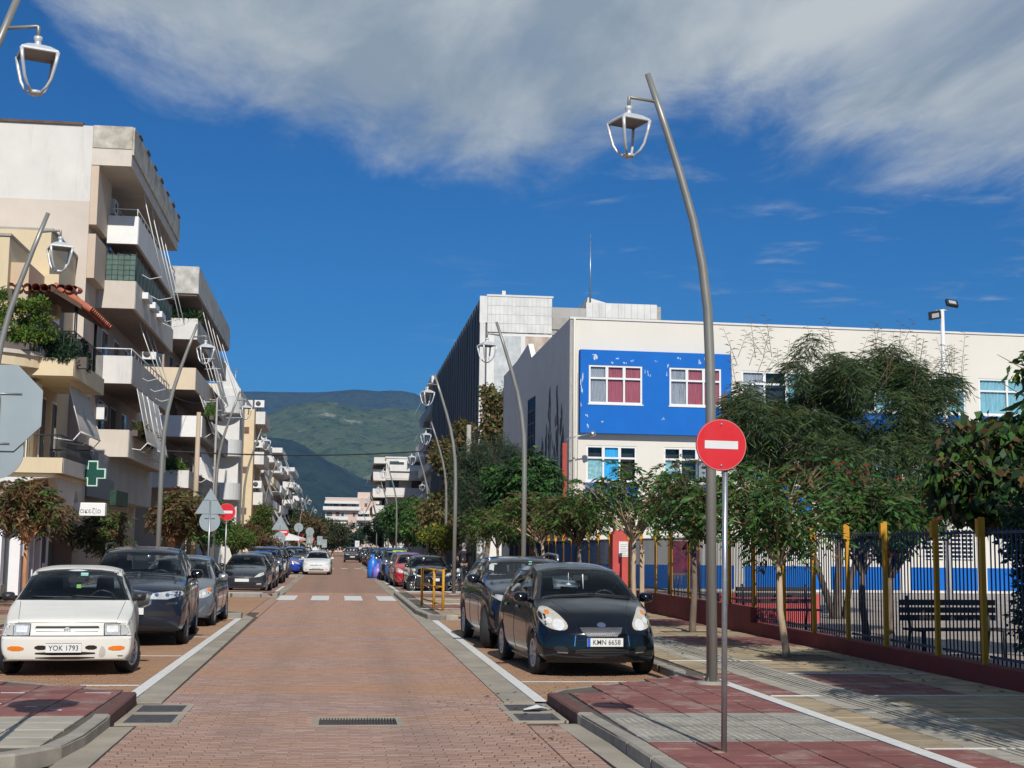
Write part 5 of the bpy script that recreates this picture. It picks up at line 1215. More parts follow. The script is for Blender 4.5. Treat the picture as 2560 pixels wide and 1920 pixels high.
        if thick:
            r = bmesh.ops.extrude_face_region(bm, geom=bm.faces[:]); nv = [x for x in r['geom'] if isinstance(x, bmesh.types.BMVert)]; bmesh.ops.translate(bm, verts=nv, vec=front*.0)
            # push the original sheet inwards to give thickness
            nf = {x for x in r['geom'] if isinstance(x, bmesh.types.BMFace)}
            for v in bm.verts:
                if v not in nv: v.co -= front*thick
        for f in bm.faces: f.smooth = smooth
        me = bpy.data.meshes.new(name); bm.to_mesh(me); bm.free(); me.materials.append(mt)
        o = link(name, me, parent or s.e, None, label)
        if smooth: md = o.modifiers.new('es', 'EDGE_SPLIT'); md.split_angle = radians(35)
        return o
    def both(s, name, poly, mt, view='f', **k):
        a = s.patch(name, poly, mt, view, **k)
        if view in 'fr': b = s.patch(name, [(-x, z) for x, z in poly][::-1], mt, view, **k)
        elif view == 'l': b = s.patch(name, poly, mt, 'R', **k)
        return a, b
    def seam(s, pts, view='f', w=.006, name='panel_gap', mirror=True, mt=None):
        for sg in ((1, -1) if mirror else (1,)):
            m = MB(); V = []
            vw = view if sg > 0 or view in 'fr' else 'R'
            P = []
            for (a, b) in zip(pts[:-1], pts[1:]):
                n = max(1, int(hypot(b[0]-a[0], b[1]-a[1])/.04))
                for k in range(n+(1 if b == pts[-1] else 0)): P.append((a[0]+(b[0]-a[0])*k/n, a[1]+(b[1]-a[1])*k/n))
            last = None
            for x, z in P:
                x_ = x*sg if view in 'fr' else x
                h, nn = s.cast(x_, z, vw)
                if h is None: continue
                V.append(h+nn.normalized()*.0015)
            if len(V) > 1: m.tube(V, w/2, 4, caps=False); m.build(name, plate_black if mt is None else mt, s.e)
    def glassy(s, frit=.035):
        P = s.P
        if P.get('windscreen'):
            ws = P['windscreen']; s.patch('windscreen', ws, car_glass, 'f', .003, 0, cell=.07); s.patch('windscreen_seal', [(x, z) for x, z in grow(ws, .012)], black_plastic, 'f', .005, .004, hole=shrink(ws, frit), cell=.07)
        if P.get('rear_glass'):
            rw = P['rear_glass']; s.patch('rear_window', rw, car_glass, 'r', .003, 0, cell=.09); s.patch('rear_seal', rw, black_plastic, 'r', .004, .003, hole=shrink(rw, frit), cell=.09)
        for q in P.get('side_glass', []):
            for v in 'lR': s.patch('side_window', q, car_glass, v, .003, 0, cell=.08); s.patch('window_seal', grow(q, .008), black_plastic, v, .0045, .003, hole=shrink(q, .022), cell=.08)
    def interior(s, steer=True, seats=True, rh=False):
        P = s.P; L = s.L; W = s.W/2; c = P['cowl']; bz = P['belt'](c+.6)
        fl = MB().box(-W+.12, W-.12, c+.1, L-.35, .35, .42); fl.box(-W+.11, -W+.13, c, L-.4, .35, bz-.05); fl.box(W-.13, W-.11, c, L-.4, .35, bz-.05); fl.box(-W+.12, W-.12, L-.62, L-.5, .35, bz-.02)
        fl.build('cabin_floor', cabin, s.e)
        d = MB(); d.prism([(c+.02, bz-.16), (c+.05, bz+.0), (c+.30, bz+.03), (c+.48, bz-.02), (c+.52, bz-.25), (c+.1, bz-.4)], -W+.14, W-.14, 'yz'); d.build('dashboard', cabin, s.e)
        if steer:
            sx = .36; M4 = Matrix.Translation((sx, c+.62, bz+.0)) @ Matrix.Rotation(radians(-66), 4, 'X')
            ring = [M4 @ Vector((.185*cos(a), .185*sin(a), 0)) for a in [2*pi*k/20 for k in range(21)]]
            m = MB().tube(ring, .015, 6, caps=False); m.tube([M4 @ Vector((-.18, 0, 0)), M4 @ Vector((.18, 0, 0))], .02, 6); m.tube([M4 @ Vector((0, 0, -.0)), M4 @ Vector((0, 0, -.25))], .03, 6); m.build('steering_wheel', black_plastic, s.e)
        for x in ((-.36, .36) if seats else ()):
            m = MB(); y0 = c+1.15; ht = bz-.62
            def slab(cx, y0_, w, z0, z1, lean, t): m.add([(cx+sx*w*(.86 if zz == z1 else 1), y0_+lean*(zz-z0)+dy, zz) for zz in (z0, z1) for dy in (0, t) for sx in (-1, 1)], [(0, 2, 3, 1), (4, 5, 7, 6), (0, 1, 5, 4), (2, 6, 7, 3), (0, 4, 6, 2), (1, 3, 7, 5)])
            slab(x, y0, .25, bz-.5, bz+.13, .22, .12); m.box(x-.25, x+.25, y0-.45, y0+.05, bz-.52, bz-.38); slab(x, y0+.15, .13, bz+.16, bz+.33, .15, .08)
            m.build('seat', cabin, s.e)
        m = MB().box(-W+.2, W-.2, c+1.95, c+2.1, bz-.5, bz+.06); m.build('rear_seat', cabin, s.e)
        t = P['top'](c+.9); MB().box(-.11, .11, c+.56, c+.6, t-.20, t-.13).build('rear_view_mirror', black_plastic, s.e)
    def wheels(s, rim, spokes=7, steer=0, twist=0, r=None):
        P = s.P; r = P['wr']; w = .19; W = s.W/2; rr = r*.64
        t = MB(); t.lathe([(rr, -.085), (r-.035, -.095), (r-.008, -.08), (r, -.05), (r, .05), (r-.008, .08), (r-.035, .095), (rr, .085)], 36, axis='x')
        tm = t.mesh('tyre', black_rubber)
        m = MB(); m.lathe([(rr+.006, .086), (rr-.01, .090), (rr-.022, .075), (rr-.03, .0), (rr-.03, -.08)], 32, axis='x'); m.lathe([(0, .072), (.05, .070), (.055, .055), (0, .05)], 16, axis='x'); m.lathe([(rr-.03, -.02), (.03, -.02)], 24, axis='x', m=1)
        for k in range(spokes):
            a = 2*pi*k/spokes; R_m = Matrix.Rotation(a, 3, 'X')
            for sg in ((-1, 1) if spokes < 7 else (0,)):
                wd = .030 if spokes >= 7 else .020
                vs = [(xx, yy, zz) for xx, yy, zz in ((.05, -wd+.03*sg*.3, .035), (.05, wd+.03*sg*.3, .035), (.072, -wd*.8+.03*sg*.3, .035), (.072, wd*.8+.03*sg*.3, .035), (.06, -wd*.8+.045*sg, rr-.015), (.06, wd*.8+.045*sg, rr-.015), (.085, -wd*.6+.045*sg, rr-.015), (.085, wd*.6+.045*sg, rr-.015))]
                m.add([R_m @ Vector(v) for v in vs], [(0, 1, 3, 2), (4, 6, 7, 5), (0, 4, 5, 1), (2, 3, 7, 6), (0, 2, 6, 4), (1, 5, 7, 3)])
        rm = m.mesh('rim', [rim, plate_black])
        for i, y in enumerate(P['wheels']):
            for sg in (-1, 1):
                h = empty('wheel', (0, 0, 0)); h.parent = s.e; h.location = (sg*(P['wm'](y)-.105), y, r); h.rotation_euler = (0, 0, (pi if sg < 0 else 0)+(steer if i == 0 else 0))
                link('tyre', tm, h); link('rim', rm, h)
        # dark wells
        for y in P['wheels']:
            for sg in (-1, 1):
                m = MB(); n = 14; R = P['arch_r']+.012; V = []; x0 = sg*(P['wm'](y)-.035); x1 = sg*(P['wm'](y)-.3)
                for k in range(n+1): a = pi*k/n; V += [(x0, y+R*cos(a), P['wr']+R*sin(a)), (x1, y+R*cos(a), P['wr']+R*sin(a))]
                m.add(V, [(2*k, 2*k+1, 2*k+3, 2*k+2) for k in range(n)]); m.build('wheel_well', plate_black, s.e)
    def mirrors(s, y, z, mt, size=(.20, .13), reach=.10, back=None):
        W = s.P['wb'](y)
        for sg in (-1, 1):
            m = MB(); cx = sg*(W+reach); h, w = size[1]/2, size[0]/2
            prof = [(.0, -.06), (.7, -.05), (.95, -.02), (1, .02), (1, .06)]; n = 14; vs = []
            for q, yy in prof:
                for k in range(n): a = 2*pi*k/n; vs.append((cx+w*q*(abs(cos(a))**.6*(1 if cos(a) > 0 else -1)), y+yy*1.1, z+h*q*(abs(sin(a))**.6*(1 if sin(a) > 0 else -1))))
            m.add(vs, [(i*n+k, i*n+(k+1) % n, (i+1)*n+(k+1) % n, (i+1)*n+k) for i in range(len(prof)-1) for k in range(n)], 0, True)
            m.add(vs[-n:], [tuple(range(n))]); m.tube([(sg*(W-.03), y+.03, z-h*.7), (cx-sg*w*.3, y, z-h*.4)], [.03, .022], 8)
            m.build('wing_mirror', mt, s.e)
    def plate(s, txt, z, y=None, x=0, w=.52, h=.113, eu=True, size=.095, dy=.014, letters=True):
        h_, n = s.cast(x, z, 'f'); yy = (h_.y if h_ else 0)-dy
        o = MB().bbox(-w/2, w/2, -h/2, h/2, 0, .006, .002).mesh('number_plate', plate_white); o.transform(Matrix.Rotation(pi/2, 4, 'X'))
        pl_ = link('number_plate', o, s.e); pl_.location = (x, yy, z); pl_.rotation_euler = (0, 0, 0)
        if eu: MB().box(-w/2+.002, -w/2+.045, -.0075, -.0062, -h/2+.002, h/2-.002).build('country_band', eu_blue, pl_)
        if letters: text('lettering', txt, size, plate_black, pl_, (.02 if eu else 0, -.0078, -.002), sx=.92)
        b = MB()
        for a in ((-w/2, w/2, -h/2-.004, -h/2), (-w/2, w/2, h/2, h/2+.004)): b.box(a[0], a[1], -.008, -.0005, a[2], a[3])
        b.build('plate_frame', plate_black, pl_)
    def wipers(s, pts):
        for a, b in pts:
            V = []
            for k in range(9):
                x, z = a[0]+(b[0]-a[0])*k/8, a[1]+(b[1]-a[1])*k/8; h, n = s.cast(x, z, 'f')
                if h: V.append(h+n*.02)
            if len(V) > 1: MB().tube(V, .009, 5).build('wiper', black_plastic, s.e)
    def place(s, x, y, rz, label, cat='car', group=None, z=0.003):
        s.e.location = (x, y, z); s.e.rotation_euler = (0, 0, rz); tag(s.e, label, cat, group); return s.e
def grow(p, d_): return shrink(p, -d_)
def sym(half):     # half outline (x>0 side, from centre top round to centre bottom) mirrored
    return half+[(-x, z) for x, z in half[::-1] if x > 1e-6]
def paint(name, col, rough=.22, var=.03, coat=.9, dirt=.0, **k): return mat(name, col, rough, 0, var=var, vs=1.5, spec=.5, coat=coat, dirt=dirt, coords='obj', **k)

refl = mat('reflector', (.86, .86, .84), .35, .35, var=.15, vs=40)
# --- white three-box-era hatchback on the left
white_p = paint('car_white', (.74, .72, .65), .35, .03, .35, stains=.12, stain_col=(.5, .46, .38))
L = 3.88
PW = dict(L=L, W=1.69, crown=3.6, wr=.275, arch_r=.325, wheels=(.70, 3.06), cowl=1.02,
    top=pch([(0, .735), (.10, .765), (.5, .84), (1.02, .95), (1.55, 1.26), (1.95, 1.375), (2.5, 1.40), (3.1, 1.37), (3.45, 1.28), (3.75, .98), (L, .90)]),
    edge=pch([(0, .70), (.10, .73), (.5, .80), (1.02, .905), (1.55, 1.20), (1.95, 1.315), (2.5, 1.34), (3.1, 1.31), (3.45, 1.22), (3.75, .94), (L, .86)]),
    we=pch([(0, .74), (.3, .76), (1.02, .75), (1.5, .635), (1.95, .595), (2.5, .59), (3.2, .58), (3.6, .59), (L, .68)]),
    belt=pch([(0, .66), (.5, .77), (1.02, .865), (2, .90), (3.2, .92), (3.6, .90), (L, .82)]), wb=pch([(0, .745), (.4, .79), (1.02, .80), (2, .80), (3.3, .78), (L, .72)]),
    wm=pch([(0, .80), (.3, .835), (.8, .842), (3.2, .842), (L, .79)]), bot=pch([(0, .21), (.4, .20), (3.4, .20), (L, .24)]),
    nose=pch([(.15, .10), (.22, .02), (.30, .0), (.50, -.012), (.515, .0), (.53, .045), (.70, .075), (.76, .11), (1, .14)]), tail=pch([(.2, .02), (.5, 0), (.8, .02), (1.4, .1)]), nose_k=.11,
    windscreen=[(-.735, .945), (-.40, .952), (0, .957), (.40, .952), (.735, .945), (.635, 1.18), (.585, 1.305), (.3, 1.338), (0, 1.345), (-.3, 1.338), (-.585, 1.305), (-.635, 1.18)],
    rear_glass=[(-.58, 1.02), (.58, 1.02), (.48, 1.27), (0, 1.30), (-.48, 1.27)],
    side_glass=[[(1.36, .93), (2.05, .94), (2.05, 1.27), (1.86, 1.265), (1.62, 1.15)], [(2.12, .94), (3.05, .95), (3.35, 1.16), (3.1, 1.25), (2.12, 1.275)]])
c = Car(PW, white_p); c.glassy(); c.interior(); c.wheels(silver, 7, steer=radians(-20)); c.mirrors(1.28, .985, black_plastic, (.17, .12), .07)
for sg in (1, -1):
    hl = [(.47*sg, .535), (.66*sg, .53), (.66*sg, .672), (.46*sg, .672)]; o = c.patch('headlight', hl, lamp_lens, 'f', .006, .02)
    c.patch('reflector', shrink(hl, .035), refl, 'f', .008, .004, parent=o); c.patch('turn_signal', [(.668*sg, .53), (.80*sg, .545), (.775*sg, .668), (.668*sg, .672)], mat('lens_pale', (.50, .50, .46), .15, .1, var=.1, vs=30), 'f', .006, .02)
    am = smooth_poly([(.52*sg, .335), (.72*sg, .335), (.73*sg, .40), (.52*sg, .395)], 1); c.patch('fog_light', am, amber, 'f', .004, .012)
    c.patch('headlight_gap', grow(hl+[(.5*sg, .6)] if False else [(.455*sg, .522), (.815*sg, .53), (.785*sg, .685), (.45*sg, .683)], .0), plate_black, 'f', .001, .002)
c.patch('grille', [(-.44, .535), (.44, .535), (.45, .668), (-.45, .668)], white_p, 'f', .010, .02)
for z0, z1 in ((.620, .650), (.555, .585)): c.patch('grille_slot', [(-.40, z0), (.40, z0), (.385, z1), (-.385, z1)], plate_black, 'f', .0115, .001)
c.patch('badge_ring', smooth_poly([(-.06, .605), (0, .57), (.06, .605), (0, .642)], 1), silver, 'f', .016, .004)
sB = MB().prism([(-.045, .01), (0, .035), (.03, .018), (-.012, 0), (.045, -.01), (0, -.035), (-.03, -.018), (.012, 0)], -.004, 0, 'xz').build('badge', plate_white, c.e); h, n = c.cast(0, .6, 'f'); sB.location = (0, h.y-.0175, .605)
for (a, b, z0, z1) in ((-.39, -.235, .350, .408), (.235, .38, .350, .408), (-.38, .36, .282, .328), (-.375, .355, .232, .264)): c.patch('air_slot', smooth_poly([(a, z0), (b, z0), (b, z1), (a, z1)], 1), mat('slot_dark', (.025, .012, .01), .9), 'f', .002, .001)
c.seam([(-.80, .522), (.80, .522)], mirror=False, w=.012); c.seam([(-.62, .692), (.62, .692)], mirror=False, w=.006); c.seam([(.60, .695), (.685, .93)], w=.006)
c.seam([(1.30, .3), (1.30, .88), (1.36, .93)], 'l', .005); c.seam([(2.09, .28), (2.09, .92)], 'l', .005); c.seam([(3.0, .6), (2.95, .93)], 'l', .005); c.seam([(.45, .50), (3.4, .50)], 'l', .02)
c.seam([(.575, 1.32), (.56, 1.337)], w=.01)
c.plate('YOK 1793', .375, x=-.03, w=.44, h=.115, eu=False, size=.093); c.wipers([((-.55, .975), (.02, .965)), ((-.02, .985), (.55, .96))])
sk = MB().box(-.07, .03, 0, .004, -.02, .025); sk = sk.build('toll_sticker', mat('sticker_mint', (.35, .62, .55), .5), c.e); h, n = c.cast(.1, 1.28, 'f'); sk.location = (.12, h.y+.02, 1.28)
fr_ = MB().tube([(0, 0, .05), (0, 0, -.02)], .003, 4); fr_.box(-.03, .03, 0, .004, -.11, -.02); fr_ = fr_.build('air_freshener', mat('fresh_green', (.25, .55, .12), .6), c.e); fr_.location = (.03, 1.62, 1.20)
c.patch('scrape', [(.63, .275), (.71, .27), (.70, .255), (.66, .262), (.66, .24), (.65, .262)], plate_black, 'f', .001, .001)
c.patch('dent', smooth_poly([(.40, .25), (.47, .24), (.50, .33), (.44, .42), (.41, .34)], 2), mat('dent_grey', (.50, .47, .42), .5), 'f', .0008, .0008)
CAR_WHITE = c.place(-3.44, 18.5, radians(7), 'small white older hatchback with turned front wheels and a scuffed bumper')

# --- black small hatchback on the right
black_p = paint('car_black', (.004, .005, .007), .14, .1, .55)
L = 3.75
PY = dict(L=L, W=1.695, wr=.295, arch_r=.335, wheels=(.68, 3.14), cowl=.78, crown=2.8,
    top=pch([(0, .62), (.06, .74), (.2, .86), (.45, .95), (.80, 1.045), (1.3, 1.33), (1.65, 1.465), (2.1, 1.525), (2.7, 1.515), (3.2, 1.44), (3.5, 1.25), (L, .98)]),
    edge=pch([(0, .58), (.06, .69), (.2, .80), (.45, .885), (.80, .98), (1.3, 1.26), (1.65, 1.40), (2.1, 1.46), (2.7, 1.45), (3.2, 1.375), (3.5, 1.18), (L, .92)]),
    we=pch([(0, .66), (.2, .72), (.45, .745), (.80, .745), (1.3, .64), (1.65, .59), (2.1, .57), (2.8, .56), (3.3, .57), (L, .66)]),
    belt=pch([(0, .55), (.2, .74), (.45, .83), (.80, .93), (2, .985), (3.1, 1.03), (3.5, 1.0), (L, .88)]), wb=pch([(0, .70), (.3, .775), (.8, .80), (2, .80), (3.2, .775), (L, .70)]),
    wm=pch([(0, .78), (.25, .83), (.8, .847), (3.2, .847), (L, .78)]), bot=pch([(0, .20), (.4, .19), (3.3, .20), (L, .26)]),
    nose=pch([(.12, .10), (.2, .03), (.35, .0), (.55, .015), (.65, .05), (.8, .1), (1.1, .12)]), tail=pch([(.2, .05), (.5, 0), (.9, .03), (1.5, .1)]), nose_k=.27,
    windscreen=[(-.72, 1.015), (-.4, 1.06), (0, 1.072), (.4, 1.06), (.72, 1.015), (.635, 1.23), (.575, 1.395), (.3, 1.442), (0, 1.452), (-.3, 1.442), (-.575, 1.395), (-.635, 1.23)],
    rear_glass=[(-.56, 1.1), (.56, 1.1), (.48, 1.36), (0, 1.40), (-.48, 1.36)],
    side_glass=[[(1.18, 1.03), (1.98, 1.045), (1.98, 1.40), (1.74, 1.375), (1.5, 1.27)], [(2.06, 1.05), (2.95, 1.08), (3.05, 1.28), (2.8, 1.385), (2.06, 1.405)]])
c = Car(PY, black_p); c.glassy(); c.interior(); c.wheels(silver, 7, steer=radians(2)); c.mirrors(1.10, 1.04, black_p, (.20, .145), .12)
for sg in (1, -1):
    hl = smooth_poly([(.40*sg, .635), (.665*sg, .62), (.79*sg, .74), (.79*sg, .88), (.70*sg, .955), (.56*sg, .87)], 2); o = c.patch('headlight', hl, mat('yaris_lens', (.60, .56, .46), .1, .2, var=.2, vs=18, spec=.9), 'f', .006, .02)
    n = 18; rr = lambda cx, cz, r: [((cx+r*cos(2*pi*k/n))*sg, cz+r*sin(2*pi*k/n)) for k in range(n)]
    c.patch('reflector', rr(.57, .70, .075), refl, 'f', .009, .004, parent=o); c.patch('turn_signal', rr(.68, .86, .030), amber, 'f', .009, .004, parent=o)
    c.patch('reflector', rr(.68, .755, .04), refl, 'f', .009, .004, parent=o)
    c.patch('fog_recess', smooth_poly([(.46*sg, .33), (.62*sg, .34), (.66*sg, .42), (.48*sg, .42)], 1), plate_black, 'f', .002, .001)
    c.patch('fog_trim', [(.47*sg, .325), (.60*sg, .33), (.60*sg, .342), (.47*sg, .337)], chrome, 'f', .005, .003)
gr = [(-.30, .67), (-.27, .60), (-.20, .545), (.20, .545), (.27, .60), (.30, .67)]
c.patch('grille', gr, plate_black, 'f', .002, .002)
wm_ = MB()
for k in range(-12, 13):
    for sgn in (1, -1):
        V = []
        for q in range(8):
            z = .552+.115*q/7; x = k*.028+sgn*.05*(q/7-.5); 
            if not poly_in(gr, x, z): continue
            h, n = c.cast(x, z, 'f'); V.append(Vector((x, h.y-.006, z)))
        if len(V) > 1: wm_.tube(V, .0028, 4, caps=False)
wm_.build('grille_mesh', silver, c.e, kind='stuff')
c.patch('badge', smooth_poly([(-.085, .70), (0, .655), (.085, .70), (0, .748)], 2), chrome, 'f', .016, .012, cell=.03)
c.patch('intake', smooth_poly([(-.38, .29), (.38, .29), (.36, .40), (-.36, .40)], 1), plate_black, 'f', .003, .002)
for z in (.32, .355, .385): c.patch('intake_bar', [(-.35, z), (.35, z), (.35, z+.009), (-.35, z+.009)], black_p, 'f', .006, .004)
c.seam([(.355, .28), (.37, .50), (.34, .66), (.40, .86), (.55, .99)], w=.004); c.seam([(-.5, .50), (.5, .50)], mirror=False, w=.004)
for sg in (1, -1): c.patch('trim_line', [(.375*sg, .42), (.387*sg, .42), (.372*sg, .56), (.36*sg, .56)], chrome, 'f', .004, .002)
c.seam([(1.06, .3), (1.08, .9), (1.2, 1.02)], 'l', .005); c.seam([(2.02, .27), (2.02, 1.03)], 'l', .005); c.seam([(2.88, .62), (2.95, 1.06)], 'l', .005)
for yy in (1.82, 2.7): 
    h, n = c.cast(yy, .88, 'l'); 
    for sg in (-1, 1): MB().bbox(-.02, .02, -.09, .09, 0, .02, .01).build('door_handle', black_p, c.e).matrix_local = Matrix.Translation((sg*(-h.x+.006), yy, .88)) @ Matrix.Rotation(sg*pi/2, 4, 'Y')
c.plate('KMN 6658', .475, x=.03, w=.50, h=.115, size=.094); c.wipers([((-.62, 1.045), (.10, 1.075)), ((.0, 1.085), (.62, 1.035))])
hang = MB().tube([(-.19, 1.28, 1.38), (-.19, 1.28, 1.22)], .004, 4).tube([(.02, 1.28, 1.36), (.03, 1.28, 1.15)], .010, 5); hang.lathe([(0, .03), (.05, 0), (.04, -.01), (0, -.012)], 10, (-.19, 1.28, 1.21)); hang.build('hanging_charm', plate_white, c.e)
CAR_BLACK = c.place(3.58, 18.45, radians(3.4), 'glossy black small hatchback with oval badge parked beside the near street lamp')

# --- dark blue off-roader behind the white car
navy_p = paint('car_navy', (.012, .018, .034), .18, .1, .6)
def suv(name_paint, L=4.7, W=1.88, H=1.68, kind='a', **kw):
    P = dict(L=L, W=W, wr=.355, arch_r=.40, wheels=(.92, .92+2.78), cowl=1.28, crown=3.0, crease=.78,
        top=pch([(0, .80), (.05, .94), (.25, 1.03), (.7, 1.10), (1.28, 1.18), (1.85, H-.19), (2.25, H-.045), (2.8, H), (3.8, H-.03), (4.3, H-.12), (4.55, 1.25), (L, 1.05)]),
        edge=pch([(0, .76), (.05, .90), (.25, .985), (.7, 1.05), (1.28, 1.12), (1.85, H-.25), (2.25, H-.10), (2.8, H-.06), (3.8, H-.08), (4.3, H-.17), (4.55, 1.2), (L, 1.0)]),
        we=pch([(0, .76), (.3, .82), (1.28, .82), (1.85, .70), (2.25, .655), (3, .65), (4.2, .62), (4.5, .68), (L, .75)]),
        belt=pch([(0, .74), (.25, .93), (.7, 1.0), (1.28, 1.07), (3, 1.10), (4.2, 1.13), (L, .98)]), wb=pch([(0, .80), (.4, .87), (1.28, .885), (3.6, .88), (L, .80)]),
        wm=pch([(0, .85), (.35, .92), (.95, .94), (3.9, .94), (L, .88)]), bot=pch([(0, .27), (.4, .24), (4.2, .24), (L, .3)]),
        nose=pch([(.2, .14), (.3, .05), (.5, .0), (.85, .0), (1.0, .06), (1.2, .08)]), tail=pch([(.2, .05), (.5, 0), (1, .03), (1.6, .15)]), nose_k=.22,
        windscreen=[(-.79, 1.16), (-.4, 1.19), (0, 1.20), (.4, 1.19), (.79, 1.16), (.70, 1.42), (.65, H-.125), (.3, H-.09), (0, H-.083), (-.3, H-.09), (-.65, H-.125), (-.70, 1.42)],
        rear_glass=[(-.62, 1.2), (.62, 1.2), (.54, H-.17), (-.54, H-.17)],
        side_glass=[[(1.78, 1.14), (2.62, 1.15), (2.62, H-.13), (2.36, H-.13), (2.05, H-.25)], [(2.70, 1.15), (3.5, 1.16), (3.5, H-.15), (2.70, H-.13)], [(3.58, 1.16), (4.15, 1.18), (4.0, H-.2), (3.58, H-.16)]])
    P.update(kw); return P
c = Car(suv(navy_p), navy_p); c.glassy(); c.interior(); c.wheels(silver, 5); c.mirrors(1.72, 1.19, black_p, (.22, .17), .12)
for sg in (1, -1):
    o = c.patch('headlight', [(.33*sg, .80), (.62*sg, .795), (.86*sg, .86), (.88*sg, .93), (.70*sg, .935), (.38*sg, .895)], lamp_lens, 'f', .006, .02)
    for cx in (.45, .62, .76): c.patch('reflector', [((cx+.035*cos(a))*sg, .868+.03*sin(a)) for a in [2*pi*k/12 for k in range(12)]], chrome, 'f', .01, .004, parent=o)
    o = c.patch('fog_light', [(.60*sg, .70), (.80*sg, .71), (.80*sg, .755), (.60*sg, .74)], black_plastic, 'f', .004, .003)
    for k in range(5): c.patch('fog_cell', [((.63+.032*k)*sg, .715), ((.65+.032*k)*sg, .715), ((.65+.032*k)*sg, .742), ((.63+.032*k)*sg, .742)], chrome, 'f', .009, .003, parent=o)
    MB().tube([(sg*.66, 2.2, 1.60), (sg*.68, 2.35, 1.70), (sg*.66, 3.2, 1.73), (sg*.62, 4.15, 1.63)], .022, 6).build('roof_rail', black_plastic, c.e)
gp_ = [(-.36, .90), (-.33, .72), (-.2, .665), (.2, .665), (.33, .72), (.36, .90), (0, .93)]
c.patch('grille_surround', grow(gp_, .035), chrome, 'f', .004, .01); c.patch('grille', gp_, plate_black, 'f', .008, .003)
for k in range(-7, 8): c.patch('grille_bar', [(k*.043-.009, .70), (k*.043+.009, .70), (k*.043+.009, .895), (k*.043-.009, .895)], black_plastic, 'f', .014, .006)
for z0, z1, w in ((.52, .60, .78), (.43, .455, .70), (.36, .40, .62)): c.patch('lower_intake', [(-w, z0), (w, z0), (w-.04, z1), (-w+.04, z1)], plate_black, 'f', .002, .002)
c.patch('bumper_trim', [(-.8, .30), (.8, .30), (.78, .345), (-.78, .345)], black_plastic, 'f', .006, .01)
c.seam([(.70, .95), (.80, 1.12)], w=.005); c.seam([(-.74, .945), (.74, .945)], mirror=False, w=.006); c.seam([(1.55, .35), (1.60, 1.1)], 'l'); c.seam([(2.66, .35), (2.66, 1.13)], 'l'); c.seam([(3.55, .8), (3.6, 1.14)], 'l'); c.seam([(.55, .40), (4.2, .40)], 'l', .05, mt=black_plastic)
c.plate('', .60, w=.50, letters=False, eu=False); c.wipers([((-.65, 1.17), (.0, 1.195)), ((.05, 1.2), (.65, 1.165))])
CAR_NAVY = c.place(-3.45, 23.8, radians(2.5), 'dark blue off-roader with roof rails behind the white hatchback')
SUV_PROTO = c

# --- grey hatchback with silver mirrors
grey_p = paint('car_grey', (.10, .115, .135), .2, .06, 1.0)
PG = dict(PY); PG.update(L=4.05, W=1.74, wheels=(.78, 3.32), cowl=.95,
    top=pch([(0, .60), (.06, .70), (.25, .83), (.6, .93), (.95, 1.01), (1.5, 1.32), (1.9, 1.44), (2.4, 1.49), (3.0, 1.47), (3.5, 1.38), (3.8, 1.15), (4.05, .95)]),
    edge=pch([(0, .57), (.06, .66), (.25, .78), (.6, .87), (.95, .95), (1.5, 1.25), (1.9, 1.375), (2.4, 1.43), (3.0, 1.41), (3.5, 1.32), (3.8, 1.1), (4.05, .9)]),
    we=pch([(0, .66), (.3, .74), (.95, .76), (1.5, .64), (1.9, .59), (2.4, .575), (3.2, .56), (3.7, .62), (4.05, .68)]),
    belt=pch([(0, .55), (.3, .75), (.95, .92), (2, .965), (3.3, 1.01), (4.05, .86)]), wb=pch([(0, .70), (.3, .79), (.9, .82), (3.4, .80), (4.05, .72)]), wm=pch([(0, .78), (.3, .85), (.9, .87), (3.4, .87), (4.05, .8)]),
    bot=pch([(0, .19), (4.05, .22)]), arch_r=.34, wr=.30,
    windscreen=[(-.73, .99), (-.4, 1.02), (0, 1.03), (.4, 1.02), (.73, .99), (.635, 1.2), (.575, 1.365), (.3, 1.405), (0, 1.415), (-.3, 1.405), (-.575, 1.365), (-.635, 1.2)],
    rear_glass=[(-.56, 1.08), (.56, 1.08), (.46, 1.33), (-.46, 1.33)],
    side_glass=[[(1.42, .99), (2.2, 1.0), (2.2, 1.36), (1.95, 1.34), (1.7, 1.22)], [(2.28, 1.0), (3.1, 1.03), (3.35, 1.2), (3.0, 1.34), (2.28, 1.37)]])
c = Car(PG, grey_p); c.glassy(); c.interior(); c.wheels(silver, 7); c.mirrors(1.32, 1.02, silver, (.21, .15), .12)
for sg in (1, -1):
    o = c.patch('headlight', smooth_poly([(.45*sg, .60), (.72*sg, .60), (.82*sg, .72), (.80*sg, .82), (.66*sg, .80), (.52*sg, .72)], 2), lamp_lens, 'f', .006, .02)
    for cx, cz, mt_ in ((.56, .66, refl), (.66, .69, refl), (.745, .78, amber)): c.patch('reflector', [((cx+.04*cos(a))*sg, cz+.04*sin(a)) for a in [2*pi*k/12 for k in range(12)]], mt_, 'f', .01, .004, parent=o)
    c.patch('bumper_streak', [(.60*sg, .30), (.72*sg, .42), (.71*sg, .47), (.58*sg, .33)], silver, 'f', .003, .002)
c.patch('grille', [(-.36, .64), (-.3, .55), (.3, .55), (.36, .64)], plate_black, 'f', .003, .002); c.patch('intake', [(-.55, .24), (.55, .24), (.52, .38), (-.52, .38)], plate_black, 'f', .003, .002)
c.plate('', .46, w=.5, letters=False, eu=False); c.seam([(1.2, .3), (1.25, .96)], 'l'); c.seam([(2.24, .3), (2.24, .98)], 'l')
CAR_GREY = c.place(-3.45, 29.6, radians(-1), 'grey hatchback with silver mirrors behind the dark blue off-roader')
GREYP = c

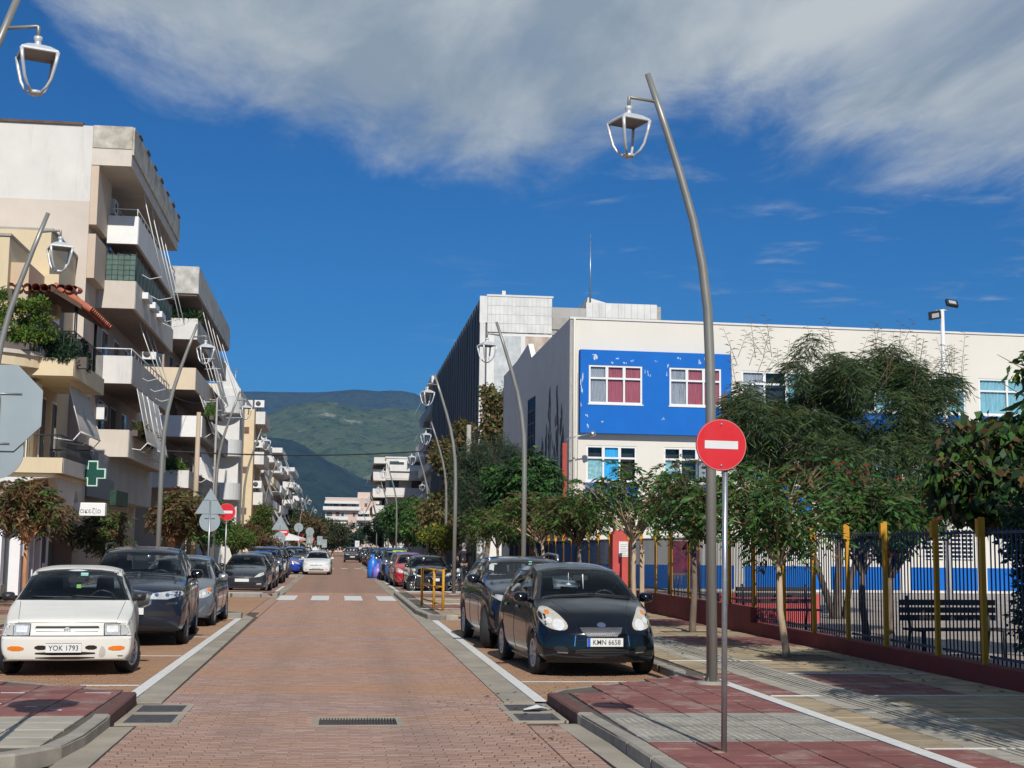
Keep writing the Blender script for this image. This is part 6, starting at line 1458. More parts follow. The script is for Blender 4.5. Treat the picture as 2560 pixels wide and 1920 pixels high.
# --- black off-roader behind the black hatchback
bm_p = paint('car_black_blue', (.006, .008, .014), .14, .1, .6)
c = Car(suv(bm_p, L=4.45, W=1.82, H=1.58, wheels=(.85, 3.6)), bm_p); c.glassy(); c.interior(); c.wheels(silver, 5, steer=radians(-22)); c.mirrors(1.70, 1.17, bm_p, (.22, .17), .12)
for sg in (1, -1):
    o = c.patch('headlight', smooth_poly([(.36*sg, .80), (.62*sg, .78), (.86*sg, .88), (.87*sg, .95), (.6*sg, .91), (.38*sg, .88)], 1), lamp_lens, 'f', .006, .02); c.patch('reflector', [((.60+.04*cos(a))*sg, .845+.035*sin(a)) for a in [2*pi*k/14 for k in range(14)]], chrome, 'f', .01, .004, parent=o)
    c.patch('fog_light', [((.66+.045*cos(a))*sg, .60+.045*sin(a)) for a in [2*pi*k/16 for k in range(16)]], lamp_lens, 'f', .008, .006); c.patch('chrome_strip', [(.52*sg, .50), (.78*sg, .50), (.78*sg, .52), (.52*sg, .52)], silver, 'f', .008, .008)
    MB().tube([(sg*.64, 2.15, 1.50), (sg*.66, 2.3, 1.60), (sg*.64, 3.1, 1.63), (sg*.60, 4.0, 1.52)], .022, 6).build('roof_rail', silver, c.e)
    k_ = [(.04*sg, .74), (.24*sg, .76), (.26*sg, .88), (.04*sg, .90)]; c.patch('grille', k_, plate_black, 'f', .004, .002)
c.patch('lower_intake', [(-.5, .36), (.5, .36), (.46, .46), (-.46, .46)], plate_black, 'f', .003, .002)
tm_ = MB().box(-.03, .03, 0, .004, -.05, .05).build('toll_tag', mat('sticker_mint', (.35, .62, .55), .5), c.e); tm_.location = (.1, 2.05, 1.44)
c.seam([(1.5, .35), (1.55, 1.1)], 'l'); c.seam([(2.6, .35), (2.6, 1.12)], 'l')
CAR_BLUE_SUV = c.place(3.52, 23.2, radians(2.5), 'black off-roader with round fog lamps behind the black hatchback')
BSUV = c

# --- older dark hatchback on the far left corner
focus_p = paint('car_charcoal', (.03, .032, .038), .22, .08, .9)
PF = dict(PW); PF.update(L=4.1, W=1.70, wheels=(.78, 3.38), wr=.30, arch_r=.345, cowl=1.1, nose_k=.25, nose=pch([(.15, .10), (.25, .02), (.5, 0), (.62, .03), (.8, .1)]),
    top=pch([(0, .60), (.08, .70), (.4, .83), (1.1, .97), (1.65, 1.28), (2.0, 1.39), (2.6, 1.43), (3.3, 1.39), (3.75, 1.15), (4.1, .92)]), edge=pch([(0, .57), (.08, .66), (.4, .78), (1.1, .92), (1.65, 1.22), (2.0, 1.33), (2.6, 1.37), (3.3, 1.33), (3.75, 1.1), (4.1, .88)]),
    we=pch([(0, .64), (.4, .73), (1.1, .74), (1.65, .60), (2.0, .57), (3.3, .55), (4.1, .68)]), belt=pch([(0, .54), (.4, .74), (1.1, .88), (3, .94), (4.1, .84)]), wb=pch([(0, .70), (.4, .79), (1.1, .80), (3.4, .79), (4.1, .72)]), wm=pch([(0, .78), (.35, .845), (3.4, .85), (4.1, .79)]), bot=pch([(0, .17), (4.1, .22)]),
    windscreen=[(-.71, .96), (-.35, .985), (0, .99), (.35, .985), (.71, .96), (.60, 1.2), (.555, 1.32), (0, 1.365), (-.555, 1.32), (-.60, 1.2)], rear_glass=[(-.56, 1.05), (.56, 1.05), (.46, 1.3), (-.46, 1.3)],
    side_glass=[[(1.5, .95), (2.25, .96), (2.25, 1.30), (2.0, 1.29), (1.75, 1.17)], [(2.33, .96), (3.1, .98), (3.4, 1.12), (3.05, 1.28), (2.33, 1.305)]])
c = Car(PF, focus_p); c.glassy(); c.interior(); c.wheels(silver, 7, steer=radians(-8)); c.mirrors(1.42, .99, focus_p, (.18, .13), .10)
for sg in (1, -1):
    c.patch('headlight', [(.42*sg, .565), (.62*sg, .59), (.77*sg, .66), (.74*sg, .745), (.60*sg, .71)], mat('lens_milky', (.62, .62, .56), .25, .1), 'f', .006, .02); c.patch('fog_light', [(.52*sg, .30), (.68*sg, .31), (.68*sg, .355), (.52*sg, .35)], lamp_lens, 'f', .005, .004)
c.patch('grille', [(-.40, .60), (-.36, .555), (.36, .555), (.40, .60)], plate_black, 'f', .003, .002); c.patch('intake', [(-.45, .27), (.45, .27), (.42, .34), (-.42, .34)], plate_black, 'f', .003, .002)
for a in (90, 210, 330):
    q = radians(a); d2 = [(0, 0), (.03*cos(q+.5), .03*sin(q+.5)), (.055*cos(q), .055*sin(q)), (.03*cos(q-.5), .03*sin(q-.5))]; c.patch('badge', [(x, z+.61) for x, z in d2], chrome, 'f', .008, .004)
c.plate('', .46, w=.5, letters=False, eu=False); c.seam([(1.3, .3), (1.35, .92)], 'l'); c.seam([(2.29, .3), (2.29, .94)], 'l')
CAR_FOCUS = c.place(-3.42, 50.9, radians(-1.5), 'charcoal hatchback with milky headlights at the far left crossing corner')
FOC = c
# its copies: the whole row of parked cars, each with its own paint
def recolor(e, newp, oldp):
    for o in [e]+list(e.children_recursive):
        if o.type == 'MESH' and oldp.name in [m.name for m in o.data.materials if m]:
            o.data = o.data.copy()
            for i, m in enumerate(o.data.materials):
                if m and m.name == oldp.name: o.data.materials[i] = newp
def far_car(src, oldp, col, x, y, rz, label, cat='car', drop=(), rough=.16):
    e = copy_tree(src, skip=drop); 
    p = col if not isinstance(col, tuple) else paint('paint_%.2f_%.2f_%.2f' % col, col, rough, .05, .9)
    if p.name != oldp.name: recolor(e, p, oldp)
    e.location = (x, y, .003); e.rotation_euler = (0, 0, rz); tag(e, label, cat, 'cars parked along the street'); return e
for e in (CAR_WHITE, CAR_BLACK, CAR_NAVY, CAR_GREY, CAR_BLUE_SUV, CAR_FOCUS): e['group'] = 'cars parked along the street'
red_p = paint('car_red', (.42, .015, .02), .2, .04, 1.0); blue_p = paint('car_blue', (.012, .05, .32), .15, .06, 1.0); wh2 = paint('car_white_clean', (.76, .76, .74), .2, .02, .9)
sil_p = paint('car_silver', (.34, .35, .37), .22, .05, .9); dk_p = paint('car_dark', (.014, .016, .022), .18, .1, 1.0)
D_ = ('cabin_floor',)
far_car(CAR_GREY, grey_p, dk_p, -3.35, 56.3, 0, 'second dark car tucked close behind the charcoal hatchback')
far_car(CAR_NAVY, navy_p, dk_p, -3.55, 74.5, 0, 'dark high off-roader behind the sign poles on the left')
bl = far_car(CAR_GREY, grey_p, blue_p, -2.05, 86.5, radians(72), 'bright blue small car nosing in sideways beside the white car')
far_car(CAR_FOCUS, focus_p, wh2, -1.26, 83.9, radians(-1.5), 'white hatchback driving towards the camera in the road')
far_car(CAR_NAVY, navy_p, dk_p, -2.9, 92.5, 0, 'black off-roader roof showing behind the white driving car')
far_car(CAR_FOCUS, focus_p, wh2, -3.6, 96, 0, 'white car roof visible behind the blue car')
far_car(CAR_NAVY, navy_p, dk_p, -3.4, 63.5, 0, 'dark estate roof visible over the charcoal hatchback')
far_car(CAR_FOCUS, focus_p, dk_p, 3.75, 54.3, radians(3), 'black hatchback behind the motorcycle and the yellow railing')
far_car(CAR_GREY, grey_p, red_p, 3.35, 60.0, radians(2), 'red hatchback half hidden behind the black one')
far_car(CAR_GREY, grey_p, dk_p, 3.3, 65.6, radians(1), 'black hatchback between the red car and the boxy off-roader')
jp = far_car(CAR_NAVY, navy_p, dk_p, 3.15, 70.8, 0, 'boxy black off-roader with a yellow strip across its windscreen')
MB().box(-.33, .40, 0, .01, -.05, .05).build('sunstrip', mat('strip_lime', (.62, .75, .10), .5), jp).location = (.05, 2.02, 1.50)
m = MB(); m.box(-.6, .6, 2.3, 2.34, 1.80, 1.83); m.box(-.6, .6, 3.6, 3.64, 1.80, 1.83); m.box(-.62, -.58, 2.3, 3.64, 1.72, 1.82); m.box(.58, .62, 2.3, 3.64, 1.72, 1.82); m.build('roof_rack', black_plastic, jp)
ys = [84.5, 90, 95.4, 101, 107, 113, 119, 126, 133, 141, 150, 160, 172]
src_ = [(CAR_GREY, grey_p), (CAR_NAVY, navy_p), (CAR_FOCUS, focus_p)]
nm = ['silver hatchback just beyond the blue recycling bags', 'dark off-roader, second in the right row after the bags', 'dark car, third in the right row after the bags', 'black off-roader fourth in the right row after the bags', 'dark hatchback fifth in the far right row', 'dark car sixth in the far right row', 'black hatchback seventh in the far right row', 'dark off-roader eighth in the far right row', 'dark car ninth in the far right row', 'silver car tenth in the far right row', 'black car eleventh in the far right row', 'white car near the far end of the right row', 'black car closing the far right row']
for i, y in enumerate(ys):
    s_, op = src_[i % 3]; col = {0: sil_p, 9: sil_p, 11: wh2}.get(i, dk_p); far_car(s_, op, col, 3.3+.1*(i % 2), y, radians((i % 3)-1), nm[i], drop=('panel_gap', 'steering_wheel', 'seat', 'fog_cell', 'wheel_well', 'grille_bar', 'door_handle'))
far_car(CAR_NAVY, navy_p, dk_p, 1.6, 152, 0, 'black car with bright lamps standing in the far middle of the road', drop=('panel_gap', 'fog_cell', 'grille_bar'))
for i, (y, lab) in enumerate(((110, 'dark car left row beyond the white driving car'), (118, 'silver car left row beyond the dark one'), (128, 'dark car far down the left row'), (140, 'dark car farthest down the left row'))):
    s_, op = src_[(i+1) % 3]; far_car(s_, op, sil_p if i == 1 else dk_p, -3.4, y, 0, lab, drop=('panel_gap', 'steering_wheel', 'seat', 'fog_cell', 'wheel_well', 'grille_bar'))
# ------------------------------------------------------------------ plants
def leafmat(name, col, trans=.35, var=.35): return mat(name, col, .6, var=var, vs=2.2, island=.35, trans=trans, spec=.35)
lf_green = leafmat('leaf_green', (.08, .17, .035)); lf_willow = leafmat('leaf_willow', (.085, .13, .05), .45); lf_dark = leafmat('leaf_dark', (.018, .045, .018), .25); lf_brown = leafmat('leaf_brown', (.155, .095, .042)); lf_olive = leafmat('leaf_olive', (.09, .085, .025))
lf_yellow = leafmat('leaf_yellow', (.30, .26, .03)); lf_bright = leafmat('leaf_bright', (.10, .17, .02)); lf_blue = leafmat('leaf_bluegreen', (.028, .055, .038), .25); lf_red = leafmat('leaf_red', (.26, .03, .02)); lf_deep = leafmat('leaf_deep', (.04, .115, .026), .3)
lf_rust = leafmat('leaf_rust', (.21, .125, .06)); lf_feather = leafmat('leaf_feather', (.08, .12, .06), .4); grass_m = leafmat('grass_blade', (.05, .10, .015))
def leafcloud(name, parent, blobs, n, ln, wd, mats, weights, seed=0, droop=.3, hollow=.55, kind=None, sprays=0, spray_len=.35, jit=.55, up=.0):
    """thousands of folded leaves spread through the given ellipsoids (x,y,z,rx,ry,rz); sprays>0 groups leaflets along drooping stalks"""
    r = np.random.default_rng(seed); B = np.array(blobs, float); vol = (B[:, 3]*B[:, 4]*B[:, 5])**.75; ids = r.choice(len(B), n if not sprays else max(1, n//sprays), p=vol/vol.sum())
    m = len(ids); d = r.normal(size=(m, 3)); d /= np.linalg.norm(d, axis=1)[:, None]; rad = (hollow+(1-hollow)*r.random(m)**.6)*(1+r.normal(size=m)*.10)
    rad[r.random(m) < .25] *= r.random()*.6+.3
    P = B[ids, :3]+d*rad[:, None]*B[ids, 3:6]
    if sprays:
        az = r.random(m)*2*pi; out = np.stack([np.cos(az), np.sin(az), r.normal(size=m)*.3-droop*.4+up], 1)+d*.8; out /= np.linalg.norm(out, axis=1)[:, None]
        L = spray_len*(.6+.8*r.random(m)); PP = []; DD = []; SS = []
        for q in range(sprays):
            f = (q//2+1)/(sprays/2); side = 1 if q % 2 else -1
            pos = P+out*(L*f)[:, None]; pos[:, 2] -= droop*L*f*f
            sd = np.cross(out, np.array([0, 0, 1.])); sd /= np.linalg.norm(sd, axis=1)[:, None]+1e-6
            di = sd*side*.8+out*.6; di[:, 2] -= droop*.9; PP.append(pos); DD.append(di); SS.append(ids)
        P = np.concatenate(PP); D = np.concatenate(DD); cl = np.tile(np.arange(m), sprays); m = len(P)
    else:
        D = r.normal(size=(m, 3))*.8+d*.5; D[:, 2] -= droop*1.6; cl = np.arange(m)
    D += r.normal(size=(m, 3))*.15; D /= np.linalg.norm(D, axis=1)[:, None]+1e-9
    Sx = np.cross(D, r.normal(size=(m, 3))); Sx /= np.linalg.norm(Sx, axis=1)[:, None]+1e-9; Nn = np.cross(D, Sx)
    l = ln*(1-jit+2*jit*r.random(m))[:, None]; w = wd*(1-jit+2*jit*r.random(m))[:, None]
    V = np.stack([P, P+D*l*.45+Sx*w*.5+Nn*w*.12, P+D*l-Nn*l*.08, P+D*l*.45-Sx*w*.5+Nn*w*.12], 1).reshape(-1, 3)
    me = bpy.data.meshes.new(name); me.vertices.add(len(V)); me.vertices.foreach_set('co', V.astype(np.float32).ravel()); me.loops.add(4*m); me.loops.foreach_set('vertex_index', np.arange(4*m, dtype=np.int32)); me.polygons.add(m); me.polygons.foreach_set('loop_start', np.arange(0, 4*m, 4, dtype=np.int32)); me.polygons.foreach_set('loop_total', np.full(m, 4, np.int32))
    for mt in mats: me.materials.append(mt)
    # colour by clump, so that light and dark bunches show
    W_ = np.array(weights, float); W_ /= W_.sum(); cm = r.choice(len(mats), cl.max()+1, p=W_); bm_ = r.choice(len(mats), len(B), p=W_)
    mi = cm[cl]; mask = r.random(m) < .25; mi[mask] = r.choice(len(mats), mask.sum(), p=W_); me.polygons.foreach_set('material_index', mi.astype(np.int32)); me.update(calc_edges=True)
    return link(name, me, parent, kind)
def limbs(parent, base, blobs, r0, mt, seed=0, fork=.55, name='trunk', lean=(0, 0), bend=.15, n=6):
    """tapered trunk that forks into limbs reaching into the crown"""
    rn = random.Random(seed); b = Vector(base); cx = sum(q[0] for q in blobs)/len(blobs); cy = sum(q[1] for q in blobs)/len(blobs); zt = max(q[2] for q in blobs); zl = min(q[2]-q[5] for q in blobs)
    f = Vector((b.x+(cx-b.x)*.5+lean[0], b.y+(cy-b.y)*.5+lean[1], b.z+(max(zl, b.z+.4)-b.z)*fork+.25*(zt-zl)))
    m = MB(); mid = b.lerp(f, .5)+Vector((rn.uniform(-1, 1)*bend*.3, rn.uniform(-1, 1)*bend*.3, 0)); m.tube([b-Vector((0, 0, .05)), b+Vector((0, 0, .1)), mid, f], [r0*1.35, r0, r0*.85, r0*.7], 9)
    o = m.build(name, mt, parent); m = MB()
    for k, q in enumerate(blobs[:14]):
        for j in range(2):
            e = Vector((q[0]+rn.uniform(-.5, .5)*q[3], q[1]+rn.uniform(-.5, .5)*q[4], q[2]+rn.uniform(-.1, .8)*q[5])); h = f.lerp(e, .5)+Vector((rn.uniform(-1, 1), rn.uniform(-1, 1), rn.uniform(0, 1)))*bend
            m.tube([f-Vector((0, 0, .1)), h, e], [r0*.45, r0*.28, r0*.06], 5, caps=False)
            for t in range(3): e2 = e+Vector((rn.uniform(-.8, .8)*q[3], rn.uniform(-.8, .8)*q[4], rn.uniform(-.3, .8)*q[5])); m.tube([h.lerp(e, .5), e2], [r0*.14, r0*.03], 4, caps=False)
    m.build('branch', mt, o if False else parent, kind='stuff')
    return o
def tree(x, y, z, blobs, n, ln, wd, mats, weights, label, r0=.06, mt=bark, name='street_tree', cat='tree', group=None, seed=0, loc=True, **k):
    e = empty(name, (x, y, z), 0, label, cat, group); bl = [(a-x, b-y, c-z, p, q, s) for a, b, c, p, q, s in blobs]
    lk = {q: k.pop(q) for q in ('fork', 'lean', 'bend') if q in k}
    limbs(e, (0, 0, 0), bl, r0, mt, seed, **lk); leafcloud('crown', e, bl, n, ln, wd, mats, weights, seed, **k); return e
def blobset(cx, cy, cz, rx, ry, rz, n, s=.45, seed=0):
    rn = random.Random(seed); out = []
    for k in range(n):
        while True:
            a, b, c = rn.uniform(-1, 1), rn.uniform(-1, 1), rn.uniform(-1, 1)
            if a*a+b*b+c*c < 1: break
        q = s*rn.uniform(.7, 1.25); out.append((cx+a*rx*(1-q*.6), cy+b*ry*(1-q*.6), cz+c*rz*(1-q*.6), rx*q, ry*q, rz*q*.85))
    return out
GS = 'young street trees along the pavement'
AIL = dict(sprays=10, spray_len=.34, droop=.5, hollow=.2)
tree(6.95, 20.9, .08, blobset(6.75, 20.9, 2.55, 1.25, 1.2, .85, 16, .33, 1), 4600, .13, .042, [lf_green, lf_deep, lf_olive, lf_brown], [5, 3, 2, 1], 'slim street tree with pale trunk and leafy green crown before the fence', .06, bark_pale, group=GS, seed=1, fork=.7, **AIL)
tree(7.05, 27.0, .1, blobset(6.9, 27, 2.9, 1.35, 1.3, .75, 16, .30, 2), 4200, .14, .045, [lf_green, lf_olive, lf_brown, lf_deep], [4, 3, 1.6, 2], 'second street tree on the right, olive and brown leaves, dark trunk', .07, bark, group=GS, seed=2, fork=.7, **AIL)
tree(7.0, 32.2, .1, blobset(6.6, 32.2, 3.05, 1.8, 1.5, .8, 18, .30, 3), 5000, .14, .045, [lf_deep, lf_green, lf_olive, lf_brown], [3, 4, 2, .7], 'third street tree on the right, wide green crown before the school corner', .07, bark_pale, group=GS, seed=3, fork=.7, **AIL)
MB().box(-.05, .05, -.05, .05, 0, 1.75).build('stake', bark_pale, bpy.data.objects['street_tree.002']).location = (.2, .1, 0)
tree(7.1, 39.5, .1, blobset(6.8, 39.5, 2.85, 1.5, 1.4, .6, 12, .38, 4), 4600, .16, .05, [lf_olive, lf_brown, lf_green], [4, 1.6, 3], 'fourth street tree on the right, drooping olive brown leaves', .07, bark, group=GS, seed=4, fork=.7, **AIL)
tree(6.9, 45.5, .1, blobset(6.3, 45.5, 3.0, 1.7, 1.4, .7, 12, .38, 5), 4600, .17, .055, [lf_olive, lf_rust, lf_green], [4, 1, 3], 'fifth street tree on the right above the yellow tipped fence', .07, bark_pale, group=GS, seed=5, fork=.7, **AIL)
tree(5.9, 50.5, .1, blobset(5.6, 50.5, 2.75, 1.2, 1.2, .7, 8, .45, 6), 3800, .18, .055, [lf_olive, lf_green], [3, 3], 'sixth street tree on the right beside the walking person', .07, bark, group=GS, seed=6, fork=.7, **AIL)
tree(7.3, 11.6, .1, blobset(7.6, 11.2, 3.2, 1.6, 1.6, 1.1, 12, .5, 7), 4000, .16, .05, [lf_green, lf_olive], [3, 2], 'street tree nearest the camera, outside the right picture edge', .08, bark, group=GS, seed=7, fork=.6, **AIL)
# left pavement
tree(-7.9, 36.6, .1, blobset(-7.9, 36.6, 2.8, 1.15, 1.0, .68, 14, .36, 8), 4600, .15, .05, [lf_brown, lf_olive, lf_green, lf_rust], [4, 2.5, 2, 2], 'brown leaved street tree with orange trunk before the corner house', .07, bark_orange, group=GS, seed=8, fork=.7, **AIL)
tree(-9.6, 38.4, .1, blobset(-9.7, 38.4, 2.6, 1.0, 1.0, .8, 8, .5, 9), 3000, .15, .05, [lf_brown, lf_rust], [3, 2], 'brown street tree cut by the left picture edge', .07, bark, group=GS, seed=9, fork=.7, **AIL)
tree(-5.55, 44.5, .1, blobset(-4.95, 44.5, 2.85, 1.1, 1.1, 1.05, 16, .36, 10), 6000, .17, .055, [lf_brown, lf_olive, lf_rust, lf_green], [5, 2, 2, 1.5], 'rusty brown street tree between the second and third left lamps', .09, bark_orange, group=GS, seed=10, fork=.7, **AIL)
tree(-8.2, 50.5, .1, blobset(-8.3, 50.5, 2.3, 1.2, 1.2, .75, 9, .45, 11), 4200, .17, .055, [lf_olive, lf_green, lf_brown], [3, 3, 2], 'low green brown street tree by the pharmacy shop window', .07, bark, group=GS, seed=11, fork=.7, **AIL)
tree(-5.3, 55.5, .1, blobset(-5.2, 55.5, 2.7, 1.1, 1.2, 1.3, 12, .5, 12), 6000, .15, .06, [lf_deep, lf_dark, lf_green], [3, 2, 2], 'deep green street tree under the triangular sign back', .09, bark, group=GS, seed=12, fork=.6, droop=.5)
tree(-4.9, 66, .1, blobset(-4.7, 66, 2.3, 1.2, 1.3, .8, 9, .45, 13), 4200, .17, .06, [lf_bright, lf_green, lf_olive], [3, 2, 2], 'yellow green street tree behind the second no entry sign', .08, bark, group=GS, seed=13, fork=.6, droop=.5)
tree(-4.6, 76, .1, blobset(-4.5, 76, 2.3, 1.5, 1.4, .75, 9, .45, 14), 4200, .19, .06, [lf_brown, lf_rust, lf_olive], [3, 2, 2], 'rusty street tree over the parked cars on the left', .08, bark, group=GS, seed=14, fork=.6, droop=.5)
tree(-5.2, 92, .1, blobset(-5.1, 92, 3.4, 1.1, 1.4, 1.2, 9, .45, 15), 3600, .2, .07, [lf_bright, lf_olive], [2, 2], 'small light green street tree farther down the left row', .08, bark, group=GS, seed=15, fork=.6, droop=.5)
# school side
tree(8.0, 53.0, .1, blobset(7.0, 53.0, 4.3, 1.5, 1.5, 1.75, 22, .38, 20)+blobset(6.8, 52.5, 2.9, 1.4, 1.4, .8, 8, .4, 25), 15000, .22, .075, [lf_deep, lf_dark, lf_green], [4, 2, 2], 'glossy dark green broadleaf tree against the side wall of the school', .16, bark, name='evergreen_tree', seed=20, sprays=6, spray_len=.16, droop=.6, hollow=.5)
tree(6.4, 60.5, .1, blobset(6.3, 60.5, 4.5, 1.7, 1.6, 2.9, 20, .42, 21)+blobset(7.6, 59.5, 5.2, 1.5, 1.4, 1.5, 8, .45, 26), 60000, .20, .020, [lf_feather, lf_blue], [4, 2], 'soft feathery dark green tree left of the broadleaf tree', .16, bark, name='feathery_tree', seed=21, droop=.2, hollow=.3)
tree(7.2, 78, .1, blobset(6.3, 77, 7.0, 2.0, 2.2, 2.2, 12, .38, 22)+blobset(8.7, 77, 8.8, 1.7, 1.7, 2.6, 18, .3, 27)+blobset(6.0, 77, 4.0, 1.6, 1.8, 2.2, 10, .4, 23), 15000, .26, .16, [leafmat('leaf_plane', (.20, .15, .06)), lf_olive, lf_green, lf_rust], [4, 3, 1, 1.2], 'tall sparse brown leaved plane tree in front of the tall block', .2, bark, name='plane_tree', seed=22, droop=.5, hollow=.35)
tree(4.9, 63, .1, blobset(4.65, 63, 2.15, 1.0, .9, .65, 9, .5, 24), 3800, .16, .07, [lf_yellow, lf_bright, lf_olive], [3, 3, 1], 'round yellow green bush behind the third right lamp', .06, bark, name='yellow_bush', cat='bush', seed=24)
for i, (x, y, zc, r, h, ms_, w_, lab) in enumerate([(6.4, 100, 3.6, 2.3, 2.0, [lf_green, lf_bright, lf_deep], [3, 2, 2], 'bright green tree crown over the parked cars, nearest of the distant right trees'), (5.9, 118, 3.9, 2.5, 2.1, [lf_green, lf_deep, lf_dark], [3, 3, 1], 'round deep green tree behind the bright green one'), (5.4, 140, 3.9, 2.6, 2.0, [lf_deep, lf_blue, lf_dark], [3, 2, 2], 'dark green tree right of the pinkish block'), (5.2, 168, 3.4, 2.6, 1.8, [lf_dark, lf_green], [3, 2], 'low dark green tree before the pinkish block'), (6.2, 88, 2.8, 1.6, 1.3, [lf_olive, lf_green], [3, 2], 'olive green tree behind the yellow bush')]):
    tree(x, y, .1, blobset(x, y, zc, r, r, h, 16, .4, 30+i), 7000, .26, .13, ms_, w_, lab, .15, bark, name='distant_tree', seed=30+i, droop=.4, hollow=.5)
for i, (x, y, zc, r, h, ms_, w_, lab) in enumerate([(-4.2, 190, 3.6, 2.6, 2.8, [lf_olive, lf_rust], [3, 2], 'thin brownish bare looking tree at the end of the left row'), (-1.0, 245, 3.6, 3.4, 2.9, [lf_dark, lf_olive], [3, 2], 'dark tree below the pinkish block at the street end'), (-6.0, 225, 5.0, 3.0, 3.4, [lf_dark, lf_olive], [2, 2], 'tall dark tree left of the street end'), (2.6, 262, 3.8, 3.6, 2.6, [lf_blue, lf_dark], [2, 2], 'blue green tree in front of the pinkish block'), (-3.4, 275, 4.5, 3.6, 3.2, [lf_olive, lf_dark], [2, 2], 'farthest tree closing the street')]):
    tree(x, y, 0, blobset(x, y, zc, r, r, h, 14, .42, 50+i), 5000, .4, .2, ms_, w_, lab, .18, bark_pale, name='far_tree', seed=50+i, droop=.4, hollow=.45, fork=.9)
# school yard
tree(12.3, 33.0, .1, blobset(10.5, 32.6, 4.9, 1.3, 1.2, 1.5, 12, .32, 40)+blobset(11.9, 33, 5.7, 1.5, 1.3, 1.5, 20, .26, 41)+blobset(14.0, 33.4, 5.6, 1.9, 1.3, 1.6, 26, .25, 42)+blobset(12.8, 33, 4.2, 2.9, 1.3, 1.1, 22, .26, 43), 66000, .235, .024, [lf_willow, lf_feather, lf_green, lf_olive], [5, 3, 1, 1], 'wide willowy tree with thin hanging leaves in the school yard', .10, bark, name='willowy_tree', seed=40, sprays=8, spray_len=.30, droop=.75, hollow=.25, up=.5, fork=.5, bend=.5)
wsp = bpy.data.objects['willowy_tree']; m = MB(); rn = random.Random(5)
for k in range(70):
    x, y = rn.uniform(9.6, 15.8)-12.3, rn.uniform(-.8, .8); z0 = rn.uniform(5.6, 6.6); tip = z0+rn.uniform(.5, 1.2); dx = rn.uniform(-.5, .5); m.tube([(x, y, z0), (x+dx*.5, y, (z0+tip)/2), (x+dx, y, tip)], [.008, .006, .003], 4, caps=False)
    for q in range(7):
        f = .3+.1*q; px_, pz = x+dx*f, z0+(tip-z0)*f; s = 1 if q % 2 else -1; m.add([(px_, y, pz), (px_+s*.07, y+.01, pz+.05), (px_+s*.16, y, pz+.03), (px_+s*.08, y-.01, pz+.03)], [(0, 1, 2, 3)], 1)
m.build('top_twigs', [bark, lf_olive], wsp, kind='stuff')
lm = MB(); lm.tube([(-.1, 0, 0), (-.55, 0, 1.4), (-1.0, .1, 2.8), (-1.6, 0, 4.2)], [.09, .075, .06, .03], 8); lm.tube([(.2, .1, 0), (.5, 0, 1.6), (.9, .1, 3.2), (1.7, 0, 4.6)], [.08, .065, .05, .02], 8); lm.tube([(0, .2, 0), (.1, .1, 2.0), (.0, .1, 4.4)], [.08, .06, .02], 8); lm.build('stem', bark, wsp)
tree(11.6, 20.2, .1, blobset(11.0, 20.0, 2.9, 2.0, 1.5, 1.2, 20, .38, 44)+blobset(9.7, 19.9, 2.6, .8, .8, .6, 6, .5, 46), 11000, .17, .12, [lf_dark, lf_deep, lf_green, lf_brown, lf_bright], [4, 2, 2, 2, 1], 'large dark broadleaf tree at the right picture edge behind the fence', .14, bark, name='mulberry_tree', seed=44, droop=.8, hollow=.4)
tree(10.9, 26.4, .1, blobset(10.8, 26.3, 2.7, 1.5, 1.1, 1.1, 14, .42, 47), 8000, .13, .05, [lf_deep, lf_dark, lf_red, lf_green], [4, 2, 1.1, 2], 'bushy tree with red young leaves in the yard', .09, bark, name='photinia_tree', seed=47, droop=.3)
tree(9.4, 17.0, .1, blobset(9.7, 17.6, 1.5, .9, 1.3, 1.4, 14, .45, 48), 9000, .10, .05, [lf_dark, lf_deep], [3, 1], 'dark shrub behind the right end of the fence', .04, bark, name='shrub', cat='shrub', seed=48)
tree(9.6, 24.3, .1, blobset(9.5, 24.4, 2.6, 1.1, 1.0, .7, 10, .5, 49), 4200, .14, .05, [lf_deep, lf_green, lf_olive], [2, 2, 1], 'green tree crown over the fence between street tree and willowy tree', .07, bark, name='yard_tree', seed=49, **AIL)
tree(9.3, 11.4, .1, blobset(9.0, 11.6, 6.0, 2.1, 2.4, 1.9, 22, .42, 61), 16000, .2, .12, [lf_dark, lf_green], [2, 2], 'taller yard tree outside the right picture edge', .15, bark, name='yard_tree', seed=61)
tree(10.5, 9.0, .1, blobset(10.4, 9.5, 5.0, 2.6, 3.4, 2.4, 22, .45, 60), 14000, .2, .12, [lf_dark, lf_green], [2, 2], 'yard tree outside the right picture edge that shades the fence', .15, bark, name='yard_tree', seed=60)
mt_ = bpy.data.objects['mulberry_tree']; leafcloud('sunlit_crown', mt_, [(a-11.6, b-20.2, c_-.1, p, q, s) for a, b, c_, p, q, s in blobset(11.2, 19.4, 4.3, 1.1, 1.0, .85, 12, .42, 45)], 3600, .16, .11, [lf_bright, lf_green, lf_deep], [3, 3, 1], 99, droop=.8, hollow=.4)
tree(6.3, 8.5, .1, blobset(6.3, 8.3, 3.6, 1.0, 1.1, .8, 8, .3, 62), 800, .14, .045, [lf_green, lf_olive], [3, 2], 'sparse street tree beside the camera, outside the picture', .06, bark, group=GS, seed=62, fork=.7, **AIL)
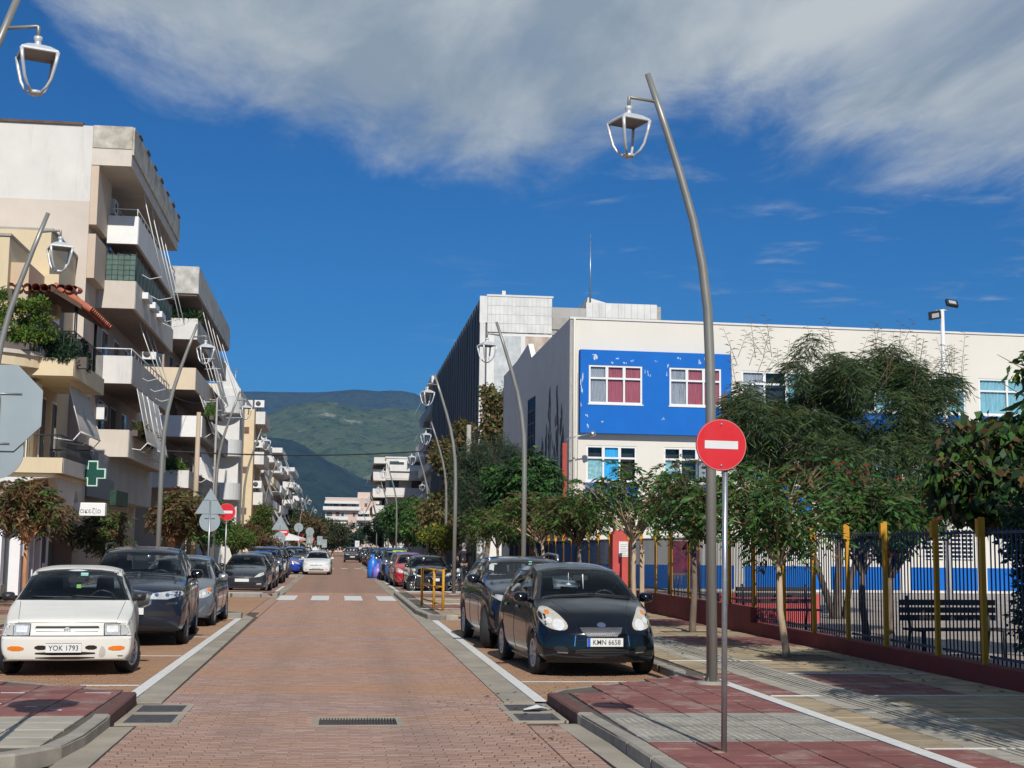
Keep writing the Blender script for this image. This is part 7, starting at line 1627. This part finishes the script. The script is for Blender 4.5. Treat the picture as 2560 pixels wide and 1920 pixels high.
# undergrowth along the inside of the fence, fallen leaves
r = np.random.default_rng(3); gm = MB()
for k in range(2600):
    x, y = 8.35+abs(r.normal())*.35, r.uniform(15, 34); h = r.uniform(.05, .2); a = r.uniform(-.08, .08); gm.add([(x, y, .1), (x+.012, y+.01, .1), (x+a, y+a, .1+h)], [(0, 1, 2)])
tag(gm.build('grass', grass_m, fix=False), 'thin strip of grass along the inner side of the fence', 'grass', kind='stuff')
fl = MB()
for k in range(420):
    c0 = random.choice(PITS[:5]+[(7.6, 19), (7.7, 23), (7.4, 17), (6, 22), (2.3, 14.5)]); x, y = random.gauss(c0[0], .55), random.gauss(c0[1], 1.0)
    if x > 8.0: continue
    z = .124 if x > 2.6 else .008; s = random.uniform(.015, .045); a = random.uniform(0, 6.3); fl.add([(x+s*cos(a), y+s*sin(a), z), (x+s*.5*cos(a+1.6), y+s*.5*sin(a+1.6), z+.008), (x-s*cos(a), y-s*sin(a), z+.002), (x+s*.5*cos(a-1.6), y+s*.5*sin(a-1.6), z+.01)], [(0, 1, 2, 3)])
tag(fl.build('fallen_leaves', [lf_brown], fix=False), 'scattered fallen brown leaves on the pavement', 'leaves', kind='stuff')
# plants on the balconies
def plant(x, y, z, blobs, n, ln, wd, ms_, w_, label, seed, box=None, **k):
    e = empty('balcony_plant', (x, y, z), 0, label, 'plant', 'plants on the balconies'); bl = [(a-x, b-y, c-z, p, q, s) for a, b, c, p, q, s in blobs]
    leafcloud('leaves', e, bl, n, ln, wd, ms_, w_, seed, **k); MB().box(*(box or (-.3, .3, -.15, .15, 0, .3))).build('planter_box', mat('planter_dark', (.12, .10, .085), .9), e); return e
plant(-9.95, 42.7, 7.55, blobset(-9.85, 42.7, 8.55, 1.15, .6, .9, 26, .26, 70)+[(-10.6, 42.7, 9.2, .4, .3, .3), (-9.1, 42.8, 8.1, .45, .3, .3)], 6500, .11, .05, [lf_bright, lf_green, lf_yellow], [4, 2, .6], 'bright green climbing plant on the corner house terrace', 70, box=(-.5, .5, -.12, .12, -.02, .2))
plant(-8.75, 43.9, 7.2, blobset(-8.75, 43.6, 7.85, .75, .6, .6, 10, .45, 71)+blobset(-8.45, 45.6, 7.75, .35, 1.7, .5, 10, .4, 79), 9000, .10, .04, [lf_dark, lf_blue, lf_deep], [3, 2, 1], 'dark hedge plant behind the terrace railing of the corner house', 71, box=(-.5, .8, -.15, .15, -.05, .3))
plant(-12.0, 42.6, 7.6, blobset(-12.2, 42.6, 8.7, .9, .5, .8, 8, .45, 72), 2600, .10, .05, [lf_brown, lf_olive, lf_green], [2, 2, 1], 'brownish climber under the terrace pergola', 72)
plant(-8.6, 77, 14.1, [(-9.3, 76.8, 14.35, 1.0, .3, .35), (-8.3, 76.8, 14.3, .4, .3, .3)], 900, .3, .05, [lf_dark, lf_green], [2, 1], 'spiky pot plants on the top balcony of the second building', 73, droop=-.5, box=(-1.4, .4, -.1, .1, -.2, .12))
plant(-9.0, 77, 5.7, [(-9.6, 76.8, 6.0, 1.0, .4, .45), (-8.9, 76.8, 5.9, .6, .4, .35)], 1500, .16, .08, [lf_green, lf_bright, lf_yellow], [3, 2, .5], 'leafy plants in the white lower balcony box of the second building', 74, box=(-1.6, .8, -.1, .1, -.2, .12))
plant(-7.9, 57, 6.1, [(-7.8, 55.5, 6.2, .25, 1.6, .3), (-7.8, 58.5, 6.1, .25, 1.8, .35)], 1800, .12, .05, [lf_olive, lf_green, lf_brown], [2, 1, 1], 'trailing balcony plants hanging from the lowest long balcony', 75, box=(-.1, .12, -3, 3, -.25, -.02))
plant(-7.2, 79, 8.9, [(-7.4, 79, 9.2, .3, 1.4, .5)], 1300, .12, .05, [lf_green, lf_bright], [2, 1], 'green plants on the second building behind its awning arms', 76, box=(-.1, .12, -1.5, 1.5, -.25, -.02))
# ------------------------------------------------------------------ people, motorcycles, bags, hills, haze
def skin_figure(name, parent, verts, edges, radii, mt, sub=2):
    me = bpy.data.meshes.new(name); me.from_pydata(verts, edges, []); o = bpy.data.objects.new(name, me); COL.objects.link(o)
    md = o.modifiers.new('skin', 'SKIN'); md.use_smooth_shade = True
    for i, r in enumerate(radii): me.skin_vertices[0].data[i].radius = r if isinstance(r, tuple) else (r, r)
    me.skin_vertices[0].data[0].use_root = True; sb = o.modifiers.new('sub', 'SUBSURF'); sb.levels = sub; sb.render_levels = sub
    dg = bpy.context.evaluated_depsgraph_get(); m2 = bpy.data.meshes.new_from_object(o.evaluated_get(dg)); bpy.data.objects.remove(o); m2.name = name
    m2.materials.clear(); [m2.materials.append(q) for q in (mt if isinstance(mt, list) else [mt])]
    for p in m2.polygons: p.use_smooth = True
    return link(name, m2, parent)
skin_m = mat('skin', (.38, .22, .15), .6, var=.06); shirt_m = mat('dark_tshirt', (.018, .018, .024), .85, var=.15, vs=20); trouser_m = mat('dark_trousers', (.03, .034, .045), .85, var=.15, vs=20); hair_m = mat('grey_hair', (.30, .29, .28), .8, var=.2, vs=60); shoe_m = mat('dark_shoes', (.015, .014, .014), .6)
pe = empty('person', (5.15, 56.5, .12), radians(4), 'grey haired person in a dark t-shirt and trousers walking away on the right pavement', 'person')
V = [(0, 0, .96), (0, .02, 1.15), (0, .03, 1.33), (0, .02, 1.47), (0, .04, 1.56), (0, .06, 1.66),
     (.10, 0, .90), (.11, .16, .50), (.11, .05, .09), (.12, .22, .04), (-.10, 0, .90), (-.10, -.02, .50), (-.10, -.28, .14), (-.10, -.14, .05),
     (.19, .02, 1.43), (.27, -.04, 1.16), (.30, .06, .94), (.30, .10, .84), (-.19, .02, 1.43), (-.28, .05, 1.17), (-.28, .2, .98), (-.27, .25, .89)]
E_ = [(0, 1), (1, 2), (2, 3), (3, 4), (4, 5), (0, 6), (6, 7), (7, 8), (8, 9), (0, 10), (10, 11), (11, 12), (12, 13), (3, 14), (14, 15), (15, 16), (16, 17), (3, 18), (18, 19), (19, 20), (20, 21)]
R2 = [(.11, .08), (.12, .08), (.14, .09), (.10, .07), .055, .092, .07, .05, .038, .034, .07, .05, .038, .034, .055, .042, .032, .034, .058, .042, .032, .034]
bd = skin_figure('body', pe, V, E_, R2, skin_m)
skin_figure('t_shirt', pe, [(0, 0, .92), (0, .02, 1.15), (0, .03, 1.33), (0, .02, 1.45), (.19, .02, 1.42), (.245, -.01, 1.25), (-.19, .02, 1.42), (-.25, .03, 1.25)], [(0, 1), (1, 2), (2, 3), (3, 4), (4, 5), (3, 6), (6, 7)], [(.19, .14), (.18, .13), (.19, .13), (.10, .08), .085, .075, .085, .075], shirt_m)
skin_figure('trousers', pe, [(0, 0, .94), (.10, 0, .84), (.11, .16, .50), (.11, .06, .12), (-.10, 0, .84), (-.10, -.02, .50), (-.10, -.26, .16)], [(0, 1), (1, 2), (2, 3), (0, 4), (4, 5), (5, 6)], [(.18, .14), .125, .09, .075, .125, .09, .075], trouser_m)
hr = MB().lathe([(0, .13), (.06, .115), (.095, .06), (.104, 0), (.095, -.06), (.07, -.10), (0, -.12)], 14, (0, .045, 1.685)); hr.build('hair', hair_m, pe)
for sx, y, z in ((.115, .14, .05), (-.10, -.2, .06)): MB().bbox(sx-.05, sx+.05, y-.12, y+.15, z-.055, z+.04, .02).build('shoe', shoe_m, pe)
for sx, y, z in ((.30, .115, .80), (-.27, .28, .86)):      # hands with fingers
    m = MB(); m.tube([(sx, y, z+.06), (sx, y+.01, z), (sx, y+.015, z-.03)], [.03, .036, .034], 8)
    for k, l in enumerate((.065, .075, .07, .055)): m.tube([(sx, y-.022+.017*k, z-.03), (sx*.99, y-.02+.018*k, z-.03-l*.55), (sx*.97, y-.015+.018*k, z-.03-l)], [.010, .009, .007], 6)
    m.tube([(sx, y-.03, z+.01), (sx*.96, y-.05, z-.02), (sx*.94, y-.045, z-.05)], [.011, .010, .008], 6); m.build('hand', skin_m, pe)

def motorbike(x, y, rz, label, body_m, scooter=False):
    e = empty('motorcycle', (x, y, .003), rz, label, 'motorcycle', 'motorcycles parked by the kerb')
    w = MB(); w.lathe([(.22, -.05), (.29, -.055), (.31, -.02), (.31, .02), (.29, .055), (.22, .05)], 28, axis='x'); wm = w.mesh('tyre', black_rubber); q = MB(); q.lathe([(.225, -.03), (.21, 0), (.225, .03)], 24, axis='x'); q.lathe([(0, -.05), (.05, -.04), (.05, .04), (0, .05)], 12, axis='x')
    for k in range(7): a = 2*pi*k/7; q.tube([(0, .04*cos(a), .04*sin(a)), (0, .215*cos(a+.2), .215*sin(a+.2))], .012, 5)
    qm = q.mesh('rim', silver)
    for yy in (0, 1.38): h = empty('wheel', (0, 0, 0)); h.parent = e; h.location = (0, yy, .31); link('tyre', wm, h); link('rim', qm, h)
    m = MB()
    for s in (-.10, .10): m.tube([(s, 0, .31), (s, .16, .62), (s, .32, .98)], [.028, .026, .024], 8)
    m.build('front_fork', chrome, e)
    MB().tube([(-.38, .42, 1.04), (-.28, .34, 1.08), (0, .31, 1.02), (.28, .34, 1.08), (.38, .42, 1.04)], .015, 6).build('handlebar', metal_dark, e)
    for s in (-1, 1):
        MB().tube([(s*.25, .34, 1.08), (s*.32, .28, 1.24)], .007, 5).build('mirror_stalk', metal_dark, e); MB().lathe([(0, -.012), (.06, -.01), (.065, .01), (0, .012)], 14, (s*.33, .27, 1.29), axis='y').build('mirror', silver, e)
    MB().lathe([(0, -.06), (.06, -.055), (.085, -.03), (.09, 0), (.07, .06), (0, .08)], 18, (0, .18, .88), axis='y').build('headlamp', mat('headlamp_glass', (.7, .7, .68), .1, .3), e)
    MB().prism([(-.16, .95), (.16, .95), (.11, 1.25), (0, 1.3), (-.11, 1.25)], .10, .12, 'xz').build('windshield', glass('visor', (.7, .8, .85), .8), e)
    skin_figure('bodywork', e, [(0, .35, .85), (0, .55, .80), (0, .8, .72), (0, 1.2, .78), (0, 1.6, .86)], [(0, 1), (1, 2), (2, 3), (3, 4)], [(.11, .12), (.15, .13), (.13, .08), (.12, .09), (.07, .05)], body_m, 1)
    MB().bbox(-.13, .13, .75, 1.5, .82, .92, .03).build('seat', black_rubber, e); MB().bbox(-.14, .14, .45, .95, .28, .60, .04).build('engine', metal_dark, e)
    MB().tube([(.16, .55, .35), (.18, .9, .28), (.17, 1.45, .38)], [.03, .045, .055], 10).build('exhaust', chrome, e); MB().tube([(-.10, .9, .3), (-.28, .95, .02)], .014, 5).build('side_stand', metal_dark, e)
    MB().prism([(-.28, .48), (-.1, .66), (.12, .67), (.30, .52), (.26, .5), (.1, .62), (-.1, .62), (-.25, .45)], -.07, .07, 'yz').build('mudguard', body_m, e)
motorbike(2.75, 51.7, radians(-32), 'black motorcycle with round white headlamp leaning by the yellow railing', black_p)
motorbike(4.25, 51.0, radians(-80), 'second dark motorcycle parked right of the first', black_p)
motorbike(-5.2, 48.2, radians(20), 'dark scooter parked on the left corner behind the grey hatchback', metal_dark)
motorbike(-6.1, 49.0, radians(20), 'second dark scooter on the left corner, closer to the shops', silver)
# blue recycling bags
def bag(x, y, h, w, col, label):
    m = MB(); r = random.Random(int(x*100)); prof = [(.0, 0), (w*.9, 0), (w, h*.3), (w*.92, h*.6), (w*.6, h*.8), (w*.2, h*.88), (w*.35, h), (0, h*.97)]; n = 14; vs = []
    for q, z in prof:
        for k in range(n): a = 2*pi*k/n; rr = q*(1+r.uniform(-.14, .14)); vs.append((rr*cos(a), rr*sin(a), z))
    m.add(vs, [(i*n+k, i*n+(k+1) % n, (i+1)*n+(k+1) % n, (i+1)*n+k) for i in range(len(prof)-1) for k in range(n)], 0, True)
    o = m.build('recycling_bag', col); tag(o, label, 'bag', 'recycling bags standing at the kerb'); o.location = (x, y, .01)
b1, b2 = mat('bag_blue', (.02, .16, .62), .35, var=.2, vs=6), mat('bag_violet', (.20, .16, .55), .4, var=.3, vs=6)
bag(1.95, 77.0, 1.3, .30, b1, 'tall blue recycling bag nearest the road'); bag(2.5, 77.6, 1.35, .32, b1, 'tall blue recycling bag next to the boxy off-roader'); bag(2.2, 76.4, .8, .3, b2, 'violet blue bag in front of the tall blue ones')
# cafe parasols down the left pavement
def parasol(x, y, r, h, col, label):
    e = empty('parasol', (x, y, .1), 0, label, 'parasol', 'shop parasols on the left pavement'); MB().tube([(0, 0, 0), (0, 0, h)], .03, 6).build('pole', white_metal, e)
    m = MB(); n = 8; m.add([(0, 0, h)]+[(r*cos(2*pi*k/n), r*sin(2*pi*k/n), h-.5*r*.6) for k in range(n)]+[(r*cos(2*pi*k/n), r*sin(2*pi*k/n), h-.5*r*.6-.15) for k in range(n)], [(0, 1+k, 1+(k+1) % n) for k in range(n)]+[(1+k, 1+(k+1) % n, 1+n+(k+1) % n, 1+n+k) for k in range(n)]); m.build('canopy', col, e)
parasol(-3.8, 100, 1.5, 2.6, white_paint, 'large white parasol behind the dark off-roader roofs'); parasol(-7.4, 69, 1.3, 3.3, awning_white, 'pale parasol below the ochre strip building')

# building behind the camera whose shade falls on the near right pavement
sb = MB(); sb.box(7.45, 22, -16, -1.2, 0, 14.6); o = sb.build('corner_building', plaster_beige); tag(o, 'beige building behind the camera on the right that shades the pavement', 'building')

# hills: three ridges, one behind the other, as real slopes
def ridge(name, dist, crest, depth, base, mt, seed, rough=.10, az0=-50, az1=60, label=None):
    cf = pch(crest); n = 220; m = 26; V = []; F = []
    for i in range(n+1):
        az = az0+(az1-az0)*i/n
        h = dist*math.tan(radians(cf(az)))
        for j in range(m+1):
            t = j/m; rr = dist-depth*(1-t); a = radians(az)
            x, y = rr*sin(a), rr*cos(a); q = noise.fractal(Vector((x, y, seed*50))*(1/420), .9, 2.1, 5); q2 = noise.hetero_terrain(Vector((x, y, seed*90))*(1/900), .8, 2.0, 4, .6)
            z = base+(h-base)*(t**1.25)+(q*rough*h*.5*min(1, (1-t)*4+.10)*min(1, t*5))
            # gullies
            z -= abs(noise.noise(Vector((az*.28+seed, t*1.2, seed))))*h*.22*sin(pi*t)
            V.append((x, y, max(base, z)))
        V.append(((dist+depth*.6)*sin(radians(az)), (dist+depth*.6)*cos(radians(az)), base-5))
    w = m+2
    for i in range(n):
        for j in range(w-1): F.append((i*w+j, (i+1)*w+j, (i+1)*w+j+1, i*w+j+1))
    me = bpy.data.meshes.new(name); me.from_pydata(V, [], F); me.materials.append(mt)
    for p in me.polygons: p.use_smooth = True
    return link(name, me, None, 'structure')
def forest(name, a, b, rock, rk=.68, sc=.012):
    m = bpy.data.materials.new(name); m.use_nodes = True; t = m.node_tree; bs = t.nodes['Principled BSDF']; bs.inputs['Roughness'].default_value = .95; bs.inputs['Specular IOR Level'].default_value = .1
    g = N(t, 'ShaderNodeNewGeometry')
    def ns(s, d_=8, rg=.65):
        n = N(t, 'ShaderNodeTexNoise'); n.inputs['Scale'].default_value = s; n.inputs['Detail'].default_value = d_; n.inputs['Roughness'].default_value = rg; LK(t, g.outputs['Position'], n.inputs[0]); return n.outputs[0]
    def mp(v, lo, hi):
        r = N(t, 'ShaderNodeMapRange'); LK(t, v, r.inputs[0]); r.inputs[1].default_value = lo; r.inputs[2].default_value = hi; return r.outputs[0]
    def mx(f, c, d_):
        x = N(t, 'ShaderNodeMix', data_type='RGBA'); LK(t, f, x.inputs[0])
        for i, v in ((6, c), (7, d_)):
            if isinstance(v, tuple): x.inputs[i].default_value = v+(1,)
            else: LK(t, v, x.inputs[i])
        return x.outputs[2]
    c = mx(mp(ns(sc), .38, .62), a, b); c = mx(mp(ns(sc*2.2, 8, .75), .5, .62), c, tuple(x*.45 for x in a)); c = mx(mp(ns(sc*5, 6, .8), .56, .66), c, tuple(x*1.7 for x in b)); c = mx(mp(ns(sc*.5, 12, .82), rk-.06, rk), c, rock)
    LK(t, c, bs.inputs['Base Color']); bn = N(t, 'ShaderNodeBump'); bn.inputs['Strength'].default_value = .9; bn.inputs['Distance'].default_value = 14; LK(t, ns(.03, 8, .7), bn.inputs['Height']); LK(t, bn.outputs[0], bs.inputs['Normal']); return m
def AZ(xd): return math.degrees(math.atan((xd-1106)/2958))+7.11
def EL(yd, xd): return math.degrees(math.atan((1180+(xd-730)*.0122-yd)/2958))
def cr(pts): return [(-50, EL(pts[0][1], pts[0][0]))]+[(AZ(x), EL(y, x)) for x, y in pts]+[(60, EL(pts[-1][1], pts[-1][0])-1.5)]
ridge('mountain', 6800, cr([(300, 870), (440, 862), (520, 852), (600, 851), (680, 850), (730, 846), (775, 842), (810, 846), (850, 844), (880, 846), (905, 855), (930, 866), (1000, 895), (1100, 930)]), 2600, 0, forest('forest_far', (.028, .045, .026), (.045, .065, .03), (.22, .2, .16), .72), 1)
ridge('mountain_spur', 4700, cr([(300, 960), (480, 912), (560, 903), (620, 882), (690, 869), (740, 874), (790, 886), (850, 880), (900, 884), (940, 900), (1100, 950)]), 1700, 0, forest('forest_mid', (.06, .09, .03), (.10, .125, .04), (.34, .31, .24), .64), 2)
ridge('mountain_foot', 3300, cr([(300, 905), (500, 930), (585, 948), (625, 952), (665, 968), (700, 992), (740, 1010), (790, 1035), (860, 1045), (930, 1062), (1100, 1085)]), 1300, 0, forest('forest_cloud_shade', (.02, .038, .024), (.034, .055, .034), (.16, .15, .12), .74), 3)  # darker forest colours stand in for cloud shadow on this slope
# town in the distance, low
tw = MB(); rn = random.Random(9)
for k in range(160):
    y = rn.uniform(420, 1300); x = rn.uniform(-.28, .1)*y if k % 2 else rn.uniform(.1, .5)*y; w, d_, h = rn.uniform(8, 18), rn.uniform(8, 16), rn.uniform(5, 11); tw.box(x, x+w, y, y+d_, -.05, h)
for k in range(40):
    y = rn.uniform(2100, 2500); x = rn.uniform(-.12, .03)*y; w, d_, h = rn.uniform(8, 14), rn.uniform(8, 12), rn.uniform(5, 9); tw.box(x, x+w, y, y+d_, 0, 14+h+(y-2100)*.06)
tag(tw.build('distant_town', plaster_pale, fix=False), 'far low houses of the town below the hills', 'houses', kind='stuff')
gr = MB().quad((-7000, 1500, -.3), (7000, 1500, -.3), (7000, 8000, -.3), (-7000, 8000, -.3)).build('plain', mat('plain', (.06, .07, .035), .95, var=.3, vs=.01), kind='structure')
# the air between here and the hills
hz = MB().box(-8500, 8500, -400, 9500, -1.4, 860); hzm = bpy.data.materials.new('haze'); hzm.use_nodes = True; t = hzm.node_tree; t.nodes.clear()
pv = N(t, 'ShaderNodeVolumePrincipled'); pv.inputs['Color'].default_value = (.20, .47, 1, 1); pv.inputs['Density'].default_value = 6e-5; pv.inputs['Anisotropy'].default_value = .0
ou = N(t, 'ShaderNodeOutputMaterial'); LK(t, pv.outputs[0], ou.inputs['Volume']); hz.build('haze', hzm, kind='stuff')
